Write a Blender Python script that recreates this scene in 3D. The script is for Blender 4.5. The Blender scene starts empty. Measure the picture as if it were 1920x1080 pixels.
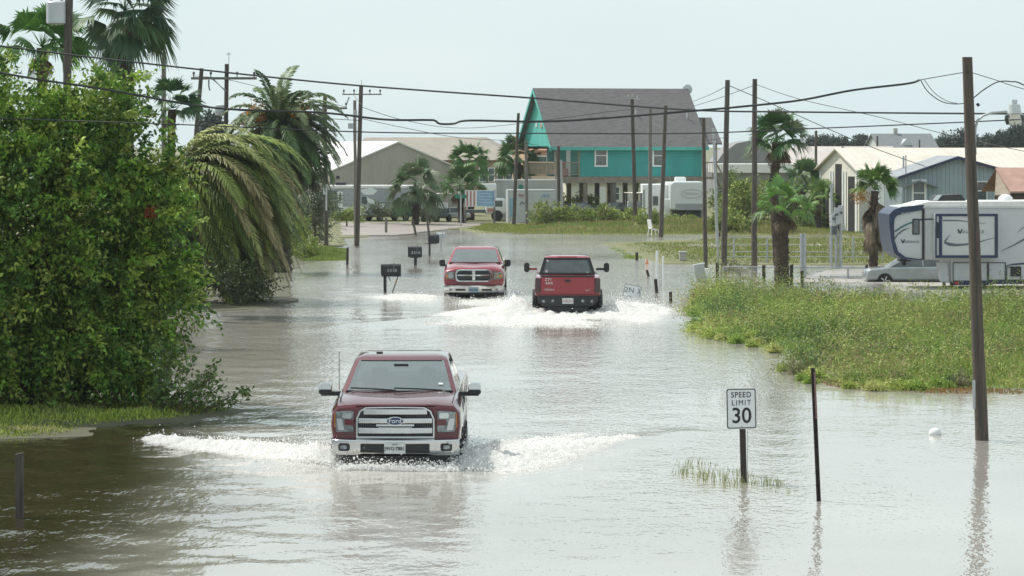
import bpy, math, random
import numpy as np
from mathutils import Vector, Matrix
random.seed(7); RNG = np.random.default_rng(11)
SC = bpy.context.scene
COL = SC.collection
R = math.radians

# ---------------------------------------------------------------- camera, sky, sun, exposure
F, H, HZ = 6000.0, 5.1, 270.0            # focal length in photo pixels, eye height over the water, horizon row
cam = bpy.data.cameras.new('camera'); cam.sensor_width = 36; cam.lens = 36*F/1920
cam.shift_y = -(540-HZ)/1920; cam.clip_start = 1; cam.clip_end = 9000
cob = bpy.data.objects.new('camera', cam); COL.objects.link(cob)
cob.location = (0, 0, H); cob.rotation_euler = (R(90), 0, 0); SC.camera = cob

SUN_EL, SUN_AZ = 54.0, -55.0             # azimuth from +Y (away from the camera), negative = to the left
w = bpy.data.worlds.new('World'); SC.world = w; w.use_nodes = True
nt = w.node_tree; nt.nodes.clear()
out = nt.nodes.new('ShaderNodeOutputWorld'); mix = nt.nodes.new('ShaderNodeMixShader')
b1 = nt.nodes.new('ShaderNodeBackground'); b2 = nt.nodes.new('ShaderNodeBackground')
sky = nt.nodes.new('ShaderNodeTexSky'); sky.sky_type = 'NISHITA'; sky.sun_disc = False
sky.sun_elevation = R(SUN_EL); sky.sun_rotation = R(SUN_AZ); sky.dust_density = 3.0; sky.air_density = 1.0
nt.links.new(sky.outputs[0], b1.inputs[0]); b1.inputs[1].default_value = 0.10
# thin bright overcast veil with faint unevenness
tc = nt.nodes.new('ShaderNodeTexCoord'); mp = nt.nodes.new('ShaderNodeMapping'); mp.inputs['Scale'].default_value = (1, 1, 3.2)
nz = nt.nodes.new('ShaderNodeTexNoise'); nz.inputs['Scale'].default_value = 5.0; nz.inputs['Detail'].default_value = 4
cr = nt.nodes.new('ShaderNodeValToRGB'); cr.color_ramp.elements[0].position = .3; cr.color_ramp.elements[1].position = .75
cr.color_ramp.elements[0].color = (.65, .785, .81, 1); cr.color_ramp.elements[1].color = (.74, .835, .845, 1)
nt.links.new(tc.outputs['Generated'], mp.inputs[0]); nt.links.new(mp.outputs[0], nz.inputs[0])
nt.links.new(nz.outputs[0], cr.inputs[0]); nt.links.new(cr.outputs[0], b2.inputs[0]); b2.inputs[1].default_value = 1.0
mix.inputs[0].default_value = 0.88
nt.links.new(b1.outputs[0], mix.inputs[1]); nt.links.new(b2.outputs[0], mix.inputs[2]); nt.links.new(mix.outputs[0], out.inputs[0])
sl = bpy.data.lights.new('sun', 'SUN'); sl.energy = 4.1; sl.angle = R(2.0); sl.color = (1, .955, .88)
so = bpy.data.objects.new('sun', sl); COL.objects.link(so)
sd = Vector((math.sin(R(SUN_AZ))*math.cos(R(SUN_EL)), math.cos(R(SUN_AZ))*math.cos(R(SUN_EL)), math.sin(R(SUN_EL))))
so.rotation_euler = sd.to_track_quat('Z', 'Y').to_euler()
SC.view_settings.view_transform = 'Standard'; SC.view_settings.look = 'None'
SC.view_settings.exposure = 0.22; SC.view_settings.gamma = 1.0

# ---------------------------------------------------------------- photo row/column -> place on the ground
def dist(py): return F*H/(py-HZ)
def XX(px, Y): return (px-960)*Y/F
def ZZ(py, Y): return H-(py-HZ)*Y/F
def gnd(px, py):
    Y = dist(py); return (XX(px, Y), Y)

# ---------------------------------------------------------------- materials
MATS = {}
def mat(name, col, rough=.6, metal=0.0, var=.12, scale=3.0, bump=0.0, bscale=40, coat=0.0, col2=None, stretch=(1,1,1), spec=.5, emit=0):
    if name in MATS: return MATS[name]
    m = bpy.data.materials.new(name); m.use_nodes = True; n = m.node_tree; L = n.links
    b = n.nodes['Principled BSDF']
    b.inputs['Roughness'].default_value = rough; b.inputs['Metallic'].default_value = metal
    b.inputs['Coat Weight'].default_value = coat; b.inputs['Coat IOR'].default_value = 1.45; b.inputs['Coat Roughness'].default_value = .04
    b.inputs['Specular IOR Level'].default_value = spec
    t = n.nodes.new('ShaderNodeTexCoord'); mpn = n.nodes.new('ShaderNodeMapping'); mpn.inputs['Scale'].default_value = stretch
    L.new(t.outputs['Object'], mpn.inputs[0])
    z = n.nodes.new('ShaderNodeTexNoise'); z.inputs['Scale'].default_value = scale; z.inputs['Detail'].default_value = 6; z.inputs['Roughness'].default_value = .65
    L.new(mpn.outputs[0], z.inputs[0])
    r = n.nodes.new('ShaderNodeValToRGB'); r.color_ramp.elements[0].position = .32; r.color_ramp.elements[1].position = .68
    c2 = col2 or tuple(min(1, c*(1+var)) for c in col)
    c1 = tuple(c*(1-var) for c in col) if not col2 else col
    r.color_ramp.elements[0].color = (*c1, 1); r.color_ramp.elements[1].color = (*c2, 1)
    L.new(z.outputs[0], r.inputs[0]); L.new(r.outputs[0], b.inputs['Base Color'])
    if bump:
        z2 = n.nodes.new('ShaderNodeTexNoise'); z2.inputs['Scale'].default_value = bscale; z2.inputs['Detail'].default_value = 5
        L.new(mpn.outputs[0], z2.inputs[0]); bp = n.nodes.new('ShaderNodeBump'); bp.inputs['Strength'].default_value = bump; bp.inputs['Distance'].default_value = .02
        L.new(z2.outputs[0], bp.inputs['Height']); L.new(bp.outputs[0], b.inputs['Normal'])
    MATS[name] = m; return m

def ribbed(name, col, rough, width, axis=0, depth=.5, var=.08, metal=0.0, dark=.55):
    """siding / standing seam metal: regular grooves along one axis"""
    if name in MATS: return MATS[name]
    m = mat(name, col, rough, metal, max(var, .13), .9, stretch=(1,1,.35)); n = m.node_tree; L = n.links; b = n.nodes['Principled BSDF']
    t = n.nodes.new('ShaderNodeTexCoord'); s = n.nodes.new('ShaderNodeSeparateXYZ'); L.new(t.outputs['Object'], s.inputs[0])
    a = n.nodes.new('ShaderNodeMath'); a.operation = 'MULTIPLY'; a.inputs[1].default_value = 1/width; L.new(s.outputs[axis], a.inputs[0])
    f = n.nodes.new('ShaderNodeMath'); f.operation = 'FRACT'; L.new(a.outputs[0], f.inputs[0])
    g = n.nodes.new('ShaderNodeMath'); g.operation = 'LESS_THAN'; g.inputs[1].default_value = .12; L.new(f.outputs[0], g.inputs[0])
    mx = n.nodes.new('ShaderNodeMix'); mx.data_type = 'RGBA'; mx.blend_type = 'MULTIPLY'
    src = b.inputs['Base Color'].links[0].from_socket
    L.new(src, mx.inputs[6]); mx.inputs[7].default_value = (dark, dark, dark, 1); L.new(g.outputs[0], mx.inputs[0])
    L.new(mx.outputs[2], b.inputs['Base Color'])
    bp = n.nodes.new('ShaderNodeBump'); bp.inputs['Strength'].default_value = depth; bp.inputs['Distance'].default_value = .03; bp.invert = True
    L.new(g.outputs[0], bp.inputs['Height']); L.new(bp.outputs[0], b.inputs['Normal'])
    return m

def leafmat(name, trans=.35, rough=.55):
    if name in MATS: return MATS[name]
    m = bpy.data.materials.new(name); m.use_nodes = True; n = m.node_tree; L = n.links
    b = n.nodes['Principled BSDF']; b.inputs['Roughness'].default_value = rough; b.inputs['Specular IOR Level'].default_value = .35
    a = n.nodes.new('ShaderNodeAttribute'); a.attribute_name = 'tint'
    L.new(a.outputs['Color'], b.inputs['Base Color'])
    t = n.nodes.new('ShaderNodeBsdfTranslucent'); L.new(a.outputs['Color'], t.inputs[0])
    ms = n.nodes.new('ShaderNodeMixShader'); ms.inputs[0].default_value = trans
    L.new(b.outputs[0], ms.inputs[1]); L.new(t.outputs[0], ms.inputs[2]); L.new(ms.outputs[0], n.nodes['Material Output'].inputs[0])
    MATS[name] = m; return m

def glassmat(name, tint=(.55,.65,.62), clear=.6, rough=.03, ior=1.6):
    if name in MATS: return MATS[name]
    m = bpy.data.materials.new(name); m.use_nodes = True; n = m.node_tree; L = n.links
    n.nodes.remove(n.nodes['Principled BSDF'])
    tr = n.nodes.new('ShaderNodeBsdfTransparent'); tr.inputs[0].default_value = (*[c*clear for c in tint], 1)
    g = n.nodes.new('ShaderNodeBsdfGlossy'); g.inputs[0].default_value = (.95, .98, .97, 1); g.inputs['Roughness'].default_value = rough
    lw = n.nodes.new('ShaderNodeFresnel'); lw.inputs[0].default_value = ior
    ms = n.nodes.new('ShaderNodeMixShader'); L.new(lw.outputs[0], ms.inputs[0]); L.new(tr.outputs[0], ms.inputs[1]); L.new(g.outputs[0], ms.inputs[2])
    L.new(ms.outputs[0], n.nodes['Material Output'].inputs[0]); MATS[name] = m; return m

M = dict(
 wood=mat('weathered_pole_wood', (.085,.07,.058), .85, var=.5, scale=5, bump=1.0, bscale=30, stretch=(4,4,.35)),
 wood_grey=mat('grey_pole_wood', (.17,.155,.14), .85, var=.35, scale=5, bump=.6, bscale=30, stretch=(4,4,.3)),
 wood_brown=mat('brown_pole_wood', (.062,.048,.037), .85, var=.3, scale=5, bump=.7, bscale=30, stretch=(4,4,.3), col2=(.125,.10,.08)),
 darkwood=mat('dark_wet_wood', (.035,.028,.022), .75, var=.3, scale=6, bump=.4),
 galv=mat('galvanised_steel', (.42,.44,.45), .45, .6, .15, 6),
 porcelain=mat('grey_enamel', (.50,.52,.53), .4, 0, .06, 4),
 black=mat('black_plastic', (.012,.013,.015), .45, 0, .2, 8),
 rubber=mat('tyre_rubber', (.018,.018,.018), .8, 0, .2, 20, bump=.5, bscale=60),
 cable=mat('cable_jacket', (.03,.03,.032), .6),
 white=mat('white_paint', (.74,.75,.74), .45, 0, .06, 3),
 cream=mat('cream_paint', (.64,.61,.53), .6, 0, .08, 2),
 chrome=mat('chrome', (.62,.63,.64), .13, 1.0, .04, 6),
 satin=mat('satin_metal', (.55,.56,.57), .28, 1.0, .05, 6),
 lamp=mat('headlamp_lens', (.26,.28,.29), .10, .4, .5, 16),
 redpaint=mat('ruby_paint', (.115,.009,.016), .22, .25, .10, 1.4, coat=1.0),
 brightred=mat('flame_red_paint', (.27,.012,.026), .22, .10, .08, 1.4, coat=1.0),
 gmcred=mat('deep_red_paint', (.26,.004,.014), .22, .10, .08, 1.4, coat=1.0),
 glass=glassmat('windscreen_glass', (.75,.85,.82), .8, .02, 4.0),
 darkglass=glassmat('tinted_glass', (.2,.24,.24), .5, .03, 1.5),
 seat=mat('seat_fabric', (.09,.085,.08), .9),
 greyseat=mat('grey_interior', (.16,.17,.165), .9),
 amber=mat('amber_lens', (.7,.25,.03), .3),
 tail=mat('smoked_lens', (.035,.006,.008), .15, 0, .1, 5, coat=1),
 redlens=mat('red_reflector', (.5,.03,.02), .3),
 blue=mat('blue_enamel', (.012,.03,.11), .25, coat=.6),
 pwhite=mat('plate_white', (.62,.63,.62), .5),
 ink=mat('sign_ink', (.012,.012,.014), .5),
 signwhite=mat('sign_sheeting', (.72,.74,.75), .35, 0, .05, 8),
 navy=mat('navy_decal', (.016,.028,.075), .35, 0, .1, 5),
 steelgrey=mat('grey_decal', (.10,.12,.14), .4),
 rvwhite=mat('rv_gelcoat', (.50,.51,.52), .3, 0, .05, 1.5, coat=.3),
 rvroof=mat('rv_roof_membrane', (.74,.73,.71), .6),
 rvgrey=mat('rv_grey_side', (.33,.34,.36), .4, 0, .08, 1.5),
 teal=ribbed('teal_lap_siding', (.034,.29,.27), .6, .19, 2, .5, .07, dark=.8),
 aqua=ribbed('aqua_lap_siding', (.075,.40,.35), .6, .19, 2, .4, .07, dark=.85),
 shingle=mat('asphalt_shingle', (.135,.128,.13), .9, 0, .30, 4, bump=.8, bscale=14, stretch=(.6,3,3)),
 timber=mat('treated_timber', (.24,.20,.15), .85, 0, .25, 3, bump=.3),
 tan=ribbed('tan_metal_siding', (.375,.345,.30), .55, .30, 0, .25, .05, dark=.93),
 dtan=mat('brown_tan_roof', (.27,.24,.205), .8, 0, .12, 1),
 wroof=mat('white_metal_roof', (.72,.70,.67), .5, 0, .06, .7),
 croof=ribbed('cream_metal_roof', (.62,.555,.48), .5, .45, 0, .3, .08, dark=.88),
 bluegrey=ribbed('blue_grey_boards', (.30,.37,.40), .7, .20, 0, .6, .12, dark=.6),
 gmetal=ribbed('pale_metal_siding', (.42,.41,.38), .55, .30, 0, .3, .1, dark=.85),
 greyroof=mat('weathered_grey_roof', (.24,.26,.28), .8, 0, .25, 2),
 brownroof=mat('rust_brown_roof', (.34,.205,.165), .8, 0, .18, 2),
 stucco=mat('orange_tan_stucco', (.50,.33,.22), .9, 0, .15, 1),
 dark=mat('dark_void', (.012,.012,.012), .9),
 pane=mat('window_pane', (.09,.11,.115), .12, 0, .3, 2, spec=.8),
 bark=mat('tree_bark', (.09,.07,.05), .9, 0, .3, 6, bump=.8),
 palmbark=mat('palm_bark', (.060,.042,.030), .95, 0, .5, 9, bump=1.0, bscale=18),
 orange=mat('orange_fruit', (.75,.28,.03), .7, 0, .3, 20),
 conc=mat('light_concrete', (.42,.41,.385), .9, 0, .18, 1.5),
 green=mat('street_sign_green', (.01,.19,.12), .4),
 ltblue=mat('billboard_blue', (.22,.37,.52), .5, 0, .3, 2),
 pink=mat('faded_red', (.45,.20,.18), .6),
)
LEAF = leafmat('leaf', .20); DRY = leafmat('dry_leaf', .15, .8); PALM = leafmat('palm_leaf', .22, .5)

# ---------------------------------------------------------------- mesh helpers
class MB:
    def __init__(s): s.v = []; s.f = []
    def add(s, vs, fs):
        o = len(s.v); s.v += [tuple(p) for p in vs]; s.f += [tuple(i+o for i in f) for f in fs]; return s
    def box(s, c, d, rz=0, rx=0, ry=0):
        hx, hy, hz = d[0]/2, d[1]/2, d[2]/2
        m = Matrix.Rotation(rz,3,'Z') @ Matrix.Rotation(ry,3,'Y') @ Matrix.Rotation(rx,3,'X')
        vs = [Vector(c) + m @ Vector((x*hx,y*hy,z*hz)) for x in (-1,1) for y in (-1,1) for z in (-1,1)]
        return s.add(vs, [(0,1,3,2),(4,6,7,5),(0,4,5,1),(2,3,7,6),(0,2,6,4),(1,5,7,3)])
    def b2(s, a, b):   # box from two corners
        return s.box([(a[i]+b[i])/2 for i in range(3)], [abs(b[i]-a[i]) for i in range(3)])
    def cyl(s, p0, p1, r0, r1=None, n=12, cap=True):
        r1 = r0 if r1 is None else r1; p0 = Vector(p0); p1 = Vector(p1); d = (p1-p0).normalized()
        a = d.orthogonal().normalized(); b = d.cross(a); vs = []
        for p, r in ((p0, r0), (p1, r1)):
            for i in range(n):
                t = 2*math.pi*i/n; vs.append(p + r*(math.cos(t)*a + math.sin(t)*b))
        fs = [(i, (i+1) % n, n+(i+1) % n, n+i) for i in range(n)]
        if cap: fs += [tuple(range(n-1, -1, -1)), tuple(range(n, 2*n))]
        return s.add(vs, fs)
    def tube(s, pts, r, n=6):
        pts = [Vector(p) for p in pts]; vs = []; k = len(pts)
        rr = r if isinstance(r, (list, tuple)) else [r]*k
        for i, p in enumerate(pts):
            d = (pts[min(i+1, k-1)]-pts[max(i-1, 0)]).normalized()
            a = d.cross(Vector((0,0,1)));  a = a.normalized() if a.length > .05 else Vector((1,0,0)); b = d.cross(a)
            for j in range(n):
                t = 2*math.pi*j/n; vs.append(p + rr[i]*(math.cos(t)*a + math.sin(t)*b))
        fs = [(i*n+j, i*n+(j+1) % n, (i+1)*n+(j+1) % n, (i+1)*n+j) for i in range(k-1) for j in range(n)]
        fs += [tuple(range(n-1,-1,-1)), tuple(range((k-1)*n, k*n))]
        return s.add(vs, fs)
    def lathe(s, prof, c=(0,0,0), axis='z', n=20):
        vs = []
        for r, z in prof:
            for i in range(n):
                t = 2*math.pi*i/n; a, b = r*math.cos(t), r*math.sin(t)
                p = (a, b, z) if axis == 'z' else ((z, a, b) if axis == 'x' else (a, z, b))
                vs.append((c[0]+p[0], c[1]+p[1], c[2]+p[2]))
        k = len(prof)
        fs = [(i*n+j, i*n+(j+1) % n, (i+1)*n+(j+1) % n, (i+1)*n+j) for i in range(k-1) for j in range(n)]
        fs += [tuple(range(n-1,-1,-1)), tuple(range((k-1)*n, k*n))]
        return s.add(vs, fs)
    def prism(s, outline, y0, y1, yf=None):
        """outline in x,z ; extruded from y0 (front) to y1"""
        n = len(outline); yf = yf or (lambda x: 0)
        vs = [(x, y0+yf(x), z) for x, z in outline] + [(x, y1+yf(x), z) for x, z in outline]
        fs = [tuple(range(n)), tuple(range(2*n-1, n-1, -1))] + [(i, n+i, n+(i+1) % n, (i+1) % n) for i in range(n)]
        return s.add(vs, fs)
    def bar(s, x0, x1, z0, z1, y, t, yf=None, n=10):
        """a bar across the front that follows the curve yf(x)"""
        yf = yf or (lambda x: 0); vs = []; fs = []
        for i in range(n+1):
            x = x0+(x1-x0)*i/n; yy = y+yf(x)
            za, zb = (z0, z1) if not callable(z0) else (z0(x), z1(x))
            vs += [(x, yy, za), (x, yy, zb), (x, yy+t, zb), (x, yy+t, za)]
        for i in range(n):
            a = 4*i; b = a+4
            for j in range(4): fs.append((a+j, b+j, b+(j+1) % 4, a+(j+1) % 4))
        fs += [(0,1,2,3), (4*n+3, 4*n+2, 4*n+1, 4*n)]
        return s.add(vs, fs)
    def wall(s, pts, z0, z1):   # polygonal slab standing on the ground
        n = len(pts); vs = [(x,y,z0) for x,y in pts]+[(x,y,z1) for x,y in pts]
        return s.add(vs, [tuple(range(n-1,-1,-1)), tuple(range(n,2*n))]+[(i,(i+1)%n,n+(i+1)%n,n+i) for i in range(n)])
    def gable(s, x0, x1, y0, y1, ze, zr, over=.3, th=.12, along='x'):
        """two-slope roof slab; ridge along x or y"""
        if along == 'x':
            ym = (y0+y1)/2; sl = (zr-ze)/(ym-y0); e = ze-sl*over
            prof = [(y0-over, e), (ym, zr), (y1+over, e), (y1+over, e+th), (ym, zr+th), (y0-over, e+th)]
            vs = [(x0-over, a, b) for a, b in prof]+[(x1+over, a, b) for a, b in prof]
        else:
            xm = (x0+x1)/2; sl = (zr-ze)/(xm-x0); e = ze-sl*over
            prof = [(x0-over, e), (xm, zr), (x1+over, e), (x1+over, e+th), (xm, zr+th), (x0-over, e+th)]
            vs = [(a, y0-over, b) for a, b in prof]+[(a, y1+over, b) for a, b in prof]
        fs = [(0,1,4,5),(1,2,3,4),(6,11,10,7),(7,10,9,8)]+[(i, 6+i, 6+(i+1)%6, (i+1)%6) for i in range(6)]
        return s.add(vs, fs)
    def mesh(s, name, smooth=None):
        me = bpy.data.meshes.new(name); me.from_pydata(s.v, [], s.f); me.update()
        import bmesh
        bm = bmesh.new(); bm.from_mesh(me); bmesh.ops.recalc_face_normals(bm, faces=bm.faces); bm.to_mesh(me); bm.free()
        if smooth:
            me.polygons.foreach_set('use_smooth', [True]*len(me.polygons)); me.set_sharp_from_angle(angle=R(smooth))
        return me

def tag(o, label=None, cat=None, group=None, kind=None):
    if label: o['label'] = label
    if cat: o['category'] = cat
    if group: o['group'] = group
    if kind: o['kind'] = kind
    return o
def thing(name, label, cat, loc=(0,0,0), rz=0, group=None):
    o = bpy.data.objects.new(name, None); COL.objects.link(o); o.location = loc; o.rotation_euler = (0,0,rz)
    o.empty_display_size = .2
    return tag(o, label, cat, group)
def link(name, me, m, parent=None):
    if m is not None: me.materials.append(m)
    o = bpy.data.objects.new(name, me); COL.objects.link(o); o.parent = parent; return o
def part(name, mb, m, parent=None, smooth=None, bevel=0, seg=2):
    o = link(name, mb.mesh(name, smooth), m, parent)
    if bevel:
        b = o.modifiers.new('bevel', 'BEVEL'); b.width = bevel; b.segments = seg; b.limit_method = 'ANGLE'; b.angle_limit = R(40)
    return o
def copy_tree(o, parent=None):
    c = o.copy(); COL.objects.link(c); c.parent = parent
    for ch in list(o.children): copy_tree(ch, c)
    return c
def npmesh(name, V, Fc, tint=None, m=None, parent=None, smooth=False):
    """V (n,3), Fc (m,k) index array, tint (n,3)"""
    me = bpy.data.meshes.new(name); n = len(V); mf, k = Fc.shape
    me.vertices.add(n); me.vertices.foreach_set('co', np.asarray(V, np.float32).ravel())
    me.loops.add(mf*k); me.loops.foreach_set('vertex_index', Fc.astype(np.int32).ravel())
    me.polygons.add(mf); me.polygons.foreach_set('loop_start', (np.arange(mf)*k).astype(np.int32))
    me.polygons.foreach_set('loop_total', np.full(mf, k, np.int32))
    if smooth: me.polygons.foreach_set('use_smooth', np.ones(mf, bool))
    me.update(calc_edges=True)
    if tint is not None:
        a = me.color_attributes.new('tint', 'FLOAT_COLOR', 'POINT')
        c = np.ones((n, 4), np.float32); c[:, :3] = tint; a.data.foreach_set('color', c.ravel())
    me.validate()
    return link(name, me, m, parent)
def text(name, s, size, m, parent, loc, rz=0, ext=.003, face='front', bold=0.0, sx=1.0, ry=0.0, sp=1.0):
    cu = bpy.data.curves.new(name, 'FONT'); cu.body = s; cu.size = size; cu.align_x = 'CENTER'; cu.align_y = 'CENTER'
    cu.extrude = ext; cu.offset = bold; cu.space_character = sp
    t = bpy.data.objects.new(name, cu); COL.objects.link(t); bpy.context.view_layer.update()
    me = bpy.data.meshes.new_from_object(t.evaluated_get(bpy.context.evaluated_depsgraph_get()))
    bpy.data.objects.remove(t); me.transform(Matrix.Scale(sx, 4, (1,0,0)))
    me.transform(Matrix.Rotation(R(90), 4, 'X')); me.transform(Matrix.Rotation(ry, 4, 'Y')); me.transform(Matrix.Rotation(rz, 4, 'Z')); me.name = name
    o = link(name, me, m, parent); o.location = loc; return o

# ---------------------------------------------------------------- foliage helpers
def rvec(n):
    v = RNG.normal(size=(n,3)); return v/np.linalg.norm(v, axis=1, keepdims=True)
def pick(cols, n, w=None):
    cols = np.array(cols); return cols[RNG.choice(len(cols), n, p=w)]
def leaves(P, L, Wd, tint, out=None, droop=.3):
    """diamond leaves folded along the midrib: P (n,3) base, L length, Wd width"""
    n = len(P); d = rvec(n)
    if out is not None: d = d*.9+out*.6
    d[:,2] -= droop; d /= np.linalg.norm(d, axis=1, keepdims=True)
    s = np.cross(d, rvec(n)); s /= np.linalg.norm(s, axis=1, keepdims=True)+1e-9
    u = np.cross(s, d); L = (L*RNG.uniform(.6,1.3,n))[:,None]; Wd = (Wd*RNG.uniform(.7,1.2,n))[:,None]
    V = np.stack([P, P+d*L*.45+s*Wd*.5+u*Wd*.12, P+d*L-u*L*.12, P+d*L*.45-s*Wd*.5+u*Wd*.12], 1).reshape(-1,3)
    Fc = np.arange(n*4).reshape(n,4)
    return V, Fc, np.repeat(tint, 4, 0)
def blades(P, h, wd, lean, tint, curve=.4):
    """grass blades: tapered 2-segment strips"""
    n = len(P); a = RNG.uniform(0, 2*np.pi, n); dx = np.stack([np.cos(a), np.sin(a), np.zeros(n)], 1)
    b = RNG.uniform(0, 2*np.pi, n); sx = np.stack([np.cos(b), np.sin(b)*.4, np.zeros(n)], 1)
    h = np.broadcast_to(h, n)[:,None]; wd = np.broadcast_to(wd, n)[:,None]; ln = (np.broadcast_to(lean, n)*RNG.uniform(.3,1.4,n))[:,None]
    up = np.array([[0,0,1.]])
    m = P+up*h*.55+dx*h*ln*.35; t = P+up*h*(1-ln*.3)+dx*h*ln
    V = np.stack([P-sx*wd/2, P+sx*wd/2, m+sx*wd*.4, m-sx*wd*.4, t], 1).reshape(-1,3)
    i = np.arange(n)[:,None]*5
    Fq = np.concatenate([i+0, i+1, i+2, i+3], 1); Ft = np.concatenate([i+3, i+2, i+4, i+4], 1)
    return V, Fq, i, np.repeat(tint, 5, 0)
def blade_obj(name, P, h, wd, lean, tint, m=None, parent=None):
    V, Fq, i, T = blades(P, h, wd, lean, tint)
    # triangles: three per blade
    Ft = np.concatenate([np.concatenate([i+0,i+1,i+2],1), np.concatenate([i+0,i+2,i+3],1), np.concatenate([i+3,i+2,i+4],1)], 0)
    return npmesh(name, V, Ft, T, m or LEAF, parent)
def clumps(centers, radii, per, L, Wd, cols, w=None, flat=1.0, droop=.3, shell=.55, cvar=.25):
    """leaf clumps around centres"""
    Ps = []; Ts = []; O = []
    for c, r in zip(centers, radii):
        k = max(6, int(per*r*r)); d = rvec(k); rr = r*(shell+(1-shell)*RNG.random(k))**.7
        rr *= RNG.uniform(.75, 1.15, k)
        Ps.append(np.array(c)+d*rr[:,None]*np.array([1,1,flat])); O.append(d)
        base = pick(cols, 1, w)[0]*RNG.uniform(1-cvar, 1+cvar)
        Ts.append(base*RNG.uniform(.7,1.3,(k,1))*.7 + pick(cols, k, w)*.3)
    P = np.concatenate(Ps); O = np.concatenate(O); T = np.clip(np.concatenate(Ts), .004, 1)
    return leaves(P, L, Wd, T, O, droop)
def sprigs(B, D, Ln, per, L, Wd, tint, sag=.25, bend=.3):
    """leafy shoots: leaves set along short curved twigs that start at B and head along D"""
    m = len(B); t = (np.arange(per)+.5)/per; Ln = (Ln*RNG.uniform(.5,1.3,m))[:,None,None]
    side = rvec(m)[:,None,:]*bend
    P = B[:,None,:]+(D[:,None,:]*t[None,:,None]+side*(t**2)[None,:,None]+np.array([0,0,-1.])*sag*(t**2)[None,:,None])*Ln
    P = (P+RNG.normal(size=P.shape)*.035).reshape(-1,3); O = np.repeat(D, per, 0)
    T = np.repeat(tint, per, 0)*RNG.uniform(.75,1.25,(m*per,1))
    return leaves(P, L, Wd, np.clip(T, .004, 1), O, .25)
def inpoly(x, y, poly):
    c = np.zeros(len(x), bool); n = len(poly)
    for i in range(n):
        x1,y1 = poly[i]; x2,y2 = poly[(i+1) % n]
        k = ((y1 > y) != (y2 > y)) & (x < (x2-x1)*(y-y1)/(y2-y1+1e-12)+x1); c ^= k
    return c
def polydist(x, y, poly):
    d = np.full(len(x), 1e9); n = len(poly)
    for i in range(n):
        a = np.array(poly[i]); b = np.array(poly[(i+1) % n]); ab = b-a; L2 = (ab**2).sum()+1e-9
        t = np.clip(((x-a[0])*ab[0]+(y-a[1])*ab[1])/L2, 0, 1)
        d = np.minimum(d, np.hypot(x-a[0]-t*ab[0], y-a[1]-t*ab[1]))
    return d
def scatter(poly, n):
    p = np.array(poly); lo = p.min(0); hi = p.max(0); X = []; Y = []; tot = 0
    while tot < n:
        x = RNG.uniform(lo[0], hi[0], n*2); y = RNG.uniform(lo[1], hi[1], n*2); k = inpoly(x, y, poly)
        X.append(x[k]); Y.append(y[k]); tot += k.sum()
    return np.concatenate(X)[:n], np.concatenate(Y)[:n]
_ph = RNG.uniform(0, 6.28, 40); _dr = RNG.uniform(0, 6.28, 40)
def vnoise(x, y, sc, k0=0, n=8):
    s = np.zeros_like(x, dtype=float)
    for i in range(n):
        j = (k0+i) % 40; f = sc*(1.0+.35*i)
        s += np.sin(f*(x*np.cos(_dr[j])+y*np.sin(_dr[j]))+_ph[j])/(1+.25*i)
    return s/2.6

# ================================================================ THE SETTING
def struct(o): o['kind'] = 'structure'; return o
g = MB(); g.b2((-3000,-40,-.62), (3000,4500,-.40))
struct(part('ground', g, mat('flooded_soil', (.11,.095,.07), .95, 0, .3, .5)))

# flood water: one sheet, finely divided where the vehicles push it about
WK = [((-3.0,50.6), (-7.2,56.5), .16, .55), ((-.75,50.6), (3.0,56.5), .13, .5),        # bow waves: start, end, height, width
      ((.45,96.2), (-5.5,88.5), .14, .7), ((3.0,96.2), (7.5,89.5), .12, .7),
      ((-2.35,105.6), (-6.0,111), .08, .6), ((-.25,105.6), (2.4,111), .08, .6)]
def water_h(x, y):
    z = np.zeros_like(x)
    for a, b, hh, wd in WK:
        a = np.array(a); b = np.array(b); ab = b-a; L2 = (ab**2).sum()
        t = ((x-a[0])*ab[0]+(y-a[1])*ab[1])/L2; tc_ = np.clip(t, 0, 1)
        d = np.hypot(x-a[0]-tc_*ab[0], y-a[1]-tc_*ab[1])
        z += hh*np.exp(-(d/wd)**2)*(1-.75*tc_)
    z += .045*np.exp(-((y-49.45)/.45)**2)*np.exp(-((x+1.83)/1.35)**4)      # hump pushed ahead of the near truck
    near = np.clip((170-y)/60, 0, 1)
    calm = np.clip(.55-.09*x + .5*vnoise(x, y, .16, 3), .12, 1.5)
    calm = calm*(1+1.3*np.clip((-2.2-x)/3, 0, 1)*np.clip((64-y)/10, 0, 1))
    z += near*calm*(.0085*vnoise(x, y*1.0, 2.6, 5)+.0045*vnoise(x, y, 5.2, 15)*np.clip((80-y)/25, 0, 1))
    return z
ax = np.concatenate([[-2500,-600,-150,-60,-35,-24], np.arange(-17, 15, .16), [16,20,26,40,90,300,2500]])
ay = np.concatenate([[-60,0,20,28,32], np.arange(35, 66, .16), np.arange(66, 118, .33), np.arange(118, 205, 1.5), [215,260,400]])
gx, gy = np.meshgrid(ax, ay); nx, ny = len(ax), len(ay)
fx, fy = gx.ravel(), gy.ravel()
hz = water_h(fx, fy)*((fx > -18)&(fx < 15)&(fy > 34)&(fy < 190))
V = np.stack([fx, fy, hz], 1); ii = (np.arange(ny-1)[:,None]*nx+np.arange(nx-1)[None]).ravel()
Fq = np.stack([ii, ii+1, ii+nx+1, ii+nx], 1)
wm = bpy.data.materials.new('flood_water'); wm.use_nodes = True; n = wm.node_tree; L = n.links
b = n.nodes['Principled BSDF']; b.inputs['Roughness'].default_value = .06; b.inputs['IOR'].default_value = 1.75; b.inputs['Specular IOR Level'].default_value = .5
t = n.nodes.new('ShaderNodeTexCoord')
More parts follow.
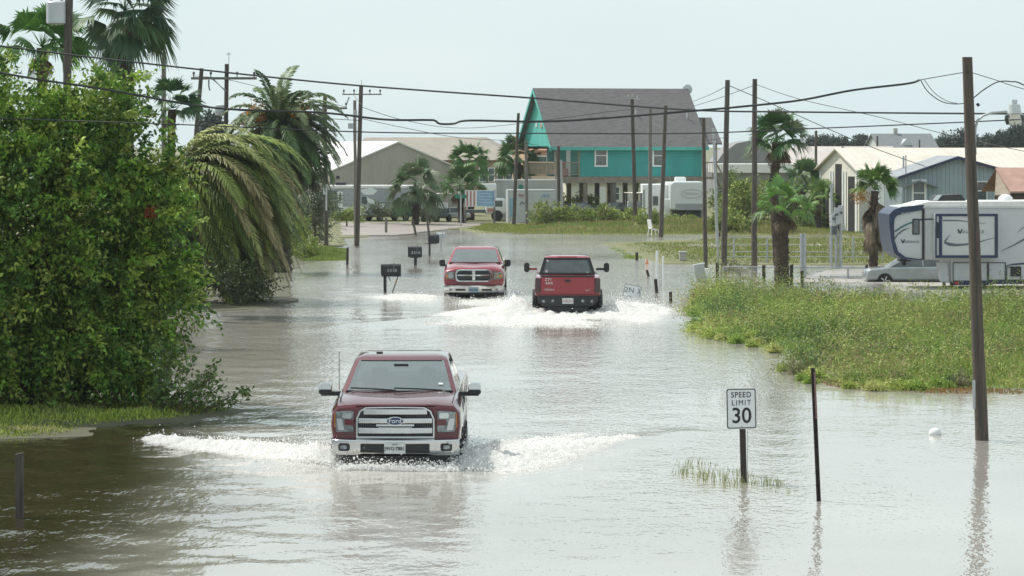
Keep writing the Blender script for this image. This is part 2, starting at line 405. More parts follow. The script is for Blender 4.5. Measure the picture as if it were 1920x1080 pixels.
z = n.nodes.new('ShaderNodeTexNoise'); z.inputs['Scale'].default_value = .13; z.inputs['Detail'].default_value = 5; L.new(t.outputs['Object'], z.inputs[0])
r = n.nodes.new('ShaderNodeValToRGB'); r.color_ramp.elements[0].position = .35; r.color_ramp.elements[1].position = .7
r.color_ramp.elements[0].color = (.305,.285,.25,1); r.color_ramp.elements[1].color = (.40,.38,.345,1)
L.new(z.outputs[0], r.inputs[0])
# silty water colour, painted darker by the left shore as the tree's reflection and shade
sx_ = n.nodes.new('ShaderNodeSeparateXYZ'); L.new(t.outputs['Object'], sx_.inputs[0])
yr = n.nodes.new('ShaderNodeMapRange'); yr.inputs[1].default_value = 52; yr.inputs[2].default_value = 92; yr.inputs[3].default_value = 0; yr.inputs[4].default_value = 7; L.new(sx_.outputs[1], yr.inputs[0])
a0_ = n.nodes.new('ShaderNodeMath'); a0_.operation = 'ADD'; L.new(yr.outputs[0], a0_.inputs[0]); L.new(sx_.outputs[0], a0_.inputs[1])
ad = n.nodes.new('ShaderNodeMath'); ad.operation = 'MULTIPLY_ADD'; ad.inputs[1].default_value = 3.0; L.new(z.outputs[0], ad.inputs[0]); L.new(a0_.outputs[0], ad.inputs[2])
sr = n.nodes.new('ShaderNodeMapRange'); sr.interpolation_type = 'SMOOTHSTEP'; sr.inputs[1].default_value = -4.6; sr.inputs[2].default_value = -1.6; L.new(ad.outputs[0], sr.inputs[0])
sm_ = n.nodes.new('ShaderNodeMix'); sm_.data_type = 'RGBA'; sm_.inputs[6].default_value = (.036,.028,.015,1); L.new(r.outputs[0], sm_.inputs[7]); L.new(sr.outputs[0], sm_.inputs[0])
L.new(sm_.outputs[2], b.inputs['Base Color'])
def wnoise(sc, st, det=3):
    mpn = n.nodes.new('ShaderNodeMapping'); mpn.inputs['Scale'].default_value = st; L.new(t.outputs['Object'], mpn.inputs[0])
    q = n.nodes.new('ShaderNodeTexNoise'); q.inputs['Scale'].default_value = sc; q.inputs['Detail'].default_value = det; L.new(mpn.outputs[0], q.inputs[0]); return q.outputs[0]
bp = n.nodes.new('ShaderNodeBump'); bp.inputs['Distance'].default_value = .05
m1 = n.nodes.new('ShaderNodeMath'); m1.operation = 'ADD'
L.new(wnoise(1.0, (2.4,1.1,1)), m1.inputs[0]); L.new(wnoise(1.0, (9,4.0,1), 2), m1.inputs[1])
L.new(m1.outputs[0], bp.inputs['Height'])
pr = n.nodes.new('ShaderNodeMapRange'); pr.inputs[1].default_value = .38; pr.inputs[2].default_value = .68; pr.inputs[3].default_value = .10; pr.inputs[4].default_value = .45
L.new(wnoise(.11, (1,.55,1), 2), pr.inputs[0]); q1 = n.nodes.new('ShaderNodeMapRange'); q1.inputs[3].default_value = 2.0; q1.inputs[4].default_value = 1; L.new(sr.outputs[0], q1.inputs[0]); q2 = n.nodes.new('ShaderNodeMath'); q2.operation = 'MULTIPLY'; L.new(q1.outputs[0], q2.inputs[0]); L.new(pr.outputs[0], q2.inputs[1]); q3 = n.nodes.new('ShaderNodeMapRange'); q3.inputs[1].default_value = 62; q3.inputs[2].default_value = 165; q3.inputs[3].default_value = 1; q3.inputs[4].default_value = 3.2; L.new(sx_.outputs[1], q3.inputs[0]); q4 = n.nodes.new('ShaderNodeMath'); q4.operation = 'MULTIPLY'; L.new(q2.outputs[0], q4.inputs[0]); L.new(q3.outputs[0], q4.inputs[1]); L.new(q4.outputs[0], bp.inputs['Strength']); L.new(bp.outputs[0], b.inputs['Normal'])
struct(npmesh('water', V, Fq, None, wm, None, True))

# land that stands just clear of the water
def bank(name, pts, z=.035, m=None, kind='structure', edge=.35):
    """flat land with a softly sloping rim that dips under the water"""
    p = np.array(pts, float); n_ = len(p); dens = []
    for i in range(n_):                                   # roughen the outline
        a = p[i]; b_ = p[(i+1) % n_]; k = max(1, int(np.hypot(*(b_-a))/1.3)); k = min(k, 60)
        for j in range(k): dens.append(a+(b_-a)*j/k)
    p = np.array(dens); p = p + RNG.normal(0, .12, p.shape)*min(1, 1)
    c = p.mean(0); area = .5*sum(p[i][0]*p[(i+1)%len(p)][1]-p[(i+1)%len(p)][0]*p[i][1] for i in range(len(p)))
    sgn = 1 if area > 0 else -1; q = []
    for i in range(len(p)):
        d = p[(i+1)%len(p)]-p[i-1]; nn = np.array([d[1], -d[0]])*sgn/(np.hypot(*d)+1e-9); q.append(p[i]+nn*edge*.6)
    mb = MB(); N = len(p)
    mb.add([(x, y, z) for x, y in p]+[(x, y, -.12) for x, y in q], [tuple(range(N))]+[(i, (i+1)%N, N+(i+1)%N, N+i) for i in range(N)])
    o = part(name, mb, m); o['kind'] = kind; return o
mud = mat('wet_mud', (.055,.05,.032), .8, 0, .4, 1.2, col2=(.085,.085,.04))
turf = mat('matted_grass', (.10,.115,.045), .9, 0, .3, .8, col2=(.18,.17,.08), bump=.5, bscale=5)
gravel = mat('pale_gravel', (.24,.23,.21), .8, 0, .2, .5, col2=(.36,.345,.325), bump=.4, bscale=12)
wetgravel = mat('wet_gravel', (.20,.165,.145), .6, 0, .2, .3, col2=(.28,.24,.215))
def gp(l): return [gnd(*p) for p in l]
LEFT = gp([(-700,826),(0,826),(150,822),(205,800),(340,790),(470,770),(330,756),(230,735),(190,680),(250,620),(380,585),(500,578),(545,566),(540,530),(545,505),(575,492),(640,486),(648,474),(560,462),(-400,462)])
bank('ground', LEFT, .02, mud)
FAR = gp([(-900,466),(560,466),(640,462),(640,447),(668,446),(860,430),(905,437),(1200,439),(1560,440),(1700,446),(2700,446)])
FAR += [(1500, 4400), (-1500, 4400)]
bank('ground', FAR, .05, turf)
bank('road', gp([(640,443),(742,443),(858,429),(905,424),(900,419),(640,419)]), .066, wetgravel, edge=.1)
STRIP = gp([(1135,457),(1300,449),(1700,447),(2100,447),(2100,497),(1500,497),(1240,495),(1190,474)])
bank('ground', STRIP, .03, turf)
bank('path', gp([(1290,459),(1640,459),(1660,463),(1290,464)]), .045, gravel, edge=.05)
MARSH = gp([(1296,552),(1288,580),(1302,618),(1345,640),(1400,645),(1468,664),(1490,706),(1560,722),(1600,730),(1700,733),(1800,728),(2300,736),(2300,566),(1700,566),(1440,556),(1330,548)])
bank('ground', gp([(1335,578),(1345,608),(1420,628),(1505,648),(1535,692),(1620,712),(2300,718),(2300,572),(1340,566)]), .03, mud, edge=.2)
bank('ground', gp([(1470,531),(1560,506),(2300,506),(2300,531)]), .022, gravel, edge=.3)
bank('ground', gp([(1660,531),(1700,546),(2300,552),(2300,531)]), .034, gravel, edge=.3)

# ---------------------------------------------------------------- grass and marsh growth (nobody could count it)
G1 = [(.13,.20,.035),(.17,.23,.05),(.10,.16,.035),(.21,.23,.065),(.07,.12,.03),(.24,.22,.10)]
def growth(name, label, poly, n, hgt, wd, cols, w=None, sc=.7, lean=.45, cat='grass', k0=0, edge=.6, z=.03, hv=.8, thin=0):
    x, y = scatter(poly, n)
    nzv = vnoise(x, y, sc, k0)+.6*vnoise(x, y, sc*3.1, k0+9)
    if thin: kk = nzv+RNG.normal(0,.5,len(x)) > thin; x, y, nzv = x[kk], y[kk], nzv[kk]; n = len(x)
    e = np.clip(polydist(x, y, poly)/edge, .12, 1)
    h = hgt*np.clip(.75+hv*.45*nzv, .18, 2)*e*RNG.uniform(.6,1.25,n)
    # the plant kind varies in patches
    q = np.clip((vnoise(x, y, sc*1.3, k0+4)+1.6)/3.2+RNG.normal(0,.13,n), 0, .999)
    cols = np.array(cols); T = cols[(q*len(cols)).astype(int)]*RNG.uniform(.7,1.3,(n,1))
    P = np.stack([x, y, np.full(n, z-.02)], 1)
    o = blade_obj(name, P, h, wd, lean, np.clip(T, .004, 1)); tag(o, label, cat, kind='stuff'); return o, x, y, h
MC = [(.17,.25,.05),(.28,.36,.08),(.36,.42,.11),(.22,.34,.07),(.40,.38,.16),(.14,.22,.05),(.32,.40,.09)]
growth('marsh_grass', 'tall green and yellow marsh growth on the bank right of the road', MARSH, 150000, .40, .028, MC, sc=.35, k0=2, edge=3.5, thin=-1.1)
# soft rounded weeds standing in the marsh
def weed_clumps(poly, n, r0, r1, per, cols, zc, sc=.4, k0=0, L=.07, Wd=.03, flat=.8):
    x, y = scatter(poly, n); d = polydist(x, y, poly); k = d > .4; x, y = x[k], y[k]
    v = vnoise(x, y, sc, k0); r = RNG.uniform(r0, r1, len(x))*np.clip(1+.35*v, .5, 1.6)
    r = r*np.clip(.55+.12*d[k], .5, 1.15); C = np.stack([x, y, r*zc], 1); return clumps(C, r, per, L, Wd, cols, flat=flat, droop=-.25)
V, Fc, T = weed_clumps(MARSH, 190, .18, .60, 900, [(.22,.30,.06),(.31,.38,.09),(.38,.41,.13),(.08,.13,.04),(.26,.36,.07),(.15,.22,.06),(.30,.24,.12)], .8, k0=6, L=.10)
# upright leafy shoots, taller toward the back and the left tip
x, y = scatter(MARSH, 6200); d = polydist(x, y, MARSH); v = vnoise(x, y, .45, 21); k = (d > .15)&(v+RNG.normal(0,.5,len(x)) > -.5); x, y, v, d = x[k], y[k], v[k], d[k]
D = np.stack([RNG.normal(0,.35,len(x)), RNG.normal(0,.35,len(x)), np.ones(len(x))], 1); D /= np.linalg.norm(D, axis=1, keepdims=True)
hgt_ = (.32+.26*np.clip(v, -1, 1.5)+.14*np.clip((y-72)/25, 0, 1))*np.clip(d/1.2, .40, 1)*(1+.7*(RNG.random(len(x)) < .04))*(1+.9*np.clip((10.5-x)/4, 0, 1)*np.clip((y-78)/14, 0, 1))
pal = np.array([(.10,.17,.05),(.17,.27,.06),(.26,.37,.07),(.36,.44,.10),(.44,.46,.15),(.34,.27,.12),(.22,.30,.07)]); pi_ = np.clip((vnoise(x, y, .42, 25)*.5+.5+RNG.normal(0,.13,len(x)))*7, 0, 6.99).astype(int); tc2 = pal[pi_]
V2, F2, T2 = sprigs(np.stack([x, y, np.full(len(x), .02)], 1), D, hgt_*1.25, 18, .075, .022, tc2, sag=.15, bend=.35)
# separate bushy clumps, a few of them standing out in the water along the ragged edge
bx, by = scatter(MARSH, 380); kb = (polydist(bx, by, MARSH) < 1.6)|(vnoise(bx, by, .30, 31) > .15); bx, by = bx[kb], by[kb]
EP = np.array(MARSH[1:11]); ei = RNG.integers(0, len(EP)-1, 22); et = RNG.random(22)[:,None]; eo = EP[ei]*(1-et)+EP[ei+1]*et+RNG.normal(0,.22,(22,2))
bx = np.concatenate([bx, eo[:,0]]); by = np.concatenate([by, eo[:,1]]); br = RNG.uniform(.25,.95,len(bx))*np.clip(.55+polydist(bx, by, MARSH)/5, .5, 1.15)*np.where(np.arange(len(bx)) >= len(bx)-22, .5, 1)*np.clip(.75+(by-68)/60, .6, 1.25)*(1+.35*(bx < 9)*(by > 82))
i = np.repeat(np.arange(len(bx)), 46); D = rvec(len(i)); D[:,2] = np.abs(D[:,2])*.9+.15; D[:,0] *= 1.4; D /= np.linalg.norm(D, axis=1, keepdims=True)
bc = np.concatenate([pal, [(.08,.13,.04),(.11,.17,.05),(.13,.20,.05),(.20,.19,.10)]])[np.where(np.arange(len(bx)) >= len(bx)-22, RNG.integers(2, 5, len(bx)), RNG.integers(0, len(pal)+4, len(bx)))]
V3, F3, T3 = sprigs(np.stack([bx[i], by[i], np.full(len(i), .02)], 1), D, br[i]*1.3, 16, .080, .026, bc[i]*RNG.uniform(.8,1.2,(len(i),1)), sag=.2, bend=.3)
V = np.concatenate([V, V2, V3]); T = np.concatenate([T, T2, T3]); kz = V.reshape(-1,4,3)[:,:,2].min(1) > -.03; V = V.reshape(-1,4,3)[kz].reshape(-1,3); T = T.reshape(-1,4,3)[kz].reshape(-1,3); Fc = np.arange(len(V)).reshape(-1,4)
tag(npmesh('marsh_weeds', V, Fc, T, LEAF), 'rounded leafy weeds mixed through the bank right of the road', 'weeds', kind='stuff')
red = gp([(1500,716),(1600,735),(1750,740),(1960,740),(1960,728),(1700,726),(1560,712)])
growth('red_fringe_plants', 'rusty orange fringe growing along the front waterline of the marsh', red, 2600, .13, .03, [(.24,.10,.035),(.22,.17,.06),(.30,.17,.06),(.20,.22,.06),(.24,.26,.07)], k0=3, cat='plants', edge=.5, z=0)
growth('strip_grass', 'low yellow green grass on the flooded strip before the far side road', STRIP, 26000, .20, .045, [(.24,.27,.07),(.30,.32,.10),(.20,.26,.06),(.34,.29,.13),(.19,.26,.05)], sc=.25, k0=8, edge=2, z=.03)
growth('verge_grass', 'bright tufts leaning over the water at the tip of the strip', gp([(1085,452),(1128,462),(1150,486),(1240,488),(1190,470),(1120,455)]), 2200, .22, .06, [(.22,.30,.05),(.28,.34,.08)], k0=12, edge=1, z=-.02)
growth('bank_grass', 'yellow green grass at the foot of the big leafy tree', gp([(-200,828),(0,828),(150,824),(205,802),(340,790),(478,769),(330,752),(-200,752)]), 17000, .17, .03, [(.20,.28,.03),(.33,.40,.06),(.13,.18,.03),(.40,.42,.10)], sc=1.1, k0=1, edge=1.0, z=0)
growth('verge_grass', 'green grass beside the bare poles on the left shore', gp([(560,492),(655,488),(650,466),(540,464)]), 9000, .28, .05, [(.18,.25,.05),(.22,.28,.06),(.13,.20,.04)], sc=.3, k0=5, edge=1.0)
growth('verge_grass', 'green grass and weeds in front of the billboard', gp([(858,430),(905,437),(1010,438),(1010,424),(900,421)]), 5000, .22, .08, [(.22,.27,.05),(.26,.29,.07)], sc=.2, k0=7, edge=1)
growth('verge_grass', 'low rough grass along the side road under the stilt house', gp([(960,439),(1560,441),(1640,446),(1640,415),(960,415)]), 42000, .45, .08, [(.20,.26,.06),(.28,.30,.09),(.32,.27,.12),(.18,.26,.05)], sc=.12, k0=10, edge=3)
growth('verge_grass', 'grass in front of the long pale metal building', gp([(1560,441),(2100,446),(2100,415),(1560,415)]), 14000, .35, .08, [(.17,.22,.06),(.21,.25,.07)], sc=.15, k0=14, edge=3)
growth('water_grass', 'sparse reeds in the water around the speed limit post', gp([(1222,886),(1262,860),(1340,866),(1400,882),(1512,912),(1505,934),(1385,926),(1285,908)]), 1200, .20, .011, [(.20,.24,.07),(.30,.31,.11)], sc=2.2, k0=11, edge=.35, z=-.02, lean=.3, thin=.05)
growth('water_grass', 'thin grass drifting in front of the marsh by the leaning pole', gp([(1590,758),(1640,748),(1735,756),(1730,768),(1600,770)]), 500, .10, .012, [(.22,.24,.08),(.30,.24,.09)], sc=1.5, k0=13, edge=1.0, z=-.02)
growth('water_grass', 'flattened grass tuft in mid water beyond the near truck', gp([(1190,634),(1235,632),(1240,645),(1195,646)]), 260, .12, .014, [(.18,.22,.06),(.26,.27,.08)], sc=1.5, k0=15, edge=.5, z=-.02)
growth('water_grass', 'faint reed tips in the calm water near the thin leaning post', gp([(1620,900),(1760,880),(1780,945),(1640,950)]), 70, .10, .008, [(.22,.24,.10)], sc=1.5, k0=16, edge=.5, z=-.02)
growth('water_grass', 'small green tuft right of the tall leaning pole base', gp([(1862,812),(1882,812),(1882,828),(1862,828)]), 60, .16, .014, [(.22,.28,.08)], sc=1.5, k0=17, edge=.3, z=-.02)

# ---------------------------------------------------------------- foam and spray
fm = bpy.data.materials.new('foam'); fm.use_nodes = True; n = fm.node_tree; L = n.links
b = n.nodes['Principled BSDF']; b.inputs['Base Color'].default_value = (.94,.94,.93,1); b.inputs['Roughness'].default_value = .7
tr = n.nodes.new('ShaderNodeBsdfTransparent'); ms = n.nodes.new('ShaderNodeMixShader')
at = n.nodes.new('ShaderNodeAttribute'); at.attribute_name = 'tint'; sp = n.nodes.new('ShaderNodeSeparateColor'); L.new(at.outputs['Color'], sp.inputs[0])
t = n.nodes.new('ShaderNodeTexCoord'); mpn = n.nodes.new('ShaderNodeMapping'); mpn.inputs['Scale'].default_value = (1,.62,1); L.new(t.outputs['Object'], mpn.inputs[0])
z1 = n.nodes.new('ShaderNodeTexNoise'); z1.inputs['Scale'].default_value = 8; z1.inputs['Detail'].default_value = 7; z1.inputs['Roughness'].default_value = .72; z1.inputs['Distortion'].default_value = .6
L.new(mpn.outputs[0], z1.inputs[0])
s1 = n.nodes.new('ShaderNodeMath'); s1.operation = 'ADD'; L.new(z1.outputs[0], s1.inputs[0]); L.new(sp.outputs[0], s1.inputs[1])
mr = n.nodes.new('ShaderNodeMapRange'); mr.inputs[1].default_value = .84; mr.inputs[2].default_value = 1.08; L.new(s1.outputs[0], mr.inputs[0])
tl = n.nodes.new('ShaderNodeBsdfTranslucent'); tl.inputs[0].default_value = (.98,.98,.97,1); m2 = n.nodes.new('ShaderNodeMixShader'); m2.inputs[0].default_value = .60; L.new(b.outputs[0], m2.inputs[1]); L.new(tl.outputs[0], m2.inputs[2])
L.new(mr.outputs[0], ms.inputs[0]); L.new(tr.outputs[0], ms.inputs[1]); L.new(m2.outputs[0], ms.inputs[2]); L.new(ms.outputs[0], n.nodes['Material Output'].inputs[0])
def foam(label, polys, step, hgt, drops, spray, name='wake_foam', seed=0, dscale=1.0):
    """polys: (ground polygon, density, edge softness, source point, reach). spray: (centre, spread, count, height)"""
    allp = np.concatenate([np.array(p[0]) for p in polys]); lo = allp.min(0)-.3; hi = allp.max(0)+.3
    xs = np.arange(lo[0], hi[0], step); ys = np.arange(lo[1], hi[1], step*1.4); gx, gy = np.meshgrid(xs, ys); x, y = gx.ravel(), gy.ravel()
    den = np.zeros(len(x))
    for poly, d0, soft, src, reach in polys:
        k = inpoly(x, y, poly); d = polydist(x, y, poly); r = np.hypot(x-src[0], y-src[1])
        den = np.maximum(den, np.where(k, np.clip(d/soft, 0, 1)**.6*d0*np.clip(1.15-.75*r/reach, .25, 1), 0))
    hh = water_h(x, y)+.006+np.clip(den-.25, 0, 1)*hgt*np.clip(.5+.5*vnoise(x, y, 6, seed)+.6*RNG.normal(size=len(x)), 0, 2.4)
    for c, sprd, cnt, hs in spray:
        hh = hh+(den > .05)*1.1*hs*np.exp(-((x-c[0])/sprd[0])**2-((y-c[1])/sprd[1])**2)*np.clip(.9+.35*vnoise(x, y, 7, seed+3)+.15*RNG.normal(size=len(x)), .2, 2)
    V = np.stack([x, y, hh], 1); nx, ny = len(xs), len(ys)
    ii = (np.arange(ny-1)[:,None]*nx+np.arange(nx-1)[None]).ravel(); Fq = np.stack([ii, ii+1, ii+nx+1, ii+nx], 1)
    Fq = Fq[(den[Fq].max(1) > .02)]
    # droplets torn off the surface
    tp = []
    for poly, d0, soft, src, reach in polys:
        px, py = scatter(poly, drops); r = np.hypot(px-src[0], py-src[1]); k = RNG.random(drops) < np.clip(1.1-r/reach, .08, 1)**1.3*np.clip(polydist(px, py, poly)/soft, .1, 1)
        px, py, r = px[k], py[k], r[k]
        tp.append(np.stack([px, py, water_h(px, py)+RNG.exponential(.030, len(px))*np.clip(1.4-r/reach, .3, 1.4)], 1))
    for c, sprd, cnt, hs in spray:
        q = RNG.normal(size=(cnt,3))*np.array(sprd); q[:,2] = RNG.exponential(hs, cnt)*np.exp(-.5*(q[:,0]/sprd[0])**2*.8)
        tp.append(q+np.array(c))
    P = np.concatenate(tp); s = RNG.uniform(.003, .010, len(P))*(1+(RNG.random(len(P)) < .06)*1.2)*dscale
    octv = np.array([[1,0,0],[0,1,0],[-1,0,0],[0,-1,0],[0,0,1],[0,0,-1]])*1.0
    octf = np.array([[0,1,4],[1,2,4],[2,3,4],[3,0,4],[1,0,5],[2,1,5],[3,2,5],[0,3,5]])
    DV = (P[:,None]+octv[None]*s[:,None,None]*RNG.uniform(.6,1.5,(len(P),1,3))).reshape(-1,3)
    DF = (octf[None]+np.arange(len(P))[:,None,None]*6).reshape(-1,3)
    # one object: foam sheet (as triangles) + drops
    Ft = np.concatenate([Fq[:,[0,1,2]], Fq[:,[0,2,3]], DF+len(V)]); VV = np.concatenate([V, DV])
    T = np.concatenate([np.repeat(den[:,None], 3, 1), np.ones((len(DV),3))])
    return tag(npmesh(name, VV, Ft, T, fm, None, True), label, 'foam', kind='stuff')
SPL, SPR = (-2.75,50.4), (-.95,50.4)
foam('white foam arms thrown up by the nearest maroon pickup', [
  (gp([(636,884),(560,880),(480,868),(420,860),(330,846),(240,830),(290,824),(400,836),(455,838),(385,818),(460,826),(560,836),(632,838),(640,860)]), .98, .40, SPL, 12),
  (gp([(850,885),(960,888),(1010,881),(1100,856),(1180,832),(1215,826),(1190,818),(1150,822),(1060,836),(1120,812),(1205,800),(1130,806),(1010,822),(900,832),(862,842),(850,860)]), .95, .40, SPR, 13),
  (gp([(632,889),(864,889),(866,885),(630,885)]), .30, .12, (-1.83,50), 3)],
  .05, .08, 15000, [((-3.10,50.7,.0), (.34,.5,1), 8000, .13), ((-.60,50.7,.0), (.30,.5,1), 7000, .11), ((-2.75,50.45,.0), (.12,.3,1), 2500, .10), ((-.93,50.45,.0), (.12,.3,1), 2500, .09), ((-2.42,50.4,0), (.12,.08,1), 700, .07), ((-1.25,50.4,0), (.12,.08,1), 700, .07), ((-1.83,50.3,0), (.75,.1,1), 300, .012)])
foam('churned white wash spreading behind the red pickup seen from the rear', [
  (gp([(1000,545),(960,548),(925,562),(870,575),(780,590),(820,604),(960,606),(1060,603),(1130,598),(1200,612),(1280,598),(1290,578),(1230,560),(1160,548),(1128,528),(1126,580),(1000,580)]), .72, 1.1, (1.7,96), 9),
  (gp([(700,612),(900,616),(1000,618),(1230,622),(1180,600),(800,592)]), .50, 1.5, (1.7,94), 9)],
  .09, .12, 9000, [((.08,96.4,.0), (.36,.8,1), 6000, .17), ((3.25,96.4,.0), (.36,.8,1), 6000, .17), ((1.7,95.2,0), (.8,.2,1), 500, .03), ((.0,96.8,.05), (.5,1.2,1), 3000, .16), ((3.9,97.5,.0), (.7,1.2,1), 2600, .15)], seed=7, dscale=1.15)
foam('thin foam line along the water left of the oncoming bright red pickup', [
  (gp([(838,566),(700,562),(650,556),(760,552),(838,556)]), .62, .8, (-2.2,105), 8),
  (gp([(835,572),(900,576),(985,570),(960,560),(840,562)]), .48, .6, (-1,104), 7)],
  .09, .05, 2600, [((-2.25,105.6,.0), (.3,.4,1), 700, .05), ((-.1,105.6,.0), (.3,.4,1), 500, .04)], seed=3)

# ================================================================ PICKUP TRUCKS  (local: x to the right, y away from the camera, z=0 at the water)
def lerp(a, b, t): return a+(b-a)*t
def cab(mb, prm):
    """greenhouse as a grid of rings; returns face lists by use"""
    yf = lambda x, w: prm['bow']*(x/w)**2*1.0
    levels = prm['levels']          # list of (z, halfwidth, yfront, yrear)
    cf = [-1,-.90,-.6,-.3,0,.3,.6,.90,1]; sd_ = [.06,.46,.52,.90]
    V = []; 
    for z, wd, y0, y1 in levels:
        ring = []
        for c in cf: ring.append((c*wd*(.985 if abs(c)==1 else 1), y0+yf(c*wd, 1)+(0.03 if abs(c)==1 else 0), z))
        for s in sd_: ring.append((wd, lerp(y0+.12, y1-.03, s), z))
        for c in reversed(cf): ring.append((c*wd*(.985 if abs(c)==1 else 1), y1-prm['rbow']*(c*wd)**2-(0.02 if abs(c)==1 else 0), z))
        for s in reversed(sd_): ring.append((-wd, lerp(y0+.12, y1-.03, s), z))
        V.append(ring)
    return V
def truck_cab(root, prm, paint, glassm):
    mbp = MB(); V = cab(mbp, prm); n = len(V[0]); nf = 9; ns = 4; Lv = len(V)
    panes = {'windscreen': MB(), 'rear_window': MB(), 'l': [], 'r': []}
    allv = [p for ring in V for p in ring]; pf = []; sidegl = []
    for k in range(Lv-1):
        for j in range(n):
            f = (k*n+j, k*n+(j+1)%n, (k+1)*n+(j+1)%n, (k+1)*n+j); gl = None
            if k == 1:
                if 1 <= j <= nf-3: gl = 'windscreen'
                elif nf <= j <= nf+ns-2 and (j-nf) in (0,2): gl = 's'
                elif nf+ns+1 <= j <= nf+ns+nf-3: gl = 'rear_window'
                elif j >= 2*nf+ns and (j-2*nf-ns) in (0,2): gl = 's'
            if gl in ('windscreen','rear_window'):
                panes[gl].add([allv[i] for i in f], [(0,1,2,3)])
            elif gl == 's': sidegl.append([allv[i] for i in f])
            else: pf.append(f)
    mbp.add(allv, pf+[tuple(range((Lv-1)*n, Lv*n))])
    c = part('cab', mbp, paint, root, smooth=35)
    import bmesh
    for nm in ('windscreen','rear_window'):
        o = part(nm, panes[nm], glassm if nm == 'windscreen' else M['darkglass'], root, smooth=40)
        bm = bmesh.new(); bm.from_mesh(o.data); bmesh.ops.remove_doubles(bm, verts=bm.verts, dist=1e-4); bm.to_mesh(o.data); bm.free()
    for q in sidegl:
        m_ = MB(); m_.add(q, [(0,1,2,3)]); part('side_window', m_, M['darkglass'], root)
    return c
def loft_body(root, secs, bowf, paint, name='body', caps=True):
    """secs: list of (y, [(x,z)...] from bottom centre round to top centre), mirrored"""
    mb = MB(); rings = []
    for y, pts in secs:
        pr_ = [(x, y+bowf(x, y), z) for x, z in pts]
        left = [(-x, yy, z) for x, yy, z in pr_[1:-1]]
        rings.append(pr_+list(reversed(left)))
    n = len(rings[0]); vs = [p for r_ in rings for p in r_]
    fs = [(k*n+j, k*n+(j+1)%n, (k+1)*n+(j+1)%n, (k+1)*n+j) for k in range(len(rings)-1) for j in range(n)]
    fs += [tuple(range(n)), tuple(range((len(rings)-1)*n, len(rings)*n))]
    mb.add(vs, fs); return part(name, mb, paint, root, smooth=28)
def wheel(root, x, y, z, r=.41, wd=.28, side=1):
    t = MB(); prof = [(r*.62, -wd/2), (r*.9, -wd/2), (r, -wd/2+.04), (r, wd/2-.04), (r*.9, wd/2), (r*.62, wd/2)]
    t.lathe(prof, (x,y,z), 'x', 28); w_ = part('wheel', t, M['rubber'], root, smooth=40)
    q = MB(); q.lathe([(r*.61, -.02), (r*.61, .02), (r*.5, .0), (r*.15, .03), (.03, .04)] if side > 0 else [(.03,-.04),(r*.15,-.03),(r*.5,0),(r*.61,-.02),(r*.61,.02)], (x+side*wd*.44, y, z), 'x', 20)
    for k in range(6):
        a = k*math.pi/3; q.box((x+side*(wd*.44+.02), y+math.cos(a)*r*.33, z+math.sin(a)*r*.33), (.03,.06,r*.55), rx=-a+math.pi/2)
    part('rim', q, M['satin'], w_, smooth=30)
def rrect(x0, x1, z0, z1, r, n=4):
    p = []
    for cx, cz, a0 in ((x1-r,z0+r,-90),(x1-r,z1-r,0),(x0+r,z1-r,90),(x0+r,z0+r,180)):
        for i in range(n+1):
            a = R(a0+90*i/n); p.append((cx+r*math.cos(a), cz+r*math.sin(a)))
    return p
def ellipse(cx, cz, a, b, n=20): return [(cx+a*math.cos(2*math.pi*i/n), cz+b*math.sin(2*math.pi*i/n)) for i in range(n)]
def frame(mb, outer, inner, y0, y1, yf):
    n = len(outer); vs = [(x, y0+yf(x), z) for x, z in outer]+[(x, y0+yf(x), z) for x, z in inner]+[(x, y1+yf(x), z) for x, z in outer]+[(x, y1+yf(x), z) for x, z in inner]
    fs = []
    for i in range(n):
        j = (i+1) % n; fs += [(i,j,n+j,n+i), (i,2*n+i,2*n+j,j), (n+i,n+j,3*n+j,3*n+i)]
    mb.add(vs, fs)
def seats(root, y, w=.62, wheel_side=1, wy=-.65):
    for sx in (-1, 1):
        s = MB(); s.add(*_rb((sx*.40, y, .93), (.50,.16,.62))); s.add(*_rb((sx*.40, y+.02, 1.29), (.24,.12,.25))); part('seat', s, M['greyseat'], root, smooth=50, bevel=.03)
    s = MB(); s.add(*_rb((0, y+.95, .90), (1.35,.16,.60)))
    for sx in (-.4, .4): s.add(*_rb((sx, y+.95, 1.24), (.22,.11,.20)))
    part('rear_bench', s, M['greyseat'], root, smooth=50, bevel=.03)
    d = MB(); d.bar(-.80, .80, .95, 1.12, y-1.05, .45); part('dashboard', d, M['black'], root, bevel=.03)
    q = MB()
    for k in range(16):
        a = 2*math.pi*k/16; b_ = 2*math.pi*(k+1)/16
        q.cyl((wheel_side*.40+.18*math.cos(a), y-.48-.08*math.sin(a), 1.10+.16*math.sin(a)), (wheel_side*.40+.18*math.cos(b_), y-.48-.08*math.sin(b_), 1.10+.16*math.sin(b_)), .016, n=6)
    q.cyl((wheel_side*.40, y-.48, 1.10), (wheel_side*.40, y-.75, 1.0), .03); part('steering_wheel', q, M['black'], root)
def _rb(c, d):
    m_ = MB(); m_.box(c, d); return m_.v, m_.f
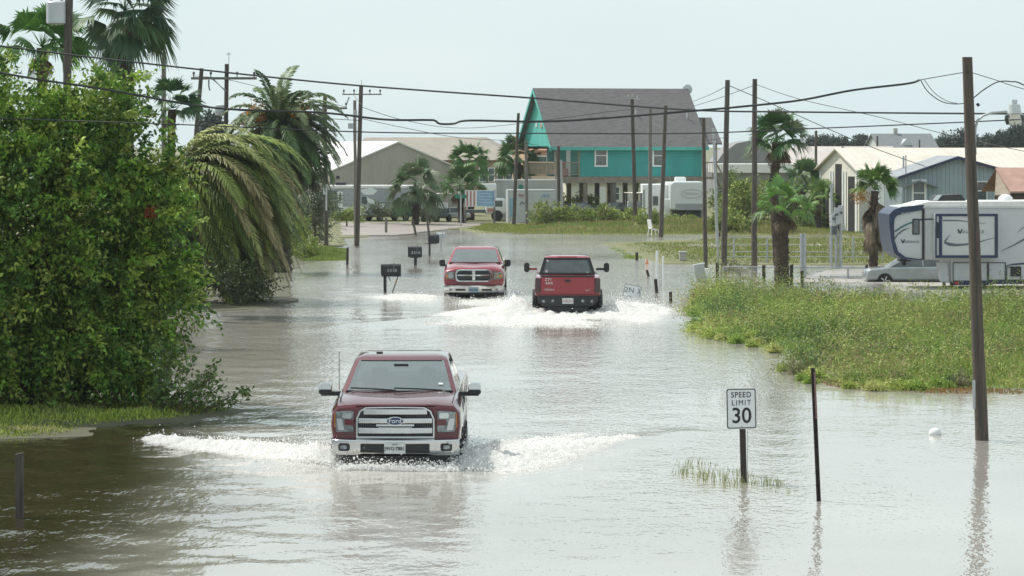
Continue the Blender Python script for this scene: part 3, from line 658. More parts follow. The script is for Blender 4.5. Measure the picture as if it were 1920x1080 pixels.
def mirror(root, side, x0, x1, y, z, h, shell, arm, name='mirror', z_arm=None, dd=.12):
    """shell from x0 (inner) to x1 (outer)"""
    m_ = MB(); a, b_ = sorted((side*x0, side*x1)); m_.prism(rrect(a, b_, z-h/2, z+h/2, h*.28, 5), y-dd/2, y+dd/2)
    o = part(name, m_, shell, root, smooth=35, bevel=.015)
    if shell is M['chrome']:
        q = MB(); q.prism(rrect(a-.004, b_+.004, z-h/2-.004, z-h*.08, h*.2, 4), y-dd/2-.006, y+dd/2-.01); part('mirror_base', q, M['black'], o, bevel=.01)
    q = MB(); za = z_arm if z_arm is not None else z-h*.42
    q.bar(*sorted((side*(x0-.24), side*(x1-.03))), za-.045, za+.025, y-.03, .11); part('arm', q, arm, o, bevel=.01)
    g_ = MB(); g_.prism(rrect(a+.012, b_-.012, z-h/2+.012, z+h/2-.012, h*.22, 5), y+dd/2+.002, y+dd/2+.006); part('mirror_glass', g_, M['satin'], o)
    return o
def underbody(root, y0, y1, w=.84, z0=-.30, z1=.32):
    u = MB(); u.b2((-w, y0, z0+.18), (w, y1, z1)); u.b2((-.35, y0-.15, z0+.1), (.35, y0+.5, z1-.05))
    for yy in (y0+.55, y1-.8): u.cyl((-.85,yy,-.02), (.85,yy,-.02), .06)
    part('chassis', u, M['dark'], root)

def body_sections(kind):
    B = []
    if kind == 'near':
        B = [(.12, [(0,.44),(.86,.44),(.975,.48),(1.0,.66),(.985,.86),(.90,.955),(.62,.985),(0,.99)]),
             (.15, [(0,.43),(.90,.43),(.995,.47),(1.015,.68),(1.0,.89),(.915,.99),(.63,1.02),(0,1.025)]),
             (.30, [(0,.30),(.93,.30),(1.01,.46),(1.025,.72),(1.005,.93),(.92,1.025),(.64,1.065),(0,1.06)]),
             (.75, [(0,.20),(.95,.20),(1.015,.42),(1.03,.74),(1.008,.97),(.93,1.07),(.66,1.115),(0,1.095)]),
             (1.25,[(0,.16),(.96,.16),(1.015,.40),(1.025,.74),(1.005,1.01),(.94,1.095),(.68,1.145),(0,1.125)]),
             (1.62,[(0,.12),(.96,.12),(1.015,.40),(1.02,.74),(1.0,1.03),(.945,1.11),(.70,1.15),(0,1.14)]),
             (2.2, [(0,.10),(.96,.10),(1.01,.40),(1.02,.74),(.995,1.05),(.95,1.12),(.80,1.12),(0,1.12)]),
             (3.95,[(0,.10),(.96,.10),(1.01,.40),(1.02,.74),(.995,1.05),(.95,1.12),(.80,1.12),(0,1.12)]),
             (5.75,[(0,.18),(.96,.18),(1.01,.40),(1.02,.74),(.995,1.05),(.97,1.14),(.80,1.14),(0,1.14)])]
    if kind == 'ram':
        B = [(.16, [(0,.36),(.86,.36),(.95,.42),(.975,.56),(.96,.74),(.88,.865),(.60,.925),(0,.935)]),
             (.20, [(0,.34),(.90,.34),(.97,.40),(.995,.58),(.98,.78),(.90,.895),(.61,.965),(0,.975)]),
             (.38, [(0,.26),(.93,.26),(1.0,.42),(1.012,.66),(.99,.86),(.90,.955),(.62,1.035),(0,1.01)]),
             (.85, [(0,.20),(.95,.20),(1.005,.42),(1.015,.70),(.99,.93),(.91,1.01),(.66,1.085),(0,1.055)]),
             (1.35,[(0,.16),(.96,.16),(1.005,.40),(1.015,.72),(.985,.98),(.92,1.05),(.68,1.11),(0,1.09)]),
             (1.72,[(0,.12),(.96,.12),(1.0,.40),(1.01,.74),(.98,1.0),(.93,1.07),(.70,1.12),(0,1.10)]),
             (2.3, [(0,.10),(.96,.10),(1.0,.40),(1.01,.74),(.975,1.02),(.93,1.09),(.80,1.09),(0,1.09)]),
             (4.0, [(0,.10),(.96,.10),(1.0,.40),(1.01,.74),(.975,1.02),(.93,1.09),(.80,1.09),(0,1.09)]),
             (5.8, [(0,.18),(.96,.18),(1.0,.40),(1.01,.74),(.975,1.02),(.95,1.11),(.80,1.11),(0,1.11)])]
    return B
CX = XX(742, 50.25)
# ------------------------------------------------------------ the near maroon pickup
def near_truck():
    T = thing('pickup_truck', 'maroon pickup with chrome grille and chrome mirrors driving through water nearest the camera', 'pickup truck', (CX, 49.92, 0), R(-.6), 'pickups on the flooded road')
    yb = lambda x: .16*(x/1.0)**2
    bow = lambda x, y: .16*(x/1.0)**2*max(0, 1-y/1.8)
    P = M['redpaint']
    loft_body(T, body_sections('near'), bow, P)
    truck_cab(T, dict(bow=.10, rbow=.02, levels=[(1.105,.94,1.40,3.95),(1.145,.925,1.47,3.93),(1.575,.765,2.26,3.80),(1.62,.735,2.36,3.74),(1.655,.62,2.55,3.55)]), P, M['glass'])
    seats(T, 2.75)
    # hood relief
    h = MB()
    for s in (-1, 1):
        h.add([(s*.36,.42,1.072),(s*.50,.42,1.072),(s*.60,1.45,1.158),(s*.42,1.45,1.150)], [(0,1,2,3)])
    # grille
    G = MB(); ou = [(-.615,.50),(.615,.50),(.615,.80),(.56,.93),(.46,.985),(0,.995),(-.46,.985),(-.56,.93),(-.615,.80)]
    inn = [(x*.955, .53+(z-.50)*.90) for x, z in ou]
    back = MB(); back.prism(inn, .095, .12, yb); g0 = part('grille', back, M['black'], T)
    fr = MB(); frame(fr, ou, inn, .035, .13, yb); part('grille_surround', fr, M['chrome'], g0, bevel=.008)
    def halfw(z): return .58 if z < .82 else .50
    for nm, z0, z1, th in (('grille_bar', .872, .958, .05), ('grille_bar', .735, .815, .06), ('grille_bar', .575, .665, .05)):
        q = MB(); q.bar(-halfw((z0+z1)/2), halfw((z0+z1)/2), z0, z1, .045, th, yb); part(nm, q, M['chrome'], g0, bevel=.012)
    q = MB(); q.bar(-.30,.30,.690,.722,.040,.03,yb); q.bar(-.27,.27,.655,.675,.030,.03,yb); part('grille_bar', q, M['chrome'], g0, bevel=.006)
    q = MB()
    for k in range(34):
        x = -.57+k*1.14/33; q.box((x, .09+yb(x), .72), (.006,.01,.40))
    part('grille_mesh', q, M['steelgrey'], g0)
    e = MB(); e.prism(ellipse(0,.775,.142,.068,28), .018, .05); em = part('badge', e, M['chrome'], T)
    e = MB(); e.prism(ellipse(0,.775,.128,.056,28), .012, .02); part('badge_face', e, M['blue'], em)
    text('badge_lettering', 'Ford', .098, M['chrome'], em, (0,.010,.777), ext=.002, sx=1.08, bold=.001)
    # headlamps: C shape round a body coloured block
    for s in (-1, 1):
        bk = MB(); bk.prism([(s*.655,.595),(s*.925,.585),(s*.955,.70),(s*.945,.90),(s*.70,.925),(s*.655,.91)], .075, .14, yb)
        hl = part('headlight', bk, M['lamp'], T, bevel=.012)
        b_ = MB(); b_.prism([(s*.64,.70),(s*.80,.70),(s*.80,.79),(s*.64,.79)], .050, .09, yb); part('lamp_divider', b_, P, hl, bevel=.01)
        b_ = MB(); b_.prism(rrect(*sorted((s*.685, s*.835)), .805,.895,.03), .055, .08, yb); part('lamp_reflector', b_, M['chrome'], hl)
        b_ = MB(); b_.prism([(s*.80,.62),(s*.90,.62),(s*.925,.80),(s*.84,.80)], .060, .08, yb); part('lamp_reflector', b_, M['satin'], hl)
        b_ = MB(); b_.prism([(s*.952,.66),(s*.962,.66),(s*.956,.88),(s*.946,.88)], .065, .11, yb); part('marker_lens', b_, M['amber'], hl)
    # bumper
    bb = MB(); N = 16; prof = [(.0,.475),(.0,.33),(.035,.235),(.16,.215),(.22,.30),(.22,.49),(.06,.495)]
    vs = []; 
    for i in range(N+1):
        x = -1.0+2*i/N; yy = .16*x*x+.06*max(0,abs(x)-.85)*4
        zoff = .025 if abs(x) < .55 else 0
        vs += [(x, y_-.045+yy, z_+(zoff*(z_ < .25))) for y_, z_ in prof]
    k = len(prof); bb.add(vs, [(i*k+j, i*k+(j+1)%k, (i+1)*k+(j+1)%k, (i+1)*k+j) for i in range(N) for j in range(k)]+[tuple(range(k)), tuple(range(N*k,(N+1)*k))])
    bo = part('front_bumper', bb, M['chrome'], T, smooth=30, bevel=.01)
    a = MB(); a.bar(-.545,.545,.285,.432,-.052,.05,yb); ai = part('air_intake', a, M['black'], bo, bevel=.02)
    for s in (-1,1):
        f = MB(); f.prism(rrect(*sorted((s*.71,s*.89)),.305,.425,.035), -.052, -.01, yb); fo = part('fog_light', f, M['black'], bo)
        f = MB(); f.prism(rrect(*sorted((s*.755,s*.86)),.335,.395,.02), -.062, -.04, yb); part('fog_lens', f, M['lamp'], fo)
    pl = MB(); pl.prism(rrect(-.165,.165,.275,.440,.012), -.078, -.055); plo = part('licence_plate', pl, M['pwhite'], bo)
    text('plate_number', 'JWG·7881', .074, M['ink'], plo, (0,-.080,.352), bold=.0012)
    text('plate_state', 'TEXAS', .030, M['blue'], plo, (0,-.080,.418))
    # wipers and cowl
    c = MB(); c.bar(-.86,.86,1.128,1.146,1.36,.10, lambda x: .10*x*x); part('cowl', c, M['black'], T)
    for x0, x1, y0_, y1_ in ((-.78,-.05,0,0),(-.08,.70,0,0)):
        wpr = MB(); wpr.tube([(x0,1.40+.1*x0*x0,1.185),(lerp(x0,x1,.5),1.385,1.175),(x1,1.40,1.150)], .013); part('wiper', wpr, M['black'], T)
    # mirrors (chrome caps)
    for s in (-1, 1): mirror(T, s, 1.10, 1.305, 1.72, 1.16, .185, M['chrome'], M['black'])
    an = MB(); an.tube([(-.93,.95,1.07),(-.935,1.0,1.80)], .005); part('antenna', an, M['black'], T)
    # doors, handles, side trim, running board, bed
    for s in (-1,1):
        for yy in (2.0, 2.95, 3.9):
            q = MB(); q.box((s*1.014, yy, .62), (.012,.012,.86)); part('door_seam', q, M['dark'], T)
        for yy in (2.8,3.72):
            q = MB(); q.box((s*1.035, yy, .93), (.03,.20,.035)); part('door_handle', q, M['chrome'], T, bevel=.006)
        q = MB(); q.b2((s*.98,1.75,.02),(s*1.06,4.0,.07)); part('running_board', q, M['satin'], T, bevel=.01)
        q = MB()
        for k in range(13):
            a0 = math.pi*k/12; q.cyl((s*1.0, 1.0+.50*math.cos(a0), .07+.50*math.sin(a0)), (s*1.035, 1.0+.50*math.cos(a0), .07+.50*math.sin(a0)), .035, n=6)
        part('wheel_arch', q, M['black'], T)
        wheel(T, s*.87, 1.0, .05, side=s); wheel(T, s*.87, 4.65, .05, side=s)
    bd = MB(); bd.b2((-.80,4.05,1.146),(.80,5.65,1.150)); part('bed_cover', bd, M['black'], T)
    q = MB(); q.box((-.38,2.75,1.665),(.10,.16,.035)); part('roof_fin', q, M['black'], T, bevel=.01)
    q = MB(); q.bar(-.86,.86,.10,.23,.06,.10,yb); part('valance', q, M['black'], T)
    for s in (-1,1):
        q = MB(); q.tube([(s*.86,.16+.16*.74,.975),(s*.885,.30+.13,1.045),(s*.895,.75+.08,1.092),(s*.90,1.25+.04,1.118),(s*.905,1.50,1.135)], .006, 4); part('hood_seam', q, M['dark'], T)
        q = MB(); q.tube([(s*.64,.205,.945),(s*.80,.24,.938),(s*.95,.29,.93)], .006, 4); part('lamp_seam', q, M['dark'], T)
    q = MB(); q.bar(-.62,.62,.997,1.004,.115,.02,yb); part('hood_lip', q, M['dark'], T)
    q = MB(); q.box((0,2.13,1.49),(.24,.03,.07)); part('rear_view_mirror', q, M['black'], T, bevel=.01)
    q = MB(); q.box((.66,1.66,1.235),(.07,.012,.05),rx=R(-60)); part('windscreen_sticker', q, M['pwhite'], T)
    q = MB(); q.bar(-.66,.66,1.555,1.575,2.24,.01,lambda x: .10*x*x); part('windscreen_top_seal', q, M['black'], T)
    q = MB(); q.lathe([(.01,-.10),(.08,-.07),(.105,0),(.09,.07),(.05,.11),(.01,.12)], (.40,2.60,1.34),'z',14); q.add(*_rb((.40,2.66,1.08),(.46,.22,.34))); part('headrest', q, M['seat'], T, smooth=50)
    underbody(T, .45, 5.5)
    return T
near_truck()

# ------------------------------------------------------------ the oncoming bright red pickup
def ram_truck():
    T = thing('pickup_truck', 'bright red pickup with cross shaped grille and black mirrors coming on beyond the nearest truck', 'pickup truck', (XX(888,105.6), 105.6, .02), R(-.9), 'pickups on the flooded road')
    yb = lambda x: .22*x*x
    bow = lambda x, y: .22*x*x*max(0, 1-y/1.8)
    P = M['brightred']
    loft_body(T, body_sections('ram'), bow, P)
    truck_cab(T, dict(bow=.12, rbow=.02, levels=[(1.075,.93,1.48,4.0),(1.13,.905,1.56,3.98),(1.53,.745,2.34,3.85),(1.575,.71,2.44,3.80),(1.61,.60,2.62,3.6)]), P, M['glass'])
    seats(T, 2.85)
    ou = [(-.60,.58),(-.50,.525),(.50,.525),(.60,.58),(.625,.80),(.57,.91),(.45,.94),(-.45,.94),(-.57,.91),(-.625,.80)]
    inn = [(x*.90, .735+(z-.735)*.80) for x, z in ou]
    q = MB(); q.prism(inn, .13, .16, yb); g0 = part('grille', q, M['black'], T)
    q = MB(); frame(q, ou, inn, .06, .17, yb); part('grille_surround', q, M['chrome'], g0, bevel=.01)
    q = MB(); q.bar(-.055,.055,.58,.90,.075,.05,yb); part('grille_upright', q, M['chrome'], g0, bevel=.01)
    q = MB(); q.bar(-.54,.54,.715,.765,.085,.04,yb); part('grille_bar', q, M['chrome'], g0, bevel=.008)
    q = MB()
    for zz in (.62,.665,.81,.855): q.bar(-.53,.53,zz,zz+.010,.115,.02,yb)
    part('grille_mesh', q, M['steelgrey'], g0)
    q = MB(); q.prism([(-.045,.90),(.045,.90),(.06,.83),(0,.77),(-.06,.83)], .06,.08,yb); part('badge', q, M['satin'], T)
    for s in (-1,1):
        q = MB(); q.prism([(s*.645,.60),(s*.93,.62),(s*.965,.76),(s*.90,.83),(s*.66,.86)], .10,.18,yb); hl = part('headlight', q, M['lamp'], T, bevel=.015)
        q = MB(); q.prism(ellipse(s*.77,.73,.085,.085,14), .085,.11,yb); part('lamp_reflector', q, M['chrome'], hl)
        q = MB(); q.prism(ellipse(s*.89,.71,.035,.05,10), .085,.11,yb); part('marker_lens', q, M['amber'], hl)
    bb = MB(); N = 16; prof = [(.0,.405),(.0,.30),(.04,.18),(.16,.15),(.24,.25),(.24,.42),(.06,.43)]; vs = []
    for i in range(N+1):
        x = -.99+1.98*i/N; yy = .22*x*x+.06*max(0,abs(x)-.85)*4
        vs += [(x, y_+yy-.02, z_) for y_, z_ in prof]
    k = len(prof); bb.add(vs, [(i*k+j, i*k+(j+1)%k, (i+1)*k+(j+1)%k, (i+1)*k+j) for i in range(N) for j in range(k)]+[tuple(range(k)), tuple(range(N*k,(N+1)*k))])
    bo = part('front_bumper', bb, M['chrome'], T, smooth=30)
    for s in (-1,1):
        q = MB(); q.bar(*sorted((s*.27,s*.60)),.235,.30,-.03,.05,yb); part('air_intake', q, M['black'], bo, bevel=.01)
        q = MB(); q.prism(ellipse(s*.77,.27,.05,.045,12), -.025,.02,yb); part('fog_light', q, M['lamp'], bo)
        mirror(T, s, 1.0, 1.20, 1.75, 1.10, .20, M['black'], M['black'])
        wheel(T, s*.86, 1.05, .05, side=s); wheel(T, s*.86, 4.7, .05, side=s)
        for yy in (2.05, 3.0, 3.95):
            q = MB(); q.box((s*1.004, yy, .62), (.012,.012,.80)); part('door_seam', q, M['dark'], T)
    q = MB(); q.prism(rrect(-.165,.165,.19,.35,.012), -.05,-.03); plo = part('licence_plate', q, mat('plate_blue_white', (.25,.34,.42), .5), bo)
    text('plate_number', 'BK7·204', .08, M['ink'], plo, (0,-.053,.265))
    q = MB(); q.bar(-.50,.50,.10,.16,.06,.05,yb); part('air_dam', q, M['black'], T)
    q = MB(); q.bar(-.86,.86,1.10,1.125,1.46,.08, lambda x: .1*x*x); part('cowl', q, M['black'], T)
    underbody(T, .5, 5.5); return T
ram_truck()

# ------------------------------------------------------------ the red pickup seen from behind
def rear_truck():
    T = thing('pickup_truck', 'deep red lifted pickup seen from behind with black bumper and towing mirrors', 'pickup truck', (XX(1064.5,95.6), 95.6, 0), R(-.5), 'pickups on the flooded road')
    P = M['gmcred']; zero = lambda x, y=0: 0
    S = [(.05, [(0,.56),(.88,.56),(.955,.60),(.975,.80),(.955,1.05),(.93,1.10),(.80,1.10),(0,1.06)]),
         (.12, [(0,.54),(.90,.54),(.97,.58),(.985,.80),(.965,1.06),(.935,1.12),(.80,1.12),(0,1.06)]),
         (2.05,[(0,.48),(.90,.48),(.97,.52),(.985,.80),(.97,1.06),(.935,1.13),(.80,1.13),(0,1.06)]),
         (3.9, [(0,.45),(.90,.45),(.97,.52),(.985,.80),(.96,1.06),(.93,1.10),(.80,1.10),(0,1.10)]),
         (5.2, [(0,.45),(.90,.45),(.97,.52),(.985,.80),(.95,1.04),(.88,1.10),(.70,1.13),(0,1.12)]),
         (5.75,[(0,.55),(.85,.55),(.93,.60),(.95,.80),(.90,.96),(.80,1.02),(.60,1.04),(0,1.04)])]
    loft_body(T, S, zero, P)
    # greenhouse: ring rear is the near face here, so y0 is the back window
    truck_cab(T, dict(bow=.03, rbow=.06, levels=[(1.09,.91,1.98,4.75),(1.15,.86,2.02,4.70),(1.60,.70,2.22,3.95),(1.65,.67,2.30,3.85),(1.68,.55,2.45,3.7)]), P, M['darkglass'])
    # black surround of the back window
    q = MB(); bw = lambda z: .80+(1.15-z)*.35
    pts = [(-.845,1.155,2.02),(.845,1.155,2.02),(.70,1.60,2.215),(-.70,1.60,2.215)]
    q.add([(-.86,1.99,1.12),(.86,1.99,1.12),(.70,2.185,1.62),(-.70,2.185,1.62),(-.74,2.0,1.17),(.74,2.0,1.17),(.62,2.165,1.57),(-.62,2.165,1.57)], [(0,1,5,4),(1,2,6,5),(2,3,7,6),(3,0,4,7)])
    o = part('window_surround', q, M['black'], T); sm = o.modifiers.new('th','SOLIDIFY'); sm.thickness = .02
    q = MB(); q.add([(-.76,2.01,1.16),(.76,2.01,1.16),(.63,2.18,1.58),(-.63,2.18,1.58)], [(0,1,2,3)]); part('window_pane', q, M['pane'], T)
    for x, z, r_ in ((-.60,1.53,.035),(-.63,1.22,.045),(.62,1.18,.03)):
        yy = 2.0+(z-1.16)*.40-.012; q = MB(); q.cyl((x,yy,z),(x,yy-.006,z),r_,n=14); part('window_sticker', q, M['pwhite'], T)
    # tailgate
    q = MB(); q.prism(rrect(-.80,.80,.60,1.125,.03), .0, .06); tg = part('tailgate', q, P, T, bevel=.012)
    q = MB(); q.bar(-.82,.82,1.126,1.165,-.015,.10); part('tailgate_cap', q, M['black'], tg, bevel=.01)
    q = MB(); q.prism(rrect(-.80,.80,.66,.675,.005), -.006, .0); part('tailgate_crease', q, P, tg)
    q = MB(); q.prism(rrect(-.085,.085,.975,1.045,.02), -.014, .0); part('tailgate_handle', q, M['black'], tg, bevel=.006)
    text('decal_upper', 'Z71', .11, M['pwhite'], tg, (-.58,-.004,1.05), ext=.002, sx=1.2)
    text('decal_lower', '4X4', .11, M['pwhite'], tg, (-.56,-.004,.94), ext=.002, sx=1.2)
    text('lettering', 'SIERRA', .075, M['satin'], tg, (-.55,-.004,.745), ext=.002, sx=1.3)
    text('lettering', 'SLT', .06, M['satin'], tg, (.60,-.004,.725), ext=.002, sx=1.4)
    for s in (-1,1):
        q = MB(); q.prism(rrect(*sorted((s*.815,s*.972)),.66,1.09,.03), -.012,.20); part('tail_light', q, M['tail'], T, bevel=.012)
        q = MB()
        for k in range(15):
            a0 = math.pi*k/14; a1 = math.pi*(k+1)/14
            if k < 14: q.add([(s*x, 1.15+rr*math.cos(a), .12+rr*math.sin(a)) for a in (a0,a1) for rr, x in ((.50,.965),(.60,.965),(.60,1.04),(.50,1.06))], [(0,4,5,1),(1,5,6,2),(2,6,7,3),(3,7,4,0)])
        part('fender_flare', q, M['black'], T)
        wheel(T, s*.90, 1.15, .07, r=.46, wd=.31, side=s); wheel(T, s*.90, 4.9, .07, r=.46, wd=.31, side=s)
        mo = mirror(T, s, 1.155, 1.325, 3.95, 1.26, .30, M['black'], P if s < 0 else M['black'], z_arm=1.22, dd=.14)
        q = MB(); q.bar(*sorted((s*.92,s*1.17)),1.13,1.155,3.92,.05); part('arm', q, M['satin'], mo)
        q = MB(); q.cyl((s*.45,-.10,.42),(s*.45,-.14,.42),.045); q.cyl((s*.72,-.10,.41),(s*.72,-.14,.41),.045); part('bumper_lamp', q, M['lamp'], T, smooth=40)
        q = MB(); q.b2((s*.62,1.7,-.25),(s*1.0,1.73,.35)); part('mud_flap', q, M['rubber'], T)
    q = MB(); q.prism([(-.90,.38),(-.72,.24),(.72,.24),(.90,.38),(.93,.56),(-.93,.56)], -.10, .10); rb_ = part('rear_bumper', q, M['black'], T, bevel=.02)
    q = MB(); q.b2((-.60,-.05,.10),(.60,.15,.235)); q.b2((-.06,-.22,.12),(.06,.1,.22)); q.cyl((0,-.18,.22),(0,-.18,.30),.03); part('tow_hitch', q, M['black'], rb_)
    q = MB(); q.prism(rrect(-.165,.165,.33,.50,.012), -.125,-.105); plo = part('licence_plate', q, M['pwhite'], rb_)
    text('plate_number', 'FZR·418', .082, M['pink'], plo, (0,-.128,.41), bold=.001)
    q = MB(); q.bar(-.30,.30,1.635,1.665,2.20,.05); part('brake_light', q, M['redlens'], T)
    u = MB(); u.b2((-.62,.2,-.12),(.62,5.4,.50)); u.cyl((-.9,1.15,.07),(.9,1.15,.07),.07); u.lathe([(.05,-.16),(.17,-.08),(.17,.08),(.05,.16)],(.05,1.15,.07),'y',12); part('chassis', u, M['dark'], T)
    seats(T, 3.2); return T
rear_truck()

# ================================================================ BUILDINGS
def win(root, x, z0, z1, wd, y, m_frame=None, fw=.07, axis='x', name='window', sash=True, d=.05, depth_dir=-1):
    """framed window on a wall facing -y (axis x) at local wall plane y"""
    q = MB(); x0, x1 = x-wd/2, x+wd/2; yy = y+depth_dir*d/2
    for a, b in (((x0-fw, z0-fw), (x0, z1+fw)), ((x1, z0-fw), (x1+fw, z1+fw)), ((x0, z1), (x1, z1+fw)), ((x0, z0-fw), (x1, z0))):
        q.b2((a[0], yy-d/2-.003, a[1]), (b[0], yy+d/2, b[1]))
    if sash: q.b2((x0, yy-.02, (z0+z1)/2-.02), (x1, yy+.01, (z0+z1)/2+.03))
    o = part(name, q, m_frame or M['white'], root)
    p = MB(); p.b2((x0, y-.012, z0), (x1, y-.002, z1)); part('pane', p, M['pane'], o); return o

# ---- teal house on stilts
Y0 = 214.0; sc = F/Y0
def teal_house():
    T = thing('stilt_house', 'teal clapboard house raised on timber stilts under a steep grey shingle roof', 'house', (XX(1040,Y0), Y0, .05), R(15))
    L_, W_ = 10.35, 8.2; zf, ze, zr = 2.85, 5.05, 8.72
    q = MB(); q.b2((1.75, 0, zf), (L_-.05, W_, ze+.05)); part('wall', q, M['teal'], T)
    # gable end, overhanging on the left above the porch
    q = MB(); q.add([(0,0,ze),(0,W_,ze),(0,W_/2,zr-.05),(.14,0,ze),(.14,W_,ze),(.14,W_/2,zr-.05)], [(0,1,2),(3,5,4),(0,3,4,1),(1,4,5,2),(2,5,3,0)])
    q.b2((0,0,ze-.16),(1.75,W_,ze-.003)); gb = part('gable', q, M['aqua'], T)
    q = MB(); q.box((-.03,W_/2-.9,ze+1.25),(.05,.42,.30),rx=.3); part('fish_ornament', q, M['pink'], gb); q = MB(); q.box((-.03,W_/2+.35,ze+1.3),(.05,.34,.26),rx=-.3); part('fish_ornament', q, M['pwhite'], gb)
    q = MB(); q.gable(0, L_-.0, 0, W_, ze, zr, .38, .14); rf = part('roof', q, M['shingle'], T)
    q = MB(); q.b2((-.38,-.43,ze-.42),(L_+.38,-.385,ze-.20)); part('fascia', q, M['aqua'], rf)
    sl = (zr-ze)/(W_/2)
    q = MB()   # barge boards on the left end, aqua
    for s in (0,1):
        y0_, y1_ = (-.38, W_/2) if s == 0 else (W_+.38, W_/2); e = ze-sl*.38
        q.add([(-.42,y0_,e-.18),(-.42,y1_,zr-.18),(-.42,y1_,zr+.12),(-.42,y0_,e+.12),(-.385,y0_,e-.18),(-.385,y1_,zr-.18),(-.385,y1_,zr+.12),(-.385,y0_,e+.12)], [(0,1,2,3),(7,6,5,4),(0,4,5,1),(3,2,6,7),(0,3,7,4),(1,5,6,2)])
    part('barge_board', q, M['aqua'], rf)
    for x, z, in ((6.3,6.9),(9.9,6.7)):
        q = MB(); yv = (z-ze)/sl; q.cyl((x,yv,z-.05),(x,yv,z+.5),.05); part('roof_vent', q, M['porcelain'], rf)
    q = MB(); q.lathe([(.02,0),(.34,.06),(.36,.09),(.02,.04)], (L_+.35,W_/2,zr+.1),'y',16); q.cyl((L_+.1,W_/2,zr-.1),(L_+.35,W_/2+.05,zr+.15),.03); part('satellite_dish', q, M['porcelain'], T)
    win(T, 2.88+.35, 3.62, 4.92, .72, 0, fw=.10); win(T, 7.3, 3.62, 4.90, .72, 0, fw=.10)
    q = MB(); q.b2((L_-.10,-.02,zf),(L_+.0,.0-.004,ze-.1)); q.b2((1.75,-.02,zf),(1.83,-.004,ze-.1)); part('corner_board', q, M['teal'], T)
    # floor frame, porch deck, rail
    q = MB(); q.b2((0,-.06,zf-.42),(L_,W_,zf-.003)); fl = part('floor_frame', q, M['timber'], T)
    q = MB()
    for x in (.06, 1.68): q.b2((x-.05,-.05,zf),(x+.05,.05,ze-.17))
    q.b2((.0,-.04,zf+.92),(1.75,.04,zf+1.0)); q.b2((.0,-.03,zf+.12),(1.75,.03,zf+.18))
    for k in range(13): q.b2((.1+k*.125,-.02,zf+.15),(.14+k*.125,.02,zf+.93))
    for k in range(40): q.b2((-.02,.1+k*.2,zf+.15),(.02,.14+k*.2,zf+.93))
    q.b2((-.04,0,zf+.92),(.04,W_,zf+1.0)); part('porch_railing', q, M['timber'], T)
    q = MB(); q.b2((1.72,2.2,zf),(1.745,3.2,zf+2.0)); part('door', q, M['white'], T)
    q = MB(); q.b2((.5,.5,zf+.0),(1.1,1.2,zf+.55)); q.b2((.5,1.1,zf+.5),(1.1,1.2,zf+1.05)); part('porch_chair', q, M['pink'], T, bevel=.04)
    for yy in (.15, W_/2, W_-.15):
        for k in range(6):
            x = .15+k*(L_-.3)/5; q = MB(); q.box((x,yy,(zf-.42)/2-.002),(.27,.27,zf-.42)); part('stilt', q, M['timber'] if (k+int(yy)) % 2 else M['wood_grey'], T)
    # lean-to porch roof and stair at the right end
    q = MB(); q.gable(L_+.42, L_+1.35, .3, 4.6, 5.12, 6.75, .15, .12); part('porch_roof', q, M['shingle'], T)
    q = MB(); q.b2((L_,.5,zf-.2),(L_+1.3,4.4,zf-.05))
    for x in (L_+.1, L_+1.2): q.b2((x-.06,.5,0),(x+.06,.62,5.15 if x > L_+1 else 3.8))
    q.b2((L_,.5,zf+.9),(L_+1.3,.56,zf+.98))
    for k in range(10): q.b2((L_+.1+k*.12,.52,zf-.05),(L_+.13+k*.12,.55,zf+.9))
    for k in range(12): q.b2((L_+1.3+k*.13,.7,zf-.2-k*.22),(L_+1.5+k*.13,1.7,zf-.14-k*.22))
    q.cyl((L_+1.3,.7,zf+.8),(L_+2.9,.7,zf-1.7),.05); q.cyl((L_+1.3,.7,zf-.2),(L_+2.9,.7,zf-2.75),.08); part('staircase', q, M['timber'], T)
    return T
teal_house()

# ---- beige metal hall with white roof
def hall(name, label, ox, Y, rz, W_, L_, ze, zr, mw, mr, cat='building', z0=.04, over=.15, th=.10, trim=None, parts=()):
    T = thing(name, label, cat, (ox, Y, z0), rz)
    q = MB(); q.add([(0,0,0),(W_,0,0),(W_,0,ze),(W_/2,0,zr),(0,0,ze),(0,L_,0),(W_,L_,0),(W_,L_,ze),(W_/2,L_,zr),(0,L_,ze)], [(0,1,2,3,4),(9,8,7,6,5),(0,4,9,5),(1,6,7,2),(4,3,8,9),(3,2,7,8),(0,5,6,1)])
    part('wall', q, mw, T)
    q = MB(); q.gable(0, W_, 0, L_, ze+.003, zr+.003, over, th, 'y'); rf = part('roof', q, mr, T)
    return T, rf
T, rf = hall('metal_hall', 'beige metal hall with a low gable and a long white roof', XX(620,222), 222, R(20), 9.8, 26, 3.15, 5.15, M['tan'], M['wroof'], over=.12)
q = MB(); q.b2((-.06,-.04,0),(.10,-.005,3.1)); part('corner_trim', q, M['steelgrey'], T)
q = MB(); q.b2((-.05,3,.1),(-.01,6.2,2.6)); part('roller_door', q, M['white'], T)
q = MB(); q.box((.5,-.06,2.75),(.2,.12,.2)); part('wall_lamp', q, M['black'], T)
T = thing('large_hall', 'wide brown tan roofed building behind the beige hall', 'building', (XX(650,270), 270, .05), R(-4))
q = MB(); q.b2((0,0,0),(14.2,16,3.7)); part('wall', q, mat('dull_brick', (.30,.20,.15), .9, 0, .2, 1), T)
q = MB(); q.add([(-.4,-.4,3.7),(14.6,-.4,3.7),(14.6,16.4,3.7),(-.4,16.4,3.7),(1.0,5,5.62),(11.0,5,5.62),(11.0,11,5.62),(1.0,11,5.62)], [(0,1,5,4),(1,2,6,5),(2,3,7,6),(3,0,4,7),(4,5,6,7),(3,2,1,0)]); part('roof', q, M['dtan'], T)
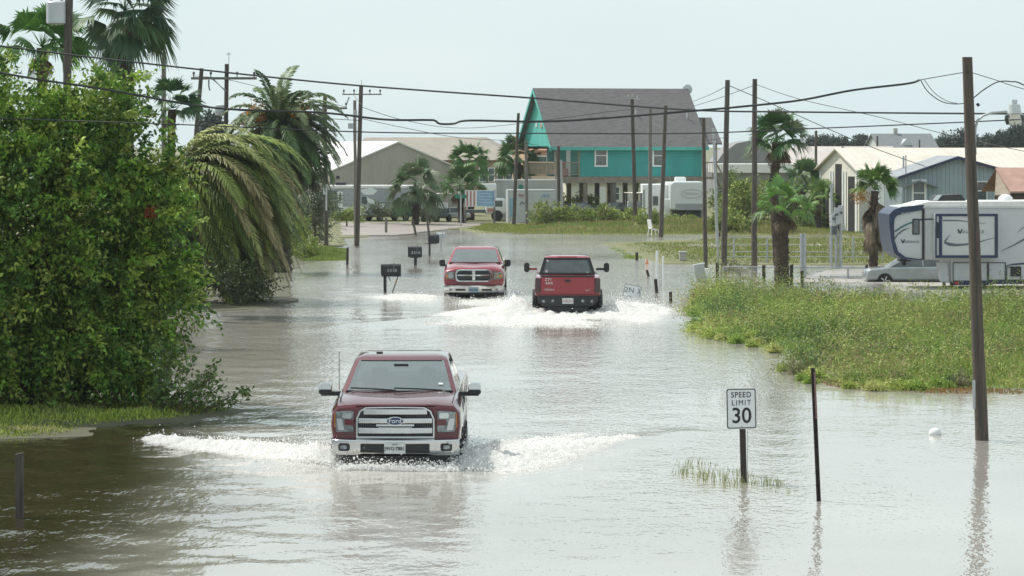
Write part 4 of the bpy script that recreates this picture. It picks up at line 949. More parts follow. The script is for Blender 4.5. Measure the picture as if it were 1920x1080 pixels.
for k in range(4): win(T, 11.5+k*.75, 1.9, 3.0, .45, 0)
# ---- orange tan house behind the palms
T = thing('stucco_house', 'orange tan stucco house with balcony rails left of the stilt house', 'house', (XX(985,240), 240, .05), R(8))
q = MB(); q.b2((0,0,0),(5.2,7,4.6)); part('wall', q, M['stucco'], T)
q = MB(); q.gable(0,5.2,0,7,4.6,5.6,.3,.1); part('roof', q, mat('clay_roof', (.42,.22,.15), .85), T)
q = MB(); q.b2((0,-1.2,2.0),(5.2,-.002,2.2)); q.b2((0,-1.2,3.2),(5.2,-1.12,3.3))
for k in range(18): q.b2((k*.3,-1.18,2.2),(k*.3+.05,-1.14,3.2))
for k in (0,2.6,5.1): q.b2((k,-1.2,0),(k+.14,-1.06,4.5))
part('balcony', q, mat('tan_timber', (.45,.33,.22), .85), T)
win(T, 1.2, 3.0, 4.1, .8, 0); win(T, 3.6, 3.0, 4.1, .8, 0); win(T, 3.0, .8, 1.8, 1.0, 0)
T = thing('cottage', 'small cream cottage with a pale gable seen between the stilts', 'house', (XX(1062,232), 232, .05), R(10))
q = MB(); q.b2((0,0,0),(5.2,5,2.3)); part('wall', q, M['cream'], T)
q = MB(); q.gable(0,5.2,0,5,2.3,3.3,.25,.1); part('roof', q, M['cream'], T)
win(T, 1.2, 1.0, 1.9, .6, 0); win(T, 3.6, 1.0, 1.9, .6, 0)
q = MB(); q.b2((2.2,-.03,0),(2.9,-.004,1.95)); part('door', q, M['white'], T)

# ---- graffiti painted container, sign boards
def scribble(root, n, x0, x1, z0, z1, y, mats):
    for k in range(n):
        x = RNG.uniform(x0,x1); z = RNG.uniform(z0,z1); q = MB(); pts = []; s = RNG.uniform(.15,.32)
        for j in range(7): pts.append((x+s*(j-3)/3.2, y, z+s*.5*math.sin(j*2.2+k)))
        q.tube(pts, .028, 5); part('spray_mark', q, mats[k % len(mats)], root)
T = thing('cargo_container', 'off white cargo container with faded spray marks standing in weeds', 'container', (XX(952,206), 206, .05), R(3))
q = MB(); q.b2((.12,0,.1),(3.0,2.4,2.02))
for k in range(14): q.box((.3+k*.2,-.012,1.05),(.09,.024,1.7))
part('shell', q, mat('container_white', (.52,.53,.53), .6, 0, .12, 1), T)
q = MB(); q.b2((0,-.03,0),(.12,2.42,2.1)); q.b2((3.0,-.03,0),(3.08,2.42,2.1)); q.b2((.12,-.03,2.02),(3.0,2.42,2.1)); q.b2((.12,-.03,0),(3.0,2.42,.1)); part('frame', q, M['porcelain'], T)
q = MB(); q.b2((.13,-.045,.35),(.38,-.031,1.55)); part('blue_panel', q, M['ltblue'], T)
scribble(T, 7, .7, 2.8, .4, 1.8, -.045, [M['pink'], M['ltblue'], M['steelgrey']])
T = thing('cargo_container', 'pale grey container standing behind the spray marked container', 'container', (XX(930,212), 212, .05), R(3))
q = MB(); q.b2((0,0,.1),(4.4,2.4,2.62)); q.b2((-.05,-.04,2.55),(4.45,2.44,2.68))
for k in range(21): q.box((.2+k*.2,-.012,1.35),(.09,.024,2.2))
part('shell', q, mat('container_grey', (.40,.40,.38), .7, 0, .15, 1), T)
q = MB(); q.lathe([(.13,0),(.17,0),(.17,.02),(.13,.02)], (1.65,-.06,2.2),'y',16); part('spray_mark', q, M['green'], T)

T = thing('billboard', 'wide board with red and white stripes beside a pale blue panel', 'sign', (XX(900,203), 203, .05), R(2), 'notice boards by the side road')
for x in (-.92,.92):
    q = MB(); q.b2((x-.06,.05,0),(x+.06,.17,2.15)); part('post', q, M['wood_grey'], T)
q = MB(); q.b2((-.95,0,1.08),(.95,.045,2.12)); pn = part('panel', q, M['signwhite'], T)
q = MB()
for k in range(3): q.b2((-.86+k*.22,-.006,1.12),(-.75+k*.22,-.001,2.08))
part('stripes', q, M['pink'], pn)
q = MB(); q.b2((-.18,-.006,1.12),(.92,-.001,2.08)); part('blue_field', q, M['ltblue'], pn)
q = MB()
for k in range(4): q.b2((-.05,-.010,1.3+k*.19),(.75-.12*(k%2),-.007,1.36+k*.19))
part('printed_lines', q, mat('print_pale', (.42,.55,.68), .6), pn)
T = thing('street_sign', 'green street name blade on a thin grey post in front of the palms', 'sign', (XX(864,196), 196, .05))
q = MB(); q.cyl((0,0,0),(0,0,2.0),.05,n=8); part('post', q, M['galv'], T)
q = MB(); q.b2((-.36,-.02,1.72),(.36,.02,1.95)); q.b2((-.02,-.30,1.97),(.02,.30,2.14)); part('name_blade', q, M['green'], T)
T = thing('box_truck', 'white flatbed truck with red markings parked under the billboard', 'truck', (XX(905,209), 209, .05), R(4))
q = MB(); q.b2((.2,0,.45),(1.5,1.8,1.5)); part('cab', q, M['white'], T, bevel=.12)
q = MB(); q.b2((.3,-.01,.95),(1.3,.0-.002,1.35)); part('side_window', q, M['pane'], T)
q = MB(); q.b2((-.1,.1,1.5),(.9,1.7,2.45)); part('roof_box', q, M['white'], T, bevel=.03)
q = MB(); q.b2((.3,-.03,.62),(.75,-.012,.85)); part('marking', q, M['pink'], T)
q = MB(); q.b2((-1.8,.1,.55),(.2,1.7,.75)); part('bed', q, M['steelgrey'], T)
for x in (-1.2, .95):
    q = MB(); q.lathe([(.1,-.1),(.36,-.1),(.38,.05),(.1,.1)], (x,.05,.36),'y',16); part('wheel', q, M['rubber'], T)

def small_car(label, px, Y, paint, yaw, s=1.0, suv=False, name='parked_car', group=None, vis=True, L_=4.5, z=.05, Hh=1.45, pdir=1):
    T = thing(name, label, 'car', (XX(px,Y), Y, z), yaw, group)
    prof = [(-L_/2,.35),(-L_/2+.05,.70),(-L_/2+.15,.82),(-L_/2+1.05,.93),(-L_/2+1.15,.92),(L_/2-.9,.95),(L_/2-.1,.90),(L_/2,.62),(L_/2-.05,.35)]
    if suv: prof = [(-L_/2,.4),(-L_/2+.03,.85),(-L_/2+1.05,1.0),(-L_/2+1.1,1.0),(L_/2-.2,1.05),(L_/2-.08,1.0),(L_/2,.7),(L_/2,.4)]
    prof = [(x*s, z_*Hh/1.45*s) for x, z_ in prof]
    q = MB(); q.prism(prof, -.86*s, .86*s); part('body', q, paint, T, smooth=35, bevel=.07, seg=3)
    gh = [(-L_/2+1.0,.90),(-L_/2+1.85,1.38),(-L_/2+2.2,1.45),(L_/2-1.3,1.42),(L_/2-.5,.93)] if not suv else [(-L_/2+1.0,.98),(-L_/2+1.6,1.55),(-L_/2+1.9,1.63),(L_/2-.45,1.60),(L_/2-.2,1.02)]
    gh = [(x*s, z_*Hh/1.45*s) for x, z_ in gh]
    q = MB(); n = len(gh)
    vs = [(x, -(.80-.22*max(0,(z_/s-.9))) *s, z_) for x, z_ in gh]+[(x, (.80-.22*max(0,(z_/s-.9)))*s, z_) for x, z_ in gh]
    q.add(vs, [tuple(range(n)), tuple(range(2*n-1,n-1,-1))]+[(i,n+i,n+(i+1)%n,(i+1)%n) for i in range(n)]); c = part('cabin', q, M['pane'], T, bevel=.02)
    q = MB(); xs = [g_[0] for g_ in gh]; zt = max(g_[1] for g_ in gh); q.b2((xs[2]-.25*s,-.64*s,zt-.05),(xs[3]+.1*s,.64*s,zt+.015)); part('roof', q, paint, T, bevel=.02)
    q = MB()
    for sy in (-1,1):
        for a,b in ((1,0),(3,4)):
            A=(gh[a][0],sy*(.805-.22*max(0,(gh[a][1]/s-.9)))*s,gh[a][1]); B=(gh[b][0],sy*.81*s,gh[b][1]); q.cyl(A,B,.035*s,n=6)
        xm = 0; q.cyl((xm,sy*.82*s,.92*Hh/1.45*s),(xm,sy*(.69)*s,zt-.03),.035*s,n=6)
    part('pillars', q, paint, c)
    for sx in (-1,1):
        for sy in (-1,1):
            x = sx*(L_/2-.82)*s; q = MB(); q.lathe([(.2*s,-.1*s),(.31*s,-.11*s),(.33*s,-.08*s),(.33*s,.08*s),(.31*s,.11*s),(.2*s,.1*s)], (x,sy*.80*s,.33*s),'y',20); w_ = part('wheel', q, M['rubber'], T, smooth=40)
            q = MB(); q.lathe([(.02,0),(.205*s,0),(.205*s,.02),(.02,.03)], (x,sy*.88*s,.33*s),'y',12)
            for k in range(5): a=k*2*math.pi/5; q.box((x+math.cos(a)*.12*s,sy*.895*s,.33*s+math.sin(a)*.12*s),(.17*s,.03,.05*s),ry=-a)
            part('rim', q, M['satin'], w_)
    q = MB(); q.box((-L_/2*s+.05,0,.62*s*Hh/1.45),(.10,1.45*s,.14*s)); part('headlights', q, M['lamp'], T, bevel=.02)
    q = MB(); q.box((L_/2*s-.03,0,.72*s*Hh/1.45),(.08,1.4*s,.12*s)); part('tail_lights', q, M['redlens'], T, bevel=.02)
    for x in (-.05, .95): 
        q = MB(); q.box((x*s,-.875*s,.80*s*Hh/1.45),(.14*s,.02,.03)); part('door_handle', q, paint, T)
    return T
small_car('dark sedan parked under the left end of the stilt house', 1078, 212.5, mat('slate_paint', (.035,.04,.05), .35, .2, coat=.6), R(8), s=.78, group='cars parked under the stilt house')
small_car('black hatchback parked between the middle stilts', 1143, 213.5, mat('graphite_paint', (.05,.05,.065), .35, .2, coat=.6), R(12), s=.78, group='cars parked under the stilt house')
small_car('silver car parked before the palms, left of the street sign', 842, 209, mat('silver_paint', (.42,.42,.42), .3, .5, coat=.6), R(6), s=.62)
small_car('dark teal car nose out beside the left travel trailer', 726, 210, mat('teal_paint', (.012,.03,.035), .35, .2, coat=.6), R(40), s=.75, suv=True)
small_car('silver white sedan parked half hidden under the nose of the large travel trailer', 1726, 118.5, mat('pearl_paint', (.36,.39,.40), .25, .3, coat=.8), R(0), L_=4.9, z=-.22, s=.86)

def golf_cart(label, px, Y, yaw):
    T = thing('golf_cart', label, 'golf cart', (XX(px,Y), Y, .05), yaw)
    q = MB(); q.b2((-.55,-1.0,.30),(.55,1.0,.55)); q.b2((-.5,.1,.55),(.5,.6,.85)); q.b2((-.5,-1.05,.5),(.5,-.8,.9)); part('body', q, M['steelgrey'], T, bevel=.05)
    q = MB(); q.b2((-.5,.55,.85),(.5,.68,1.25)); part('seat', q, M['white'], T, bevel=.04)
    q = MB(); q.b2((-.6,-.9,1.78),(.6,1.0,1.84)); part('canopy', q, M['cream'], T, bevel=.02)
    q = MB()
    for x in (-.52,.52):
        q.cyl((x,-.85,.8),(x,-.65,1.78),.02); q.cyl((x,.9,.5),(x,.9,1.78),.02)
    part('canopy_frame', q, M['galv'], T)
    for x in (-.5,.5):
        for y in (-.75,.75): q = MB(); q.lathe([(.05,-.1),(.22,-.1),(.22,.1),(.05,.1)], (x,y,.22),'x',14); part('wheel', q, M['rubber'], T)
golf_cart('golf cart with cream canopy parked under the stilt house', 1196, 212, R(20))
golf_cart('golf cart parked at the roadside before the beige hall', 818, 208, R(-30))

# ---- travel trailers
def windowbox(root, x, z, wd, h, y, name='window'):
    q = MB(); q.prism(rrect(x-wd/2, x+wd/2, z-h/2, z+h/2, min(wd,h)*.2), y-.03, y); w_ = part(name, q, M['black'], root)
    q = MB(); q.prism(rrect(x-wd/2+.04, x+wd/2-.04, z-h/2+.04, z+h/2-.04, min(wd,h)*.15), y-.036, y-.031); part('pane', q, M['pane'], w_)
def big_trailer():
    Y = 112.0; s = Y/F
    T = thing('travel_trailer', 'large white trailer with dark blue nose and framed slide out behind the tall pole', 'trailer', (XX(1667,Y), Y, 0), R(2), 'travel trailers')
    X = lambda px: (px-1667)*s
    Zf = lambda py: H-(py-270)*s
    W_ = 2.5
    # main shell with raised nose; profile in x,z
    pr_ = [(X(1672),Zf(400)),(X(1690),Zf(387)),(X(1730),Zf(383)),(X(2130),Zf(381)),(X(2150),Zf(395)),(X(2150),Zf(520)),(X(1784),Zf(530)),(X(1784),Zf(488)),(X(1702),Zf(487)),(X(1682),Zf(476)),(X(1673),Zf(450))]
    q = MB(); q.prism(pr_, 0, W_); part('shell', q, M['rvwhite'], T, smooth=20, bevel=.04)
    q = MB(); q.prism([(X(1712),Zf(385)),(X(1740),Zf(378)),(X(2130),Zf(376)),(X(2148),Zf(386)),(X(2148),Zf(388)),(X(1712),Zf(388))], -.03, W_+.03); rfo = part('roof', q, M['rvroof'], T, bevel=.02)
    q = MB(); q.b2((X(1715),-.045,Zf(390)),(X(2148),-.004,Zf(388))); part('roof_rail', q, M['satin'], rfo)
    # navy nose cap outline
    ou = [(X(1733),Zf(384)),(X(1690),Zf(388)),(X(1676),Zf(393)),(X(1667),Zf(402)),(X(1667),Zf(420)),(X(1671),Zf(452)),(X(1676),Zf(474)),(X(1690),Zf(486)),(X(1733),Zf(487.5))]
    inn = [(X(1729),Zf(394)),(X(1694),Zf(400)),(X(1682),Zf(404)),(X(1677),Zf(410)),(X(1676),Zf(425)),(X(1677),Zf(450)),(X(1684),Zf(472)),(X(1698),Zf(482)),(X(1729),Zf(486.5))]
    q = MB(); n = len(ou); vs = [(x,-.05,z) for x,z in ou]+[(x,-.05,z) for x,z in inn]+[(x,W_+.05,z) for x,z in ou]+[(x,-.01,z) for x,z in inn]+[(x,W_+.05,z) for x,z in inn]
    fs = []
    for i in range(n-1): fs += [(i,i+1,n+i+1,n+i),(i,2*n+i,2*n+i+1,i+1),(n+i,n+i+1,3*n+i+1,3*n+i),(2*n+i,4*n+i,4*n+i+1,2*n+i+1)]
    fs.append((0,n,3*n,2*n)); q.add(vs, fs); part('nose_cap', q, M['navy'], T, smooth=30)
    q = MB(); q.b2((X(1729),-.05,Zf(487)),(X(1733.5),-.006,Zf(391))); part('nose_trim', q, M['black'], T)
    q = MB()
    for px in (1692,1699,1705): q.box((X(px),-.06,Zf(399.5-(px-1692)*.12)),(.06,.03,.045))
    part('marker_lights', q, M['lamp'], T)
    # decals: stripes as curved ribbons
    def ribbon(pts, y, m, nm='decal'):
        q = MB(); up = [(X(a), y, Zf(b-h)) for a,b,h in pts]; dn = [(X(a), y, Zf(b+h)) for a,b,h in pts]; n = len(pts)
        q.add(up+dn, [(i,i+1,n+i+1,n+i) for i in range(n-1)]); o = part(nm, q, m, T); sm = o.modifiers.new('th','SOLIDIFY'); sm.thickness = .004
    teal_d = mat('teal_decal', (.04,.12,.14), .4)
    ribbon([(1678,434,2),(1690,426,2),(1702,420,1.7),(1713,416,1.4)], -.012, teal_d)
    ribbon([(1677,448,2.6),(1684,439,2.2),(1693,432,1.6),(1706,427,.3)], -.012, M['steelgrey'])
    ribbon([(1724,412,1.4),(1740,411,1.4),(1750,411,1.2)], -.012, M['navy'])
    windowbox(T, X(1717.5), Zf(425), 13.5*s, 30*s, -.004)
    # slide out
    q = MB(); q.b2((X(1750),-.42,Zf(483)),(X(1868),.1,Zf(400))); so_ = part('slide_out', q, M['rvwhite'], T, bevel=.015)
    q = MB()
    for a,b,c,d in ((1750,400,1868,405),(1750,478,1868,483),(1862,405,1868,478),(1757,405,1763,478),(1750,405,1753,478)): q.b2((X(a),-.455,Zf(d)),(X(c),-.422,Zf(b)))
    part('slide_out_trim', q, M['navy'], so_, bevel=.01)
    q = MB(); q.b2((X(1752.8),-.44,Zf(446)),(X(1757.2),-.423,Zf(416))); part('slide_out_seal', q, M['black'], so_)
    ribbon([(1764,413,1.3),(1790,413,1.2),(1815,415,.8),(1845,419,.3)], -.425, M['steelgrey'])
    ribbon([(1778,439,.4),(1771,449,2.5),(1767,453.5,2.6),(1775,457,3.2),(1788,459,2.6),(1805,458,2.0),(1830,454,1.2),(1862,445,.5)], -.425, M['steelgrey'])
    text('decal_lettering', 'V', .20, M['ink'], T, (X(1693),-.014,Zf(453)), sx=1.2, bold=.006); text('decal_lettering', 'ENGEANCE', .105, M['steelgrey'], T, (X(1707),-.014,Zf(453.5)), sx=1.15)
    text('decal_lettering', 'V', .24, M['ink'], T, (X(1797),-.425,Zf(434)), sx=1.2, bold=.006); text('decal_lettering', 'ENGEANCE', .14, M['steelgrey'], T, (X(1817),-.425,Zf(434.5)), sx=1.3)
    ribbon([(1878,471,.3),(1900,461,1.2),(1920,450,2),(1945,432,3)], -.012, M['steelgrey'])
    ribbon([(1908,437,.3),(1920,427,.8),(1940,412,1.5)], -.012, teal_d)
    ribbon([(1885,499,.4),(1900,496,1.4),(1960,492,2),(2100,490,2)], -.012, M['navy'])
    # belly: compartment doors, corner steps, landing legs
    def outline_box(a,b,c,d,nm='hatch'):
        q = MB(); fr = .8
        for p in ((a,b,c,b+1.4),(a,d-1.4,c,d),(a,b+1.4,a+1.4,d-1.4),(c-1.4,b+1.4,c,d-1.4)): q.b2((X(p[0]),-.03,Zf(p[3])),(X(p[2]),-.003,Zf(p[1])))
        part(nm, q, M['black'], T)
    outline_box(1787,492,1853,530); outline_box(1854,492,1887,526); outline_box(1888,500,1916,526)
    q = MB(); q.b2((X(1789),-.04,Zf(535)),(X(1862),.6,Zf(526))); q.b2((X(1862),-.04,Zf(533)),(X(2140),.6,Zf(527))); part('lower_sill', q, M['navy'], T)
    q = MB(); q.prism([(X(1758),Zf(492)),(X(1777),Zf(492)),(X(1781),Zf(531)),(X(1766),Zf(529))], .05, .4); part('corner_panel', q, M['rvwhite'], T, bevel=.02)
    for px, sub in ((1773,545),(1787,548),(1849,535),(2100,545)):
        q = MB(); q.b2((X(px)-.05,.2,-.02),(X(px)+.05,.3,Zf(526))); q.b2((X(px)-.12,.13,-.02),(X(px)+.12,.37,.03)); part('landing_leg', q, M['black'], T)
    q = MB(); q.b2((X(1792)-.03,-.06,Zf(533)),(X(1792)+.12,-.041,Zf(528))); part('reflector', q, M['redlens'], T)
    q = MB(); q.b2((X(1896),-.05,Zf(518)),(X(1914),-.004,Zf(500))); part('outlet_box', q, M['black'], T)
    q = MB(); q.b2((X(1695),.9,Zf(492)),(X(1716),1.5,Zf(487.5))); q.cyl((X(1705),1.2,Zf(492)),(X(1705),1.2,Zf(500)),.08); part('hitch_pin_box', q, M['black'], T)
    for k in (1,):
        for px in (2010, 2060):
            q = MB(); q.lathe([(.1,-.12),(.40,-.12),(.42,.0),(.40,.12),(.1,.12)], (X(px),.15,.40),'y',20); part('wheel', q, M['rubber'], T)
    # roof gear
    q = MB(); q.prism([(X(1756),Zf(379)),(X(1764),Zf(367)),(X(1812),Zf(365)),(X(1822),Zf(379))], .9, 1.9); ac = part('air_conditioner', q, M['black'], T, bevel=.04)
    q = MB(); q.prism([(X(1757),Zf(377)),(X(1765),Zf(367)),(X(1775),Zf(366)),(X(1766),Zf(377))], .86, .90); part('fairing', q, M['porcelain'], ac)
    q = MB(); q.lathe([(.02,.22),(.14,.20),(.25,.10),(.27,0),(.02,0)], (X(1899),1.2,Zf(377)),'z',16); part('roof_vent', q, M['white'], T, smooth=50)
big_trailer()
def mid_trailer():
    Y = 210.0; s = Y/F; X = lambda px: (px-1283)*s; Z = lambda py: H-(py-270)*s
    T = thing('travel_trailer', 'white trailer with grey front badge, parked nose on beside the right end stilts', 'trailer', (XX(1283,Y), Y-3.2, .0), R(0), 'travel trailers')
    fr = [(X(1252),Z(392)),(X(1316),Z(392)),(X(1317),Z(345)),(X(1310),Z(339)),(X(1258),Z(339)),(X(1252),Z(345))]
    q = MB(); q.prism(fr, 0, 1.6); part('nose', q, mat('trailer_white', (.66,.68,.69), .3, 0, .04, 1, coat=.4), T, smooth=30, bevel=.12, seg=4)
    q = MB(); q.prism([(X(1253),Z(410)),(X(1316),Z(410)),(X(1316),Z(342)),(X(1253),Z(342))], 1.6, 9.0); part('shell', q, M['white'], T, bevel=.05)
    q = MB(); q.b2((X(1205),3.2,Z(405)),(X(1253),8.8,Z(346))); so_ = part('slide_out', q, M['white'], T, bevel=.05)
    q = MB(); q.b2((X(1224),3.16,Z(385)),(X(1234),3.195,Z(368))); part('window', q, M['pane'], so_)
    q = MB(); q.b2((X(1206.5),3.16,Z(392)),(X(1208.5),3.195,Z(356))); q.b2((X(1203),3.5,Z(385)),(X(1204.9),5,Z(362))); part('window', q, M['pane'], so_)
    q = MB(); q.b2((X(1240),.9,Z(412)),(X(1254),1.55,Z(372))); part('side_panel', q, M['white'], T, bevel=.04)
    e = MB(); frame(e, ellipse(X(1292),Z(361.5),.72,.30,28), ellipse(X(1292),Z(361.5),.66,.25,28), -.03, .01, lambda x: 0); bd = part('front_badge', e, M['porcelain'], T)
    q = MB(); q.tube([(X(1278)+k*.042,-.02,Z(361.5)+.11*math.sin(k*1.35)*(1.2-k*.03)) for k in range(24)], .018, 5); part('badge_script', q, M['porcelain'], bd)
    q = MB(); q.b2((X(1262),-.0-.03,Z(392)),(X(1312),.02,Z(380))); part('lower_band', q, M['rvgrey'], T)
    q = MB(); q.b2((X(1256),1.2,Z(412)),(X(1314),1.5,Z(394))); q.b2((X(1283),.5,Z(400)),(X(1292),1.5,Z(392))); part('hitch_frame', q, M['steelgrey'], T)
    q = MB(); q.b2((X(1266),3.0,Z(342)),(X(1286),4.4,Z(332))); part('air_conditioner', q, M['white'], T, bevel=.08)
    for px in (1256,1312):
        q = MB(); q.b2((X(px)-.06,1.1,.05),(X(px)+.06,1.22,Z(394))); part('landing_leg', q, M['galv'], T)
    for y in (6.2,7.1):
        for px in (1256,1314):
            q = MB(); q.lathe([(.1,-.12),(.40,-.12),(.40,.12),(.1,.12)], (X(px),y,.42),'x',16); part('wheel', q, M['rubber'], T)
mid_trailer()
def left_trailer():
    Y = 214.0; s = Y/F; X = lambda px: (px-615)*s; Z = lambda py: H-(py-270)*s
    T = thing('travel_trailer', 'grey and white fifth wheel trailer with white door parked before the beige hall', 'trailer', (XX(615,Y), Y-3, .0), 0, 'travel trailers')
    q = MB(); q.prism([(X(616),Z(402)),(X(694),Z(402)),(X(709),Z(392)),(X(722),Z(383)),(X(770),Z(380)),(X(778),Z(368)),(X(778),Z(352)),(X(700),Z(348)),(X(616),Z(349))], 0, 2.5); part('shell', q, M['rvgrey'], T, bevel=.05)
    q = MB(); q.b2((X(616),-.02,Z(352)),(X(776),2.52,Z(346.5))); part('roof', q, M['rvroof'], T, bevel=.03)
    q = MB(); q.prism([(X(639),Z(402)),(X(692),Z(402)),(X(707),Z(393)),(X(702),Z(384)),(X(639),Z(387))], -.02, -.003); part('lower_panel', q, M['white'], T)
    q = MB(); q.b2((X(638),-.035,Z(399)),(X(647),-.004,Z(358))); dr = part('door', q, M['white'], T, bevel=.01)
    q = MB(); q.b2((X(641),-.045,Z(376)),(X(644.5),-.037,Z(362))); part('door_window', q, M['pane'], dr)
    q = MB(); q.prism([(X(678),Z(355)),(X(700),Z(351)),(X(712),Z(356)),(X(703),Z(364)),(X(688),Z(364))], -.02, -.004); part('decal', q, M['white'], T)
    q = MB(); q.prism([(X(690),Z(367)),(X(700),Z(372)),(X(718),Z(381)),(X(709),Z(384)),(X(694),Z(378))], -.02, -.004); part('decal', q, M['white'], T)
    windowbox(T, X(687), Z(374), 9*s, 12*s, -.004)
    q = MB(); q.b2((X(617),-.03,Z(372)),(X(635),-.004,Z(356))); part('window', q, M['pane'], T)
    q = MB(); q.b2((X(632),-.02,Z(408)),(X(690),2.3,Z(402.2))); part('skirt', q, M['dark'], T)
    for px in (650,665):
        q = MB(); q.lathe([(.1,-.1),(.38,-.1),(.38,.1),(.1,.1)], (X(px),.1,.38),'y',16); part('wheel', q, M['rubber'], T)
    q = MB(); q.b2((X(632),.8,Z(346.4)),(X(652),1.8,Z(341))); part('air_conditioner', q, M['black'], T, bevel=.05)
left_trailer()

# ---- buildings on the right
Yb = 182.0
T = thing('metal_barn', 'long pale metal barn with cream roof and tall dark slots in its end wall', 'building', (XX(1611,Yb), Yb, .04), R(12))
q = MB(); q.b2((0,0,0),(34,7.6,3.55)); part('wall', q, M['gmetal'], T)
q = MB(); q.add([(-.004,0,0),(-.004,7.6,0),(-.004,7.6,3.55),(-.004,3.8,4.75),(-.004,0,3.55)], [(0,1,2,3,4)]); ge = part('end_wall', q, M['cream'], T)
q = MB()
for y0, y1, z1 in ((.8,2.0,3.2),(3.2,4.4,3.9),(5.6,6.8,3.0)): q.b2((-.02,y0,.0),(-.008,y1,z1))
part('door_opening', q, M['dark'], ge)
for y0 in (.3,2.3,2.8,4.7,5.2,7.1): q = MB(); q.b2((-.06,y0,0),(-.022,y0+.22,3.5)); part('door_post', q, M['white'], ge)
q = MB(); q.gable(0,34,0,7.6,3.556,4.75,.25,.09); part('roof', q, M['croof'], T)
q = MB(); q.b2((1.0,-.02,.2),(1.5,-.004,3.3)); q.b2((2.2,-.02,.2),(2.35,-.004,3.3)); q.b2((2.7,-.02,.2),(2.85,-.004,3.3)); part('wall_panel', q, M['white'], T)
Yh = 150.0
T = thing('cottage', 'blue grey board cottage with dark barge boards behind the large trailer', 'house', (XX(1692,Yh), Yh, .04), R(0))
W_ = XX(1880,Yh)-XX(1692,Yh); ze = ZZ(331,Yh)-.04; zr = ZZ(296,Yh)-.04; xr = XX(1795,Yh)-XX(1692,Yh)
q = MB(); q.add([(0,0,0),(W_,0,0),(W_,0,ze+.3),(xr,0,zr),(0,0,ze),(0,7,0),(W_,7,0),(W_,7,ze+.3),(xr,7,zr),(0,7,ze)], [(0,1,2,3,4),(9,8,7,6,5),(0,4,9,5),(1,6,7,2),(4,3,8,9),(3,2,7,8)]); part('wall', q, M['bluegrey'], T)
q = MB()
def slab(q, a, b, y0, y1, th):
    q.add([(a[0],y0,a[1]),(b[0],y0,b[1]),(b[0],y0,b[1]+th),(a[0],y0,a[1]+th),(a[0],y1,a[1]),(b[0],y1,b[1]),(b[0],y1,b[1]+th),(a[0],y1,a[1]+th)], [(0,1,2,3),(7,6,5,4),(0,4,5,1),(3,2,6,7),(0,3,7,4),(1,5,6,2)])
slab(q, (-.25,ze-.08), (xr,zr+.01), -.30, 7.2, .08); slab(q, (xr,zr+.01), (W_+.25,ze+.22), -.30, 7.2, .08); rf = part('roof', q, M['greyroof'], T)
q = MB(); slab(q, (-.25,ze-.14), (xr,zr-.05), -.335, -.302, .12); slab(q, (xr,zr-.05), (W_+.25,ze+.16), -.335, -.302, .12); part('barge_board', q, M['navy'], rf)
win(T, XX(1723,Yh)-XX(1692,Yh), ZZ(385,Yh), ZZ(342,Yh), .50, 0, fw=.10)
win(T, XX(1841,Yh)-XX(1692,Yh), ZZ(376,Yh), ZZ(343,Yh), .42, 0, fw=.05)
q = MB(); slab(q, (.05,ze-.48), (.78,ze-.22), -.45, -.01, .06); slab(q, (.78,ze-.22), (1.65,ze-.52), -.45, -.01, .06); part('porch_gable', q, M['greyroof'], T)
q = MB(); q.b2((1.55,-.05,ze-1.5),(1.63,-.003,ze-1.35)); part('wall_lamp', q, M['black'], T)
q = MB(); q.b2((.0,-.03,0),(.10,-.003,ze-.1)); q.b2((.30,-.02,ze-1.9),(.36,-.003,ze-.5)); q.b2((1.30,-.03,0),(1.36,-.003,ze-.55)); part('trim_board', q, M['bluegrey'], T)
q = MB(); q.cyl((.15,-.1,ze-1.3),(.15,-.1,ze+1.0),.03); part('vent_pipe', q, M['galv'], T)
T = thing('shed', 'shed with rust brown sloping roof at the right edge behind the large trailer', 'shed', (XX(1880,141), 141, .04), 0)
z1 = ZZ(362,141)-.04; z2 = ZZ(318,141)-.04
q = MB(); q.b2((.25,0,0),(5,4,z1-.05)); part('wall', q, mat('brown_board', (.10,.075,.06), .9), T)
q = MB(); q.add([(.28,-.4,z1),(5.3,-.4,z1),(5.3,2,z2),(-.02,2,z2),(.28,-.4,z1+.08),(5.3,-.4,z1+.08),(5.3,2,z2+.08),(-.02,2,z2+.08)], [(0,1,2,3),(7,6,5,4),(0,4,5,1),(3,2,6,7),(0,3,7,4),(1,5,6,2)])
q.add([(-.0,2,z2),(5.3,2,z2),(5.3,4.4,z1),(-.3,4.4,z1)], [(0,1,2,3)]); part('roof', q, M['brownroof'], T)
q = MB(); q.add([(.02,2,z2-.05),(.30,-.35,z1-.05),(-.32,.2,z1-.1)], [(0,1,2)]); part('barge_board', q, M['timber'], T)
# distant
Yd = 340.0
T = thing('distant_house', 'far pale house with grey roof, dormer and chimney above the cream barn roof', 'house', (XX(1652,Yd), Yd, .05), R(10))
q = MB(); q.b2((0,0,0),(6.2,6,4.5)); q.add([(0,0,4.5),(0,6,4.5),(0,3,6.0)], [(0,1,2)]); part('wall', q, M['porcelain'], T)
q = MB(); q.gable(0,6.2,0,6,4.5,6.05,.25,.12); rf = part('roof', q, mat('far_roof', (.17,.18,.19), .9), T)
q = MB(); q.add([(2.3,.6,4.9),(3.7,.6,4.9),(3.0,.6,5.6),(3.0,2.4,5.6),(2.3,1.4,4.9),(3.7,1.4,4.9)], [(0,1,2),(0,2,3,4),(1,5,3,2)]); part('dormer', q, M['porcelain'], rf)
q = MB(); q.b2((2.3,2.9,5.7),(2.7,3.3,6.75)); part('chimney', q, M['conc'], rf)
T = thing('long_shed', 'long low grey shed with white roof edge behind the two tall palms', 'building', (XX(1345,240), 240, .05), 0)
